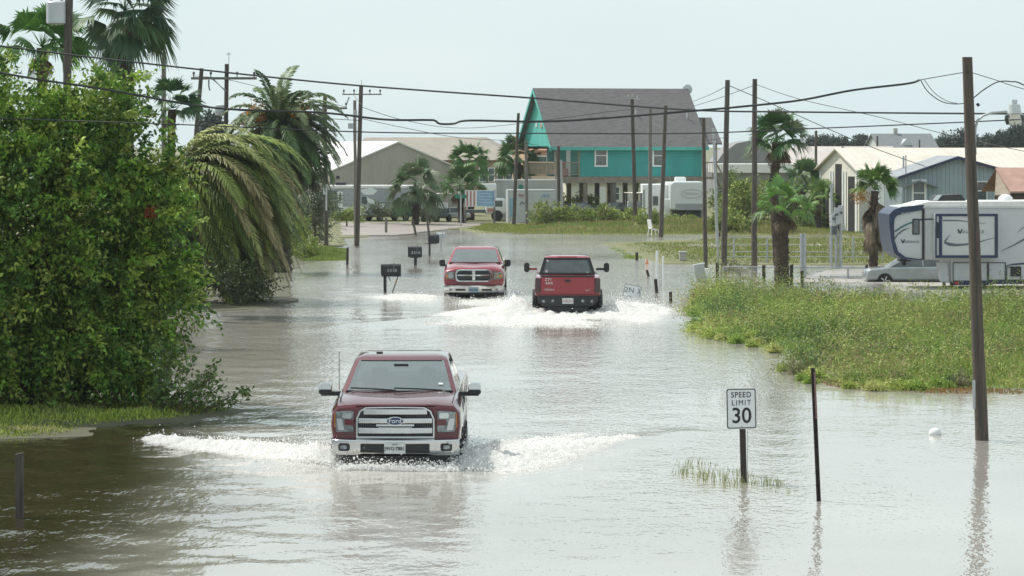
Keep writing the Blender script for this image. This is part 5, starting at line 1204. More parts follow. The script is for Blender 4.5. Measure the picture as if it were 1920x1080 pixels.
q = MB(); q.b2((0,0,0),(9.2,6,2.9)); part('wall', q, mat('grey_shed_wall', (.25,.25,.24), .8, 0, .15, 1), T)  # shed wall in its own mottled grey
q = MB(); q.b2((-.3,-.4,2.9),(9.5,6.3,3.55)); part('roof', q, M['wroof'], T)
T = thing('grey_hall', 'grey humped roof hall behind the tall bare poles', 'building', (XX(1335,290), 290, .05), 0)
q = MB(); pr_ = [(0,0),(6.5,0),(6.5,2.8),(5.8,3.8),(4.6,4.8),(3.4,5.35),(2.2,5.1),(1.0,4.2),(0,2.8)]; q.prism(pr_, 0, 12); part('shell', q, mat('grey_canvas', (.22,.22,.22), .9, 0, .15, .8), T, smooth=30)
q = MB(); q.b2((2.2,-.02,0),(4.2,-.004,2.5)); part('door', q, M['dark'], T)
T = thing('pink_roof_hall', 'low hall with faded pinkish white roof beyond the long shed', 'building', (XX(1490,275), 275, .05), R(4))
q = MB(); q.b2((0,0,0),(9,7,3.2)); part('wall', q, M['porcelain'], T)
q = MB(); q.gable(0,9,0,7,3.2,4.75,.2,.1); part('roof', q, mat('pale_pink_roof', (.50,.44,.42), .7, 0, .1, .8), T)

# ================================================================ POLES AND WIRES
def wood_pole(label, top, base, Y, wt, wb, m='wood', arm=None, arms=(), extras=None, z0=-.2, name='utility_pole', group='utility poles'):
    """top/base are photo points at distance Y; widths in metres"""
    bx, bz = XX(base[0],Y), ZZ(base[1],Y); tx, tz = XX(top[0],Y), ZZ(top[1],Y)
    # carry the pole down to the ground
    fx_ = bx+(bx-tx)*(bz-z0)/(tz-bz)*1.0 if bz > z0+.01 else bx
    T = thing(name, label, 'pole', (fx_, Y, 0), 0, group)
    q = MB(); n = 7; pts = [(lerp(0,tx-fx_,k/n)+.006*math.sin(k*2.1), 0, lerp(z0,tz,k/n)) for k in range(n+1)]
    q.tube(pts, [lerp(wb,wt,k/n)/2 for k in range(n+1)], 12); part('shaft', q, M[m], T, smooth=50)
    T['_tz'] = 0; del T['_tz']
    P = lambda px, py, dy=0: (XX(px,Y)-fx_, dy, ZZ(py,Y))
    for (x0,y0,x1,y1,th) in arms:
        q = MB(); a = P(x0,y0,-wt*.5-.05); b = P(x1,y1,-wt*.5-.05)
        q.add(*_beam(a, b, .09, th)); cr_ = part('crossarm', q, M['wood_grey'], T)
        for t in ((.04,.96) if abs(x1-x0) < 60 else (.04,.3,.7,.96)):
            p = Vector(a).lerp(Vector(b), t); q = MB(); q.lathe([(.02,0),(.02,.10),(.055,.11),(.04,.15),(.055,.17),(.03,.21),(.01,.22)], (p.x,p.y,p.z+th/2),'z',10); part('insulator', q, M['black'], cr_)
        if abs(x1-x0) > 60:
            c = ((a[0]+b[0])/2, a[1], a[2]-.55); q = MB(); q.cyl((a[0]*.6+b[0]*.4-.25,a[1],a[2]), (P(top[0],y0)[0],a[1],a[2]-.5), .012); part('arm_brace', q, M['galv'], T)
    if extras: extras(T, P)
    return T
def _beam(a, b, d, th):
    a = Vector(a); b = Vector(b); m_ = MB()
    m_.add([(p.x, p.y+sy*d/2, p.z+sz*th/2) for p in (a,b) for sy in (-1,1) for sz in (-1,1)], [(0,1,3,2),(4,6,7,5),(0,4,5,1),(2,3,7,6),(0,2,6,4),(1,5,7,3)]); return m_.v, m_.f
def transformer(T, c, r, h, m='porcelain'):
    q = MB(); q.lathe([(r*.7,0),(r,.04),(r,h*.95),(r*.9,h),(r*.3,h*1.05),(.02,h*1.06)], c, 'z', 20); t_ = part('transformer', q, M[m], T, smooth=40)
    for s in (-.5,.5):
        q = MB(); q.lathe([(.03,0),(.05,.05),(.03,.09),(.05,.13),(.02,.2)], (c[0]+r*s,c[1],c[2]+h*1.0),'z',8); part('bushing', q, M['conc'], t_)
    q = MB(); q.box((c[0]+r+.04,c[1],c[2]+h*.6),(.16,.08,.25)); part('hanger', q, M['galv'], t_)
def ex1(T, P):
    p = P(107,46,.0); transformer(T, (p[0]-.02,p[1],p[2]), .30, .68)
wood_pole('thick dark pole with grey transformer can rising over the leafy tree at far left', (130,-40), (127,118), 95, .24, .26, extras=ex1)
def ex2(T, P):
    q = MB(); a = P(219,60); b = P(219,230); q.cyl((a[0],.05,-.2),(a[0],.05,a[2]),.075,n=10); part('second_shaft', q, M['wood_grey'], T)
    q = MB(); p = P(205,182); q.lathe([(.05,0),(.14,.02),(.14,.25),(.04,.3)], (p[0],p[1]-.1,p[2]),'z',12); part('transformer', q, M['porcelain'], T)
    for x,y in ((253,143),(276,142)):
        p = P(x,y); q = MB(); q.lathe([(.05,0),(.15,.02),(.15,.30),(.04,.34)], (p[0],p[1],p[2]-.15),'z',12); part('transformer', q, M['white'], T)
wood_pole('double grey pole with long crossarm in front of the tall fan palm', (212,62), (212,240), 110, .13, .15, 'wood_grey', arms=((140,90,301,88,.13),), extras=ex2)
wood_pole('plain grey pole between the leafy tree and the low palm', (307,98), (307,232), 118, .17, .19, 'wood_grey')
wood_pole('leaning dark pole left of the pole with the wide crossarm', (378,128), (370,226), 124, .16, .18)
def ex5(T, P):
    q = MB(); a = P(429,100); q.cyl((a[0],0,a[2]-.7),(a[0],0,a[2]),.012); q.tube([P(425,103,.0),(P(429,99)),P(432,103)], .02); part('lightning_pin', q, M['galv'], T)
    p = P(413,210); q = MB(); q.lathe([(.10,0),(.20,.02),(.24,.15),(.22,.42),(.05,.5)], (p[0],.1,p[2]-.15),'z',14); part('transformer', q, M['porcelain'], T, smooth=50)
    q = MB(); q.cyl(P(401,149,-.1),P(424,172,-.1),.018); part('arm_brace', q, M['wood_grey'], T)
    q = MB(); q.tube([P(392,150,-.1),P(392,162,-.1),P(394,170,-.1)], .03); part('cutout_fuse', q, M['steelgrey'], T)
wood_pole('dark pole with wide crossarm and round transformer before the tall date palm', (425,120), (424,234), 128, .17, .19, arms=((359,147,482,147,.10),), extras=ex5)
def ex6(T, P):
    p = P(526,250); transformer(T, (p[0],p[1],p[2]), .12, .44)
    q = MB(); q.tube([P(541,290,-.1),P(530,303,-.1),P(515,314,-.1),P(490,320,-.1)], .016); part('service_cable', q, M['galv'], T)
wood_pole('brown pole with slim transformer standing against the date palm trunk', (536,165), (535,418), 150, .20, .23, arms=((490,178,534,177,.07),), extras=ex6)
def ex7(T, P):
    q = MB(); p = P(605,237); q.lathe([(.05,0),(.19,.03),(.19,.4),(.05,.45)], (p[0],.1,p[2]),'z',12); part('transformer', q, M['steelgrey'], T)
    q = MB(); q.box(P(610,355,-.12),(.20,.06,.5)); part('meter_box', q, M['porcelain'], T)
    q = MB(); q.cyl(P(612,395,-.1),P(612,350,-.1),.04); part('conduit', q, M['porcelain'], T)
    q = MB(); q.box(P(616,287,-.1),(.12,.05,.12)); part('bracket', q, M['black'], T)
wood_pole('dark pole with crossarm and meter box standing beside the olive bush', (609,182), (612,466), 156, .19, .21, arms=((604,203,651,203,.10),), extras=ex7)
def ex8(T, P):
    q = MB(); q.cyl(P(678,150,0),P(678,175,0),.015); part('lightning_pin', q, M['galv'], T)
    q = MB(); q.tube([P(655,182,-.1),P(650,195,-.1)], .03); part('cutout_fuse', q, M['steelgrey'], T)
wood_pole('slim dark pole with steel crossarm standing in water left of the road', (677,160), (669,460), 160, .20, .26, arms=((642,177,716,177,.06),), extras=ex8, z0=-.3)
def ex9(T, P):
    q = MB(); q.box(P(666,212,-.05),(.22,.2,.30)); q.box(P(658,236,-.05),(.30,.2,.30)); part('transformer', q, M['galv'], T, bevel=.03)
wood_pole('second pole with small grey can close behind the slim dark pole', (665,188), (667,446), 170, .17, .20, 'wood_grey', extras=ex9)
wood_pole('dark pole in the weeds just left of the stilt house gable', (972,212), (963,426), 198, .18, .24)
wood_pole('shorter grey pole under the left corner of the stilt house roof', (986,262), (988,424), 202, .18, .22, 'wood_grey')
wood_pole('dark pole in front of the stilt house porch', (1047,274), (1048,392), 203, .20, .22)
wood_pole('pale square post beside the porch pole of the stilt house', (1051,300), (1054,396), 204, .18, .18, 'galv', name='square_post', group=None)
def ex13(T, P):
    for x in (1178,1186,1195):
        p = P(x,182+(x==1195)*2); q = MB(); q.lathe([(.02,0),(.05,.03),(.03,.10),(.01,.18)], (p[0],p[1],p[2]),'z',8); part('insulator', q, M['conc'], T)
    q = MB(); q.add(*_beam(P(1174,184,-.1),P(1200,186,-.1),.06,.05)); part('crossarm', q, M['galv'], T)
wood_pole('pole topped with three white insulators in front of the shingle roof', (1185,184), (1191,404), 197, .22, .26, extras=ex13)
wood_pole('grey pole right of the three insulator pole, standing by the side road', (1219,204), (1219,438), 184, .20, .24, 'wood_grey')
wood_pole('dark pole leaning right across the stilt house wall', (1248,198), (1239,446), 176, .20, .26)
def ex16(T, P):
    q = MB(); q.cyl(P(1334,240,.4),P(1344,463,.4),.05); part('steel_riser', q, M['galv'], T)
wood_pole('dark pole standing in water at the right end of the stilt house', (1319,221), (1323,506), 130, .15, .18, extras=None)
wood_pole('thin pale post behind the dark pole at the right end of the stilt house', (1338,240), (1345,462), 160, .13, .16, 'galv', name='steel_post', group=None)
wood_pole('left one of the two tall bare poles by the fence', (1364,150), (1357,498), 133, .20, .26)
wood_pole('right one of the two tall bare poles by the fence', (1415,148), (1414,518), 123, .18, .24)
def ex19(T, P):
    q = MB(); q.tube([P(1829,290,0),P(1829,240,0),P(1833,226,0),P(1843,217,0),P(1860,211,0),P(1888,209,0)], .022, 8); ar = part('lamp_arm', q, M['galv'], T, smooth=50)
    p = P(1902,212); q = MB(); q.lathe([(.05,.24),(.05,.17),(.02,.165),(.10,.155),(.11,.07),(.13,.0),(.12,-.01)], (p[0],p[1],p[2]-.01),'z',18); hd = part('lamp_head', q, M['porcelain'], ar, smooth=35)
    q = MB(); q.lathe([(.12,0),(.175,-.03),(.18,-.10),(.155,-.19),(.145,-.19),(.165,-.10),(.12,-.02)], (p[0]+.01,p[1],p[2]-.01),'z',20); part('lamp_shade', q, glassmat('lamp_refractor', (.95,.93,.88), .9, .15, 1.5), ar, smooth=50)
    q = MB(); q.cyl(P(1813,135,-.13),P(1813,135,.0),.02); q.cyl(P(1831,198,-.05),P(1835,195,-.05),.03); part('bolt', q, M['black'], T)
    q = MB(); q.cyl(P(1824,300,-.10),P(1835,800,-.14),.007); part('ground_wire', q, M['cable'], T)
    q = MB(); q.b2((P(1826,765)[0]-.04,-.18,P(1826,765)[2]),(P(1826,710)[0]+.0,-.12,P(1826,712)[2])); part('meter_bracket', q, M['galv'], T)
wood_pole('tall weathered pole carrying a street lamp, leaning over the water at right', (1813,107), (1841,826), 55.1, .175, .235, 'wood_brown', extras=ex19, z0=-.4)
for lb, t, b, Y, wd in (('faint pole far off between the palms and the barn',(1530,245),(1530,330),240,.2),('faint pole far off at the barn gable',(1580,275),(1580,330),236,.22),('faint pole far off behind the cream roof, left of the far house',(1645,255),(1645,300),330,.2),('faint pole far off beside the far chimney house',(1724,262),(1724,300),330,.16)):
    wood_pole(lb, t, b, Y, wd, wd, 'wood', z0=0)
wood_pole('steel mast rising behind the cottage roof corner', (1694,292), (1694,400), 156, .09, .09, 'galv', name='steel_post', group=None, z0=0)
# low posts
def stub(label, top, base, Y, wd, m='darkwood', name='wooden_post', sq=True, cat='post', z0=-.3, mtop=None):
    bx = XX(base[0],Y); bz = max(0, ZZ(base[1],Y)); tx = XX(top[0],Y); tz = ZZ(top[1],Y)
    o = MB(); 
    a = Vector((bx-(tx-bx)*.3, Y, z0)); b = Vector((tx, Y, tz)); mid = a.lerp(b,.5)
    if sq:
        h = wd/2; o.add([(p.x+sx*h, p.y+sy*h, p.z+(.012*sx if k else 0)) for k,p in enumerate((a,b)) for sx in (-1,1) for sy in (-1,1)], [(0,1,3,2),(4,6,7,5),(0,4,5,1),(2,3,7,6),(0,2,6,4),(1,5,7,3)])
    else: o.cyl(a, b, wd/2, n=10)
    ob = part(name, o, M[m], None, bevel=wd*.06); return tag(ob, label, cat)
stub('square grey post with wet foot in the dark water at lower left', (36,850), (37,968), dist(968), .105, 'wood')
stub('short dark post in the water at the end of the left grass verge', (652,464), (651,496), dist(496), .10)
stub('short thin post with pinkish top on the wet gravel near the slim pole', (724,408), (724,442), 182, .14, 'wood_grey')
stub('leaning stick post in shallow water left of the farthest mailboxes', (774,412), (780,444), 179, .13, 'wood')
stub('leaning long stick rising behind the paired mailboxes', (799,393), (804,440), 180, .12, 'wood')
stub('black post at the wash edge left of the marsh', (1257,547), (1258,567), dist(567), .10)
stub('grey capped dark post below the two white marker pipes', (1229,523), (1232,549), dist(549), .11)
stub('small leaning black post beyond the white marker pipes', (1213,506), (1218,518), dist(518), .09)
stub('black stub at the water gap of the far strip', (1194,473), (1194,488), dist(488), .12)
stub('black stub post leaning in the marsh edge', (1346,594), (1347,630), 92, .12)
stub('dark post at the fence corner next to the left tall bare pole', (1345,492), (1345,520), 122, .12)
stub('left and taller of the two white marker pipes standing in water', (1232,470), (1232,545), dist(545), .095, 'white', 'marker_pipe', False)
stub('right and shorter of the two white marker pipes standing in water', (1243,480), (1244,541), dist(541), .07, 'white', 'marker_pipe', False)
stub('small dark stump post at the side road right of the leaning dark pole', (1347,436), (1347,447), 172, .22)
# leaning steel post with reflector
T = thing('sign_post', 'thin rusty steel post with red upper strip, leaning right of the speed limit sign', 'post', (XX(1535,45.7), 45.7, 0))
q = MB(); tz = ZZ(690,45.7); tx = XX(1524,45.7)-XX(1535,45.7)
for s in (-1,1): q.add(*_beam((s*.022-tx*.1,0,-.2),(tx+s*.022,0,tz),.03,.012)); 
q = MB()
q.add([(a+tx*t,b,z) for t,z in ((-.1,-.2),(1,tz)) for a,b in ((-.032,-.02),(-.02,-.02),(-.012,.015),(.012,.015),(.02,-.02),(.032,-.02),(.014,.022),(-.014,.022))], [(i,(i+1)%8,8+(i+1)%8,8+i) for i in range(8)]+[tuple(range(8)),tuple(range(15,7,-1))])
part('shaft', q, mat('rusty_steel', (.055,.045,.040), .7, .3, .5, 12), T)
q = MB(); q.add([(tx*t+a,b,tz*t) for t in (.62,.97) for a,b in ((.006,-.03),(.033,-.03),(.033,-.024),(.006,-.024))], [(0,1,5,4),(1,2,6,5),(2,3,7,6),(3,0,4,7),(0,3,2,1),(4,5,6,7)]); part('reflector_strip', q, mat('faded_red_strip', (.20,.10,.095), .6), T)

# ---- wires: sagging cables hung across the road
def wire(label, pts, r, Yf, name='overhead_cable', m='cable'):
    """pts: photo points, Yf: distance as function or constant; smooth curve through them"""
    P = []; n = len(pts)
    pp = [Vector((XX(p[0], (p[2] if len(p) > 2 else Yf)), (p[2] if len(p) > 2 else Yf), ZZ(p[1], (p[2] if len(p) > 2 else Yf)))) for p in pts]
    for i in range(n-1):
        p0 = pp[max(0,i-1)]; p1 = pp[i]; p2 = pp[i+1]; p3 = pp[min(n-1,i+2)]
        for k in range(8):
            t = k/8; P.append(.5*((2*p1)+(p2-p0)*t+(2*p0-5*p1+4*p2-p3)*t*t+(3*p1-p0-3*p2+p3)*t**3))
    P.append(pp[-1]); q = MB(); q.tube(P, r, 6)
    return tag(part(name, q, M[m], None, smooth=60), label, 'cable', 'cables over the road')
wire('heavy black cable crossing the whole view from upper left, highest at left', [(-400,30),(0,86),(300,122),(600,154),(800,170),(1000,184),(1290,206),(1500,210),(1830,213),(2300,216)], .018, 58)
wire('thick bundled cable with a kink over the road, ending at the lamp pole', [(-350,60),(0,136),(200,168),(400,202),(600,211),(720,224),(800,225),(815,226),(825,232),(850,232),(880,226),(1000,228),(1100,224),(1300,208),(1400,199),(1500,188),(1600,169),(1700,157),(1724,150)], .022, 57)
wire('lower grey cable running level across the view', [(-350,212),(0,222),(350,234),(700,248),(1000,250),(1290,250),(1500,242),(1830,228),(2200,210)], .013, 60)
wire('thin wire from the bundled cable end up to the lamp pole', [(1724,150),(1770,142),(1812,135)], .008, 56)
wire('drooping loop of thin wire left of the lamp pole', [(1726,150),(1740,172),(1765,190),(1790,195),(1815,193)], .009, 55.6)
wire('second drooping loop of thin wire just above the first', [(1733,150),(1752,174),(1775,189),(1795,194)], .006, 55.7)
wire('thin wire dropping right from the top of the lamp pole', [(1822,136),(1870,151),(1920,167),(2100,215)], .007, 55.5)
wire('curved service cable arching right of the lamp pole top', [(1826,183),(1845,168),(1870,154),(1895,153),(1925,162),(2050,230)], .012, 55.4)
wire('thin slanting wire from the left tall bare pole toward the barn', [(1366,160,133),(1450,196,136),(1600,262,143),(1700,300,149),(1790,330,152)], .016, 133)
wire('thin slanting wire from the right tall bare pole toward the far right', [(1417,158,123),(1500,186,118),(1650,220,112),(1800,258,108),(2000,300,104)], .012, 123)
wire('thin wire between the stilt house dish and the left tall bare pole', [(1300,190,190),(1330,178,160),(1362,162,134)], .014, 150)
wire('thin wire from the leaning dark pole up to the right tall bare pole', [(1248,214,176),(1330,190,150),(1414,160,123)], .013, 150)
wire('thin wire from the slim pole across to the stilt house poles', [(676,222,160),(760,240,172),(860,258,185),(972,266,198),(1047,283,203)], .016, 170)
wire('thin wire over the beige hall roof', [(676,200,160),(760,226,175),(860,240,190),(972,232,198),(1185,205,197),(1248,214,176)], .016, 170)
wire('wire joining the left shore poles past the date palm', [(378,196,124),(424,205,128),(536,214,150),(612,222,156),(676,226,160)], .018, 140)
wire('upper wire joining the left shore pole crossarms', [(361,142,128),(430,150,128),(536,176,150),(648,200,156)], .012, 140)
wire('thin wire from the leaning dark pole to the far fan palms', [(1248,250,176),(1319,262,130),(1364,256,133)], .012, 140)

# ================================================================ STREET FURNITURE
Ys = dist(905)
T = thing('speed_limit_sign', 'white speed limit 30 sign on a dark post standing in the water', 'sign', (XX(1396,Ys), Ys, 0), 0)
q = MB(); px0 = XX(1391,Ys)-XX(1396,Ys); q.add(*_beam((.01,0,-.3),(px0,0,ZZ(770,Ys)),.05,.07)); 
q = MB(); q.add([(a+(px0*t),b,z) for t,z in ((0,-.3),(1,ZZ(745,Ys))) for a,b in ((-.045,-.0),(.045,0),(.045,.06),(-.045,.06))], [(0,1,5,4),(1,2,6,5),(2,3,7,6),(3,0,4,7),(0,3,2,1),(4,5,6,7)]); part('post', q, M['darkwood'], T)
q = MB(); q.b2((.045,.0,-.1),(.052,.06,ZZ(806,Ys))); part('post_edge', q, M['galv'], T)
sw, sh = 57/2*Ys/F, 76.5/2*Ys/F; cz = ZZ(766,Ys); cx = XX(1390,Ys)-XX(1396,Ys); tl = R(-1.2)
Sg = bpy.data.objects.new('sign_face', None)
def rot(o): o.rotation_euler = (0, tl, 0); o.location = (cx, -.012, cz); return o
q = MB(); q.prism(rrect(-sw,sw,-sh,sh,.035), 0, .008); pf = rot(part('sign_panel', q, M['signwhite'], T))
q = MB(); frame(q, rrect(-sw+.010,sw-.010,-sh+.010,sh-.010,.03), rrect(-sw+.024,sw-.024,-sh+.024,sh-.024,.022), -.002, -.0005, lambda x: 0); part('border', q, M['ink'], pf)
text('lettering', 'SPEED', .118, M['ink'], pf, (0,-.003,.205), sx=.86, ext=.001, bold=.0012, sp=1.14)
text('lettering', 'LIMIT', .118, M['ink'], pf, (0,-.003,.085), sx=.86, ext=.001, bold=0, sp=1.26)
text('lettering', '30', .325, M['ink'], pf, (0,-.003,-.115), sx=.94, ext=.001, bold=.004)
q = MB(); q.cyl((0,-.006,.28),(0,0,.28),.009,n=8); q.cyl((0,-.006,-.27),(0,0,-.27),.009,n=8); part('bolts', q, M['galv'], pf)

# mailboxes
def mailbox(label, px, py_top, py_bot, wpx, base, Y, m, style, txt=None):
    wpx *= 1.1; s = Y/F; z1, z0 = ZZ(py_top,Y), ZZ(py_bot,Y); wd = wpx*s; hh = z1-z0
    T = thing('mailbox', label, 'mailbox', (XX(px,Y), Y, 0), R(4), 'roadside mailboxes')
    # box lies across the view: rounded top profile in y,z
    q = MB(); r_ = min(.13, hh*.45); prof = [(-r_,z0),(r_,z0)]+[(r_*math.cos(R(a)), z1-r_+r_*math.sin(R(a))) for a in range(0,181,30)]
    n = len(prof); q.add([(x,a,b) for x in (-wd/2,wd/2) for a,b in prof], [(i,(i+1)%n,n+(i+1)%n,n+i) for i in range(n)]+[tuple(range(n)),tuple(range(2*n-1,n-1,-1))])
    bx = part('box', q, M[m], T, smooth=40, bevel=.008)
    q = MB(); q.box((-wd/2-.012,0,(z0+z1)/2+.01),(.02,r_*2+.02,hh*.9)); part('door', q, M[m], bx)
    q = MB(); q.b2((wd*.1,-r_-.02,z0+hh*.55),(wd*.16,-r_-.005,z1+.04)); part('flag', q, M['steelgrey'], bx)
    if txt: text('house_number', txt, hh*.36, M['porcelain'], bx, (.02,-r_-.006,z0+hh*.42), sx=1.2)
    if style == 'brace':
        q = MB(); q.b2((-wd*.40,-.06,-.3),(-wd*.24,.05,z0)); part('post', q, M['black'], T)
        q = MB(); q.add(*_beam((wd*.0,.0,-.1),(wd*.38,.0,z0+.02),.09,.10)); part('brace', q, M['black'], T)
        q = MB(); q.add(*_beam((wd*.16,-.06,.28),(wd*.31,-.06,z0-.08),.02,.035)); part('reflector', q, M['amber'], T)
        q = MB(); q.add(*_beam((-.02,.05,.42),(-.12,.05,z0),.06,.06)); part('brace', q, M['black'], T)
        q = MB(); q.b2((-wd*.5,-.16,z0-.04),(wd*.5,.16,z0-.003)); part('shelf', q, M['black'], T)
    elif style == 'post':
        q = MB(); q.b2((-.05,-.05,-.3),(.07,.05,z0)); q.b2((-wd*.35,-.1,z0-.03),(wd*.35,.1,z0-.003)); part('post', q, M['black'], T)
    elif style == 'side':
        q = MB(); q.b2((-wd*.5,-.04,-.3),(-wd*.5+.09,.04,z1)); q.b2((-wd*.85,-.04,z0-.03),(wd*.3,.04,z0-.003)); part('post', q, M['darkwood'], T)
    else:
        q = MB(); q.cyl((0,0,-.3),(0,0,z0),.035,n=8); part('post', q, M['galv'], T)
    return T
mailbox('black mailbox on a braced post with amber reflector, nearest to the camera', 733.5, 495, 516, 33, 550, dist(550), 'black', 'brace', '5318')
mailbox('black mailbox on a single thick post, second from the camera', 778.5, 462, 482, 23, 497, dist(497), 'black', 'post', '5316')
mailbox('black mailbox hanging beside its thin post, left of the grey mailbox', 813.5, 440, 456, 18, 479, dist(479), 'black', 'side')
mailbox('grey metal mailbox on a thin pipe, farthest of the roadside mailboxes', 827, 436, 449, 14, 470, dist(470), 'galv', 'pipe')

# half sunk sign
Yq = dist(556)
T = thing('sunken_sign', 'tilted white sign with dark figures half sunk left of the white marker pipes', 'sign', (XX(1186,Yq), Yq, 0), 0)
q = MB(); q.prism([(-.34,.02),(.24,-.06),(.32,.33),(-.25,.45)], 0, .02); o = part('panel', q, M['signwhite'], T); o.rotation_euler = (R(-12),0,0)
q = MB(); frame(q, [(-.34,.02),(.24,-.06),(.32,.33),(-.25,.45)], [(-.31,.045),(.215,-.03),(.285,.31),(-.235,.42)], -.006, -.002, lambda x: 0); part('border', q, M['rvgrey'], o)
text('lettering', '2N 3', .24, M['steelgrey'], o, (.0,-.006,.20), sx=1.1, ry=R(9))
q = MB(); q.cyl((-.25,.05,-.3),(-.27,.05,.3),.012); q.cyl((.2,.05,-.3),(.22,.05,.2),.012); part('wire_stake', q, M['galv'], T)
# float
q = MB(); q.lathe([(.005,-.10),(.07,-.08),(.115,0),(.10,.06),(.05,.10),(.005,.11)], (XX(1753,dist(815)),dist(815),.01),'z',20); tag(part('float_ball', q, M['white'], None, smooth=60), 'white round float drifting in calm water left of the lamp pole', 'float')
# leaning grey box and friends
T = thing('utility_box', 'leaning pale grey utility box at the left tip of the marsh', 'utility box', (XX(1313,118), 118, 0), 0)
q = MB(); q.box((0,0,.28),(.40,.25,.75),ry=R(-10)); part('housing', q, mat('box_grey', (.40,.42,.40), .6), T, bevel=.02)
q = MB(); q.box((-.05,0,.66),(.44,.29,.05),ry=R(-10)); part('lid', q, M['porcelain'], T, bevel=.01)
T = thing('bucket', 'upturned white bucket beside the leaning grey utility box', 'bucket', (XX(1325,119), 119, .0), 0)
q = MB(); q.lathe([(.17,.15),(.17,.20),(.15,.20),(.13,.46),(.12,.47),(.01,.47)], (0,0,0),'z',16); part('shell', q, M['white'], T)
q = MB(); q.tube([(-.16,0,.2),(-.1,-.12,.12),(0,-.16,.1),(.1,-.12,.12),(.16,0,.2)], .008); part('handle', q, M['galv'], T)
T = thing('utility_box', 'small pale pedestal box on the grass strip beyond the marker pipes', 'utility box', (XX(1280,139), 139, .03), 0)
q = MB(); q.b2((-.15,-.15,0),(.15,.15,.36)); part('housing', q, M['conc'], T, bevel=.04); q = MB(); q.b2((-.17,-.17,.36),(.17,.17,.41)); part('lid', q, M['porcelain'], T, bevel=.02)
T = thing('traffic_cone', 'small faded orange cone at the water edge beyond the marker pipes', 'cone', (XX(1213,136.5), 136.5, .0), 0)
q = MB(); q.lathe([(.06,0),(.02,.18),(.01,.19)], (0,0,.02),'z',12); part('cone', q, mat('faded_orange', (.7,.25,.15), .6), T); q = MB(); q.box((0,0,.01),(.17,.17,.03)); part('base', q, M['amber'], T)
T = thing('plastic_chair', 'white plastic chair tipped over at the foot of the leaning dark pole', 'chair', (XX(1225,177), 177, .05), R(25))
q = MB(); q.box((0,0,.35),(.45,.42,.04),ry=.25); part('seat', q, M['white'], T); q = MB(); q.box((-.22,0,.62),(.05,.42,.5),ry=-.2); part('backrest', q, M['white'], T)
for x,y in ((-.18,-.18),(-.18,.18),(.2,-.18),(.2,.18)): q = MB(); q.cyl((x,y,.35-x*.2),(x*1.3,y*1.2,0),.025,n=6); part('leg', q, M['white'], T)

# fence
T = thing('chain_fence', 'grey chain link fence with top rails running behind the marsh', 'fence', (XX(1345,121), 121, 0), 0)
FX = lambda px, Y=121: XX(px,Y)-XX(1345,121)
for px, pt in ((1356,500),(1503,438),(1508,438),(1590,503),(1640,500),(1700,498)):
    q = MB(); q.cyl((FX(px),0,-.1),(FX(px),0,ZZ(pt,121)),.035 if pt > 450 else .06,n=8); part('post', q, M['galv'], T)
q = MB(); q.cyl((FX(1356),0,ZZ(500,121)),(FX(1760),0,ZZ(503,121)),.022,n=8); part('rail', q, M['galv'], T)
q = MB(); zt = ZZ(501,121)
for k in range(110):
    x = FX(1356)+k*.085
    if x+.5 < FX(1760): q.cyl((x,0,.0),(x+.5,0,zt-.02),.0035,n=3,cap=False); q.cyl((x+.5,0,.0),(x,0,zt-.02),.0035,n=3,cap=False)
part('wire_mesh', q, M['galv'], T)
T = thing('chain_fence', 'farther grey rail fence with taller bays between the bare poles and the barn', 'fence', (XX(1345,137), 137, 0), 0)
FX = lambda px: XX(px,137)-XX(1345,137)
for px in (1346,1376,1438,1510,1556,1600,1655):
    q = MB(); q.cyl((FX(px),0,-.1),(FX(px),0,ZZ(444,137)),.04,n=8); part('post', q, M['galv'], T)
for py in (445,458,472,481):
    q = MB(); q.cyl((FX(1346),0,ZZ(py,137)),(FX(1512 if py < 470 else 1655),0,ZZ(py+1,137)),.018,n=8); part('rail', q, M['galv'], T)
for px, lb in ((1388,'low dark stub post of the old fence right of the left bare pole'),(1430,'low dark stub post near the fat palm trunk')):
    pass
stub('dark low post in the fence line left of the fat palm trunk', (1432,497), (1432,520), 120, .12)
stub('dark low post in the fence line right of the fat palm trunk', (1484,496), (1484,528), 116, .12)
stub('thin dark post standing in pale gravel before the fence', (1504,508), (1504,535), 115, .10)
stub('dark post of the fence near the small skirted palm', (1625,496), (1625,524), 120, .10)
T = thing('meter_rack', 'pair of grey steel posts carrying electric meter boxes by the fence', 'electric meters', (XX(1567,133), 133, 0), 0)
for px,pt in ((1559,345),(1568,395),(1576,388)):
    q = MB(); q.cyl((XX(px,133)-XX(1567,133),0,-.1),(XX(px,133)-XX(1567,133),0,ZZ(pt,133)),.07 if px > 1560 else .05,n=10); part('post', q, M['galv'], T)
for px,py,h in ((1562,412,.5),(1568,405,.7),(1576,402,.75),(1564,432,.35)):
    q = MB(); q.box((XX(px,133)-XX(1567,133),-.12,ZZ(py,133)),(.20,.14,h)); b_ = part('meter_box', q, M['porcelain'] if px != 1564 else M['steelgrey'], T, bevel=.02)
    q = MB(); q.cyl((XX(px,133)-XX(1567,133),-.20,ZZ(py,133)+h*.1),(XX(px,133)-XX(1567,133),-.26,ZZ(py,133)+h*.1),.06,n=12); part('meter', q, M['pane'], b_)
q = MB(); q.box((0,0,ZZ(440,133)),(.55,.05,.06)); part('bracket', q, M['galv'], T)

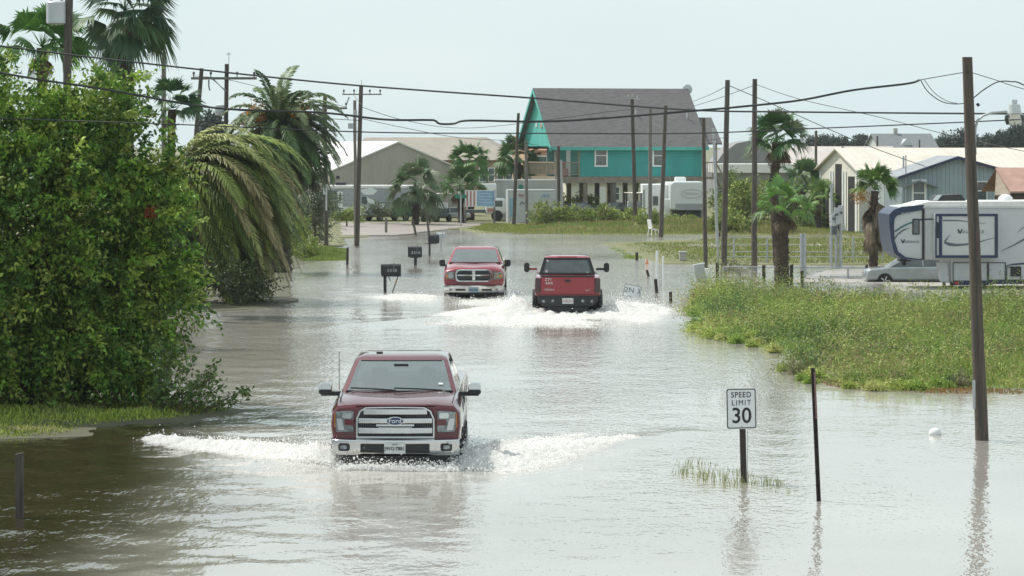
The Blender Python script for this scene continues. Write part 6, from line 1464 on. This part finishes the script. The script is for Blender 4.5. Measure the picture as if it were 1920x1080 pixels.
# ================================================================ TREES, PALMS, SHRUBS
def branch(mb, p0, p1, r0, r1, wob=.12, n=5):
    p0, p1 = Vector(p0), Vector(p1); L_ = (p1-p0).length
    pts = [p0.lerp(p1, k/n)+Vector(RNG.normal(size=3))*wob*L_*.12*(0 < k < n) for k in range(n+1)]
    mb.tube(pts, [lerp(r0, r1, k/n) for k in range(n+1)], 7); return pts
def tree(name, label, cat, loc, trunk_h, lobes, per, L_, Wd, cols, cr=(.3,.6), nc=40, group=None, trunk_r=.15, flat=1.0, shell=.55, w=None, droop=.3, cvar=.25, fill=.3, sprig=None):
    """lobes: (x,y,z, rx,ry,rz) relative to loc. Clumps are spread over and inside each lobe"""
    T = thing(name, label, cat, loc, 0, group); Cs = []; Rs = []
    for (x,y,z,rx,ry,rz) in lobes:
        k = max(3, int(nc*(rx*rz))); d = rvec(k); q = np.where(RNG.random(k) < fill, RNG.uniform(.2,.8,k), RNG.uniform(.82,1.05,k))
        c = np.stack([x+d[:,0]*rx*q, y+d[:,1]*ry*q, z+d[:,2]*rz*q], 1); k2 = c[:,2] > .05; c = c[k2]
        Cs += list(c); Rs += list(RNG.uniform(cr[0], cr[1], len(c)))
    V, Fc, Tn = clumps(Cs, Rs, per, L_, Wd, cols, w, flat, droop, shell, cvar)
    if sprig:
        c0 = np.array(Cs); C = c0.mean(0); i = RNG.integers(0, len(c0), sprig[0]); r_ = np.array(Rs)[i]; O_ = c0[i]-C; O_ /= np.linalg.norm(O_, axis=1, keepdims=True)+1e-6
        D_ = O_*.8+rvec(sprig[0])*.65+np.array([0,0,.15]); D_ /= np.linalg.norm(D_, axis=1, keepdims=True)
        V2, F2, T2 = sprigs(c0[i]+D_*r_[:,None]*.55, D_, sprig[1], sprig[2], L_, Wd, pick(cols, sprig[0], w)*RNG.uniform(.75,1.35,(sprig[0],1)))
        V = np.concatenate([V, V2]); Tn = np.concatenate([Tn, T2])
    k = V.reshape(-1,4,3)[:,:,2].min(1) > -.02; V = V.reshape(-1,4,3)[k].reshape(-1,3); Tn = Tn.reshape(-1,4,3)[k].reshape(-1,3)
    npmesh('crown', V, np.arange(len(V)).reshape(-1,4), Tn, LEAF, T)
    q = MB(); top = Vector((lobes[0][0]*.6, max(0, lobes[0][1]), trunk_h)); branch(q, (0,0,-.25), top, trunk_r, trunk_r*.6)
    idx = RNG.choice(len(Cs), min(len(Cs), 26), replace=False)
    for i in idx: branch(q, tuple(Vector((0,0,0)).lerp(top, RNG.uniform(.4,1))), tuple(Cs[i]), trunk_r*.32, .012, .25)
    part('trunk', q, M['bark'], T, smooth=60); return T
# the big leafy tree on the left shore
GC = [(.14,.27,.030),(.21,.35,.045),(.075,.165,.022),(.29,.39,.06),(.045,.10,.016),(.25,.31,.06)]
Yt = 62.5; s = Yt/F; zx = lambda px: XX(px,Yt)-XX(60,Yt)
bt = [(50,370,175),(170,350,115),(215,450,115),(110,520,190),(-40,420,170),(265,395,70),(285,555,62),(262,640,66),(180,650,105),(50,660,160),(-80,600,170),(205,270,62),(100,230,90),(0,215,95),(-120,330,170),(318,500,36),(290,470,55),(290,315,48),(312,400,46),(250,705,48),(215,700,55),(140,600,110),(180,230,90)]
lobes = [(zx(px), RNG.uniform(-.3,.5)+(-1.1 if py < 430 else (.05 if py > 510 else -.3)), ZZ(py,Yt), r*s, min(r*s*1.0,1.9), r*s*.95) for px,py,r in bt]
TT = tree('leafy_tree', 'huge dense bright green leafy tree filling the left edge down to the water', 'tree', (XX(60,Yt), Yt, .03), 3.0, lobes, 420, .115, .06, GC, cr=(.24,.62), nc=26, trunk_r=.28, cvar=.5, fill=.35, flat=.75, shell=.1, sprig=(4600, .46, 20))
# shaded litter of inner limbs
q = MB()
for k in range(16):
    a = RNG.uniform(-2.2, 2.6); q.tube([(a*.35, RNG.uniform(.1,.7), 0), (a*.7, RNG.uniform(0,.7), 1.2), (a+RNG.normal()*.2, RNG.uniform(-.3,.6), 2.6)], [.06,.045,.02], 6)
part('lower_limbs', q, M['bark'], TT)
V = np.array([[zx(297), -1.55, ZZ(399,Yt)]]); P_ = V+RNG.normal(size=(90,3))*np.array([.05,.04,.05]); Vv, Fc, Tn = leaves(P_, .06, .05, pick([(.30,.07,.015),(.22,.045,.012)], 90))
npmesh('flower_cluster', Vv, Fc, Tn, LEAF, TT)
# sapling shoots at its right foot
T = thing('sapling', 'sparse leafy shoots leaning over the water at the right foot of the big tree', 'sapling', (XX(330,60.5), 60.5, 0), 0)
q = MB(); P_ = []
for k in range(26):
    x0 = RNG.uniform(-.5,.5); x1 = x0+RNG.uniform(-.15,1.1); z1 = RNG.uniform(.35,1.35)*(1.15-.55*abs(x1)); y0 = RNG.uniform(-.4,.4)
    pts = [Vector((lerp(x0,x1,t)+.05*math.sin(t*5+k), y0+t*.3*RNG.normal(), z1*(t**.8))) for t in np.linspace(0,1,7)]; q.tube(pts, [.012,.011,.01,.009,.007,.005,.003], 5)
    for p in pts[2:]:
        for j in range(9): P_.append(np.array(p)+RNG.normal(size=3)*.055)
part('stems', q, M['bark'], T); P_ = np.array(P_); Vv, Fc, Tn = leaves(P_, .11, .055, pick([(.07,.13,.03),(.10,.18,.04),(.15,.22,.05)], len(P_)), droop=.1); npmesh('leaves', Vv, Fc, Tn, LEAF, T)
def shrub(label, px, py_top, py_base, wpx, Y, cols, name='shrub', cat='shrub', L_=.10, per=420, nc=26, group=None, dpt=1.0, cr=(.22,.45), wd=.05, fill=.35):
    hh = ZZ(py_top,Y)-max(0,ZZ(py_base,Y)); w_ = wpx*Y/F/2
    lobes = [(0,0,hh*.5,w_*.75,w_*.7*dpt,hh*.42)]
    for k in range(5): a = RNG.uniform(-.65,.65); lobes.append((a*w_, RNG.uniform(-.4,.4)*w_*dpt, hh*RNG.uniform(.3,.72)*(1-abs(a)*.25), w_*.42, w_*.4*dpt, hh*.28))
    return tree(name, label, cat, (XX(px,Y), Y, max(0.03,ZZ(py_base,Y))), hh*.5, lobes, per, L_, wd, cols, cr=cr, nc=nc, group=group, trunk_r=.06, fill=fill, shell=.25, sprig=(int(60*w_*hh)+30, min(.6, hh*.3), 10))
OL = [(.10,.13,.065),(.14,.17,.09),(.07,.10,.045),(.17,.19,.11)]
YG = [(.20,.27,.035),(.28,.33,.05),(.14,.21,.03)]
BR = [(.22,.29,.06),(.29,.35,.08),(.14,.20,.045),(.36,.38,.13)]
shrub('round dark olive bush behind the pole with the meter box', 590, 338, 466, 100, 159, OL, name='olive_bush', cat='bush', per=520, nc=16, L_=.12, cr=(.3,.6), dpt=1.1)
shrub('bright yellow green shrub between the drooping palm and the olive bush', 556, 412, 490, 62, 147, YG, cat='shrub', per=420, L_=.12)
shrub('small bright shrub low beside the drooping palm tips', 572, 455, 492, 34, 142, YG, cat='shrub', per=420, L_=.10)
shrub('dark green undergrowth behind the tips of the drooping palm', 528, 335, 470, 60, 152, OL, per=420, L_=.12)
shrub('clipped yellow green hedge in front of the grey travel trailer', 650, 386, 418, 64, 196, YG, name='hedge', cat='hedge', per=420, dpt=.5, L_=.12)
for i,(px,t,b,wd_,Y,lb) in enumerate([
  (1030,382,432,80,199,'rounded green bush left end of the row below the stilt house'),
  (1075,390,432,76,199,'yellow green bush second from left below the stilt house'),
  (1130,392,432,100,201,'wide grey green bush below the middle stilts'),
  (1185,398,432,80,202,'low bush below the three insulator pole'),
  (1217,398,434,40,190,'small upright bush around the grey pole base'),
  (1285,408,434,100,203,'low pale bush before the nose of the parked white trailer'),
  (1045,360,402,34,216,'green shrub seen between the left stilts'),
  (1093,362,402,34,216,'bright shrub seen between the second and third stilts'),
  (1208,338,352,22,230,'small treetop seen under the house by the parked white trailer')]):
    shrub(lb, px, t, b, wd_, Y, BR if i < 6 else YG, group='bushes around the stilt house', per=300, L_=.16, wd=.08, nc=14, dpt=.6, cr=(.3,.5))
for i,(px,t,b,wd_,Y,lb) in enumerate([
  (1375,330,440,80,196,'tall leafy bush right of the stilt house stairs'),
  (1400,345,445,90,190,'broad bush behind the right tall bare pole'),
  (1500,330,440,80,200,'dark thicket behind the two large palms'),
  (1545,325,430,60,204,'thicket against the barn end wall'),
  (1525,395,440,70,188,'rounded light green bush left of the meter rack'),
  (1370,400,446,70,182,'low bush at the foot of the left tall bare pole'),
  (1450,350,442,90,205,'thicket between the palms and the long shed'),
  (1585,405,438,30,186,'small bush at the meter rack')]):
    shrub(lb, px, t, b, wd_, Y, BR if i % 2 else [(.11,.17,.045),(.15,.21,.06),(.20,.25,.07)], group='thicket behind the bare poles', per=240, L_=.17, wd=.09, nc=10, dpt=.6, cr=(.35,.65))
shrub('low dark shrub behind the fence left of the right bare pole', 1387, 500, 524, 60, 124, [(.13,.15,.06),(.17,.17,.08)], per=300, L_=.08, nc=20)
FT = [(.05,.075,.06),(.06,.085,.065),(.045,.065,.055)]
for px,t,wd_,Y,lb in ((1900,245,110,420,'tall dark far tree at the right edge behind the lamp pole'),(1835,262,60,430,'far tree mass just left of the tallest far tree'),(1795,259,66,400,'far trees right of the chimney house'),(1610,262,70,450,'far trees left of the chimney house'),(1560,262,60,440,'far rounded tree behind the thin faint pole'),(1535,263,40,430,'far tree left of the rounded far tree'),(1660,270,40,470,'low far tree behind the chimney house'),(1770,270,40,470,'low far tree between the chimney house and the lamp pole'),(1960,255,80,440,'far tree beyond the right edge'),(400,215,30,300,'pale far treetop seen left of the wide crossarm pole')):
    shrub(lb, px, t, 285, wd_, Y, FT, name='far_tree', cat='tree', group='far trees on the skyline', per=170, L_=.30, wd=.2, nc=4, dpt=.5, cr=(.8,1.5))

shrub('dark low bush under the nose of the grey travel trailer', 712, 384, 408, 60, 203, OL, per=300, L_=.15, wd=.08, dpt=.6)
shrub('small grey green bush by the roadside golf cart', 806, 388, 414, 34, 202, OL, per=300, L_=.15, wd=.08, dpt=.6)
# ---- palms
def fan_leaf(V, Fc, Tn, base, d, L_, col, segs=26, spread=150, droop=.35, pet=.5, wid=1.0):
    """costapalmate fan: segments radiating from the petiole end"""
    base = np.array(base); d = np.array(d)/np.linalg.norm(d); up = np.array([0,0,1.]); s = np.cross(d, up); s /= np.linalg.norm(s)+1e-6; u = np.cross(s, d); ra = RNG.normal()*.55; s, u = s*math.cos(ra)+u*math.sin(ra), u*math.cos(ra)-s*math.sin(ra)
    hub = base+d*pet; o = len(V)
    V += [base-s*.02, base+s*.02, hub]; Tn += [col*.9]*3; Fc.append((o,o+1,o+2))
    for k in range(segs):
        a = R(spread)*((k+.5)/segs-.5)*1.0; dd = d*math.cos(a)+s*math.sin(a); ln = L_*(1-.25*abs(a)/R(spread/2))*RNG.uniform(.85,1.08)
        w_ = L_*math.sin(R(spread)/segs)*.42*wid; t = np.cross(u, dd)
        m = hub+dd*ln*.55+u*ln*.04-up*ln*droop*.18; tip = hub+dd*ln*.93-up*ln*droop*RNG.uniform(.45,1.0)
        c = col*RNG.uniform(.75,1.25); o = len(V); V += [hub, m-t*w_, m+t*w_, tip]; Tn += [c]*4; Fc += [(o,o+1,o+2),(o+1,o+3,o+2)]
def trunk_mb(pts, rad, rough=.02, n=14, cells=True):
    q = MB(); pts = [Vector(p) for p in pts]; out_ = []; K = max(8, int((pts[-1]-pts[0]).length/.10))
    for k in range(K+1):
        t = k/K*(len(pts)-1); i = min(int(t), len(pts)-2); p = pts[i].lerp(pts[i+1], t-i); rr = lerp(rad[i], rad[i+1], t-i); out_.append((p, rr))
    vs = []
    for k,(p,rr) in enumerate(out_):
        for j in range(n):
            a = 2*math.pi*(j+.5*(k%2))/n; r2 = rr*(1+RNG.uniform(-1,1)*rough/rr*.8+(.07 if k%2 else -.05)); vs.append((p.x+r2*math.cos(a), p.y+r2*math.sin(a), p.z))
    q.add(vs, [(k*n+j,k*n+(j+1)%n,(k+1)*n+(j+1)%n,(k+1)*n+j) for k in range(K) for j in range(n)]+[tuple(range(n-1,-1,-1)), tuple(range(K*n,(K+1)*n))]); return q
def boots(pts, r, n, L_=.22):
    """old cut leaf bases bristling from the trunk"""
    q = MB(); pts = [Vector(p) for p in pts]
    for k in range(n):
        t = RNG.random()*(len(pts)-1); i = min(int(t), len(pts)-2); p = pts[i].lerp(pts[i+1], t-i); a = RNG.uniform(0, 6.28)
        d = Vector((math.cos(a), math.sin(a), .9)).normalized(); s = Vector((-math.sin(a), math.cos(a), 0))*.035; b = p+Vector((math.cos(a),math.sin(a),0))*r*.85; ln = L_*RNG.uniform(.5,1.2)
        q.add([b-s, b+s, b+d*ln*.8+s*.5+Vector((d.x,d.y,0))*.05, b+d*ln*.8-s*.5+Vector((d.x,d.y,0))*.05, b+Vector((0,0,-.05))+d*.05], [(0,1,2,3),(0,4,1),(0,3,4),(1,4,2)])
    return q
def fan_palm(label, px, py, base, Y, Rl, n=30, trunk_r=.16, lean=None, skirt=0, fruit=None, cols=((.07,.15,.035),(.10,.19,.05),(.05,.11,.03)), zmin=-.35, dead=4, wind=.25, spread=150, group='fan palms', upb=.2, skl=1.0, name='fan_palm', hb=None, pet=.85):
    z0 = max(0, ZZ(base[1],Y)); fx_ = XX(base[0],Y); T = thing(name, label, 'palm tree', (fx_,Y,z0), 0, group)
    top = Vector((XX(px,Y)-fx_, 0, ZZ(py,Y)-z0)); mids = lean or []
    pts = [(0,0,-.3)]+[(XX(a,Y)-fx_,0,ZZ(b,Y)-z0) for a,b in mids]+[tuple(top)]
    rad = [trunk_r*1.15]+[trunk_r]*(len(pts)-2)+[trunk_r*.9]
    tk = part('trunk', trunk_mb(pts, rad), M['palmbark'], T, smooth=25)
    part('leaf_bases', boots(pts[max(0,len(pts)-3):], trunk_r, 70), M['palmbark'], tk)
    V, Fc, Tn = [], [], []; cols = np.array(cols)
    n = int(n*1.05)
    for k in range(n):
        el = lerp(1.45, zmin*1.3, (k/n)**.85); az = k*2.39996+RNG.normal()*.15; d = np.array([math.cos(az)*math.cos(el)+wind, math.sin(az)*math.cos(el), math.sin(el)+upb])
        fan_leaf(V, Fc, Tn, np.array(top)+np.array([0,0,.05]), d, Rl*RNG.uniform(.85,1.1), cols[k % len(cols)], spread=spread, droop=.25+.5*(k/n), pet=Rl*pet*RNG.uniform(.6,1.3))
    npmesh('fronds', np.array(V), np.array(Fc), np.array(Tn), PALM, T)
    if skirt or dead:
        V, Fc, Tn = [], [], []; dc = np.array([(.15,.11,.07),(.20,.16,.11),(.10,.075,.05)])
        for k in range(skirt+dead):
            az = RNG.uniform(0,6.28); z = top.z-(RNG.random()*skirt*.035 if skirt else .05); el = RNG.uniform(-1.35,-.85) if skirt else -.9
            d = np.array([math.cos(az)*math.cos(el), math.sin(az)*math.cos(el), math.sin(el)]); t_ = z/top.z
            fan_leaf(V, Fc, Tn, (top.x*t_, 0, z), d+np.array([0,0,0]), Rl*.75*skl, dc[k%3], segs=14, spread=85, droop=.5, pet=.30*skl)
        npmesh('dead_fronds', np.array(V), np.array(Fc), np.array(Tn), DRY, T)
    if fruit:
        P_ = np.array([[XX(fruit[0],Y)-fx_, -.35, ZZ(fruit[1],Y)-z0]])+RNG.normal(size=(400,3))*np.array([.17,.08,.14]); Vv, F2, T2 = leaves(P_, .09, .04, pick([(.55,.30,.05),(.42,.20,.05)], 400)); npmesh('fruit_cluster', Vv, F2, T2, DRY, T)
    return T
fan_palm('tall dark fan palm at upper left cut by the top of the picture', 234, 22, (236,560), 97, 1.05, n=36, trunk_r=.22, dead=12, lean=[(237,150)], cols=((.05,.10,.045),(.07,.13,.05),(.035,.075,.035)), skirt=6, zmin=-.8)
fan_palm('bright green fan palm crown at far left behind the transformer pole', 78, 90, (85,560), 103, 1.0, n=26, trunk_r=.18, dead=4, cols=((.07,.18,.03),(.10,.24,.04),(.05,.12,.03)))
fan_palm('low dark fan palm tuft between the leafy tree and the leaning pole', 322, 205, (318,560), 108, .75, n=20, trunk_r=.15, dead=2, cols=((.05,.11,.04),(.07,.14,.04)))
fan_palm('tall fan palm with ragged trunk between the two bare poles and the barn', 1455, 268, (1462,520), 124, .84, n=38, trunk_r=.17, lean=[(1456,450),(1450,350),(1455,300)], cols=((.055,.13,.04),(.09,.17,.06),(.16,.20,.12),(.045,.10,.03)), dead=4, wind=.05)
fan_palm('lower fan palm with thick shaggy trunk in front of the tall one', 1470, 395, (1466,535), 115, .78, n=19, trunk_r=.235, lean=[(1466,420)], cols=((.10,.22,.03),(.13,.27,.05),(.08,.17,.03)), dead=5, wind=.0)
fan_palm('small fan palm with a hanging skirt of dead fronds beside the large trailer', 1640, 358, (1638,506), 131, .70, n=26, trunk_r=.17, lean=[(1637,440)], skirt=46, fruit=(1612,368), cols=((.09,.17,.03),(.13,.22,.05),(.06,.12,.03)), skl=1.25, wind=.05, zmin=-.15)
fan_palm('low bushy fan palm in the thicket behind the two large palms', 1505, 352, (1508,436), 190, 1.2, n=24, trunk_r=.18, cols=((.06,.12,.035),(.08,.14,.04)), dead=2)
fan_palm('shorter green fan palm in the thicket near the meter rack', 1535, 372, (1533,436), 186, .8, n=20, trunk_r=.16, cols=((.13,.22,.05),(.17,.26,.07)), dead=2)
fan_palm('young grey green fan palm left of the street sign, nearest of the three', 779, 350, (779,418), 200, 1.15, n=34, trunk_r=.20, zmin=-.8, cols=((.09,.15,.06),(.14,.18,.10),(.06,.12,.04)), dead=4, wind=0, skirt=5)
fan_palm('taller fan palm behind the street sign, second of the three', 880, 305, (884,418), 212, 1.05, n=34, trunk_r=.20, zmin=-.7, cols=((.06,.14,.035),(.10,.20,.05)), dead=3, wind=0)
fan_palm('fan palm crown low in front of the taller one, by the striped board', 862, 355, (866,420), 205, 1.05, n=26, trunk_r=.18, cols=((.10,.17,.05),(.13,.19,.08),(.06,.12,.03)), dead=3, wind=0)
fan_palm('fan palm between the pale container and the orange tan house', 972, 300, (972,418), 222, 1.15, n=34, trunk_r=.20, zmin=-.7, cols=((.06,.13,.035),(.09,.17,.05)), dead=3, wind=0)

def frond(V, Fc, Tn, base, d0, L_, col, sag=1.0, wind=(0,0,0), n=34, lw=.034, ll=.42, tipcol=None):
    """feather frond: drooping midrib with paired leaflets"""
    base = np.array(base, float); d = np.array(d0, float); d /= np.linalg.norm(d); p = base.copy(); st = L_/n; wd_ = np.array(wind)
    pts = [p.copy()]; ds = [d.copy()]
    for k in range(n):
        d = d+np.array([0,0,-sag*.045*(1+k/n*1.2)])+wd_*.03; d /= np.linalg.norm(d); p = p+d*st; pts.append(p.copy()); ds.append(d.copy())
    o = len(V)
    for k in range(n+1):
        s = np.cross(ds[k], [0,0,1.]); s /= np.linalg.norm(s)+1e-6; w_ = .03*(1-k/(n+1))+.006; V += [pts[k]-s*w_, pts[k]+s*w_]; Tn += [col*1.25]*2
    for k in range(n): a = o+2*k; Fc += [(a,a+1,a+3),(a,a+3,a+2)]
    for k in range(3, n+1):
        s = np.cross(ds[k], [0,0,1.]); s /= np.linalg.norm(s)+1e-6; u = np.cross(s, ds[k]); t = k/n; ln = ll*(math.sin(math.pi*min(1,.12+t*.86))**.55)
        for sg in (-1,1):
          for h in (0,.5):
            b = pts[k]-ds[k]*st*h; dd = ds[k]*.75+s*sg*.75+u*(.25 if h else .05)+RNG.normal(size=3)*.07; dd /= np.linalg.norm(dd)
            c = (col if tipcol is None else col*(1-t)+tipcol*t)*RNG.uniform(.75,1.25); tip = b+dd*ln+np.array([0,0,-ln*.28])+wd_*.12*ln; m = b+dd*ln*.5; q_ = ds[k]*lw*.5
            o = len(V); V += [b, m-q_, m+q_, tip]; Tn += [c]*4; Fc += [(o,o+1,o+2),(o+1,o+3,o+2)]
# tall date palm
Yp = 127; fx0 = XX(520,Yp)
T = thing('date_palm', 'tall date palm with thick dark trunk and orange fruit behind the shore poles', 'palm tree', (fx0, Yp, 0), 0, 'date palms')
top = Vector((XX(528,Yp)-fx0, 0, ZZ(240,Yp)))
tk = part('trunk', trunk_mb([(0,0,-.3),(0,0,2.6),(top.x*.8,0,top.z-.9),tuple(top)], [.56,.55,.52,.42], .05, 22), mat('dark_palm_bark', (.045,.036,.03), .95, 0, .4, 9, bump=1, bscale=18), T, smooth=25)
part('leaf_bases', boots([(0,0,2.6),tuple(top)], .55, 160, .3), M['palmbark'], tk)
V, Fc, Tn = [], [], []; dcol = np.array([(.075,.13,.045),(.11,.17,.055),(.06,.10,.035),(.15,.19,.09)])
for k in range(100):
    el = lerp(1.35, -.95, (k/100)**.8); az = k*2.39996+RNG.normal()*.1
    d = np.array([math.cos(az)*math.cos(el)+.10, math.sin(az)*math.cos(el), math.sin(el)]); frond(V, Fc, Tn, top, d, RNG.uniform(2.6,3.3), dcol[k%4], sag=1.05, wind=(.5,0,0), n=26, ll=.50, lw=.13)
npmesh('fronds', np.array(V), np.array(Fc), np.array(Tn), PALM, T)
V, Fc, Tn = [], [], []
for k in range(22):
    el = RNG.uniform(-1.2,-.7); az = RNG.uniform(-1.2,1.2); d = np.array([math.cos(az)*math.cos(el)+.1, math.sin(az)*math.cos(el), math.sin(el)]); frond(V, Fc, Tn, top-Vector((0,0,.3)), d, RNG.uniform(2.0,2.8), np.array((.13,.12,.09)), sag=.9, wind=(.3,0,0), n=18, ll=.40, lw=.12)
npmesh('dead_fronds', np.array(V), np.array(Fc), np.array(Tn), DRY, T)
for (a,b) in ((478,212),(470,226),(490,222),(562,212)):
    c = np.array([[XX(a,Yp)-fx0,-.75,ZZ(b,Yp)]]); P_ = c+RNG.normal(size=(260,3))*np.array([.17,.10,.20]); Vv, F2, T2 = leaves(P_, .10, .05, pick([(.62,.25,.03),(.52,.18,.02),(.70,.34,.05)], 260)); npmesh('fruit_cluster', Vv, F2, T2, DRY, T)
# low drooping date palm, wind-bent toward the road
Yq = 103; fx0 = XX(350,Yq)
T = thing('date_palm', 'low date palm with long fronds drooping right into the water beside the leafy tree', 'palm tree', (fx0, Yq, 0), 0, 'date palms')
top = Vector((XX(338,Yq)-fx0, .3, ZZ(322,Yq)))
part('trunk', trunk_mb([(0,.3,-.3),tuple(top)], [.55,.48], .05, 20), MATS['dark_palm_bark'], T, smooth=25)
V, Fc, Tn = [], [], []; dcol = np.array([(.12,.18,.035),(.20,.26,.05),(.075,.12,.025),(.27,.30,.10),(.17,.22,.05)]); tipc = np.array((.34,.27,.14))
for k in range(200):
    u = k/200; az = RNG.uniform(-1.4, 1.4)-.12; el = lerp(1.12, -.95, u**.80)+RNG.normal()*.12
    d = np.array([math.cos(az)*math.cos(el)+.32, math.sin(az)*math.cos(el)*.9, math.sin(el)])
    b = np.array(top)+np.array([RNG.uniform(-.25,.3), RNG.uniform(-.3,.3), RNG.uniform(-1.4,.3)*(k/190)+RNG.uniform(-.1,.3)])
    frond(V, Fc, Tn, b, d, RNG.uniform(3.6,5.3), dcol[k%5], sag=RNG.uniform(.9,1.2), wind=(RNG.uniform(.4,.8),0,-.1), n=30, ll=.54, lw=.10, tipcol=tipc if k%5==0 else dcol[k%5]*1.15)
V = np.array(V); V[:,2] = np.maximum(V[:,2], RNG.uniform(.0,.06,len(V)))
npmesh('fronds', V, np.array(Fc), np.array(Tn), PALM, T)
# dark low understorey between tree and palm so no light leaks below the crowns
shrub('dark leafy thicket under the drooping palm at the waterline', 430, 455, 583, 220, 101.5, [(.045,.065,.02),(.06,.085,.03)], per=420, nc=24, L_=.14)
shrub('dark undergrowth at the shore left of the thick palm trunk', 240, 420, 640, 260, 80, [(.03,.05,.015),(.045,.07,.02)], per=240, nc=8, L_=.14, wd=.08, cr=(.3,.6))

# ---------------------------------------------------------------- humid coastal air
q = MB(); q.b2((-700,-60,-1.7),(700,1300,14)); hz_ = part('haze', q, None); hz_['kind'] = 'stuff'; hz_['label'] = 'thin humid haze over the flooded street'
hm = bpy.data.materials.new('haze'); hm.use_nodes = True; n = hm.node_tree; n.nodes.remove(n.nodes['Principled BSDF'])
pv = n.nodes.new('ShaderNodeVolumePrincipled'); pv.inputs['Color'].default_value = (.86,.92,.95,1); pv.inputs['Density'].default_value = .00015; pv.inputs['Anisotropy'].default_value = .2
n.links.new(pv.outputs[0], n.nodes['Material Output'].inputs['Volume']); hz_.data.materials.append(hm)
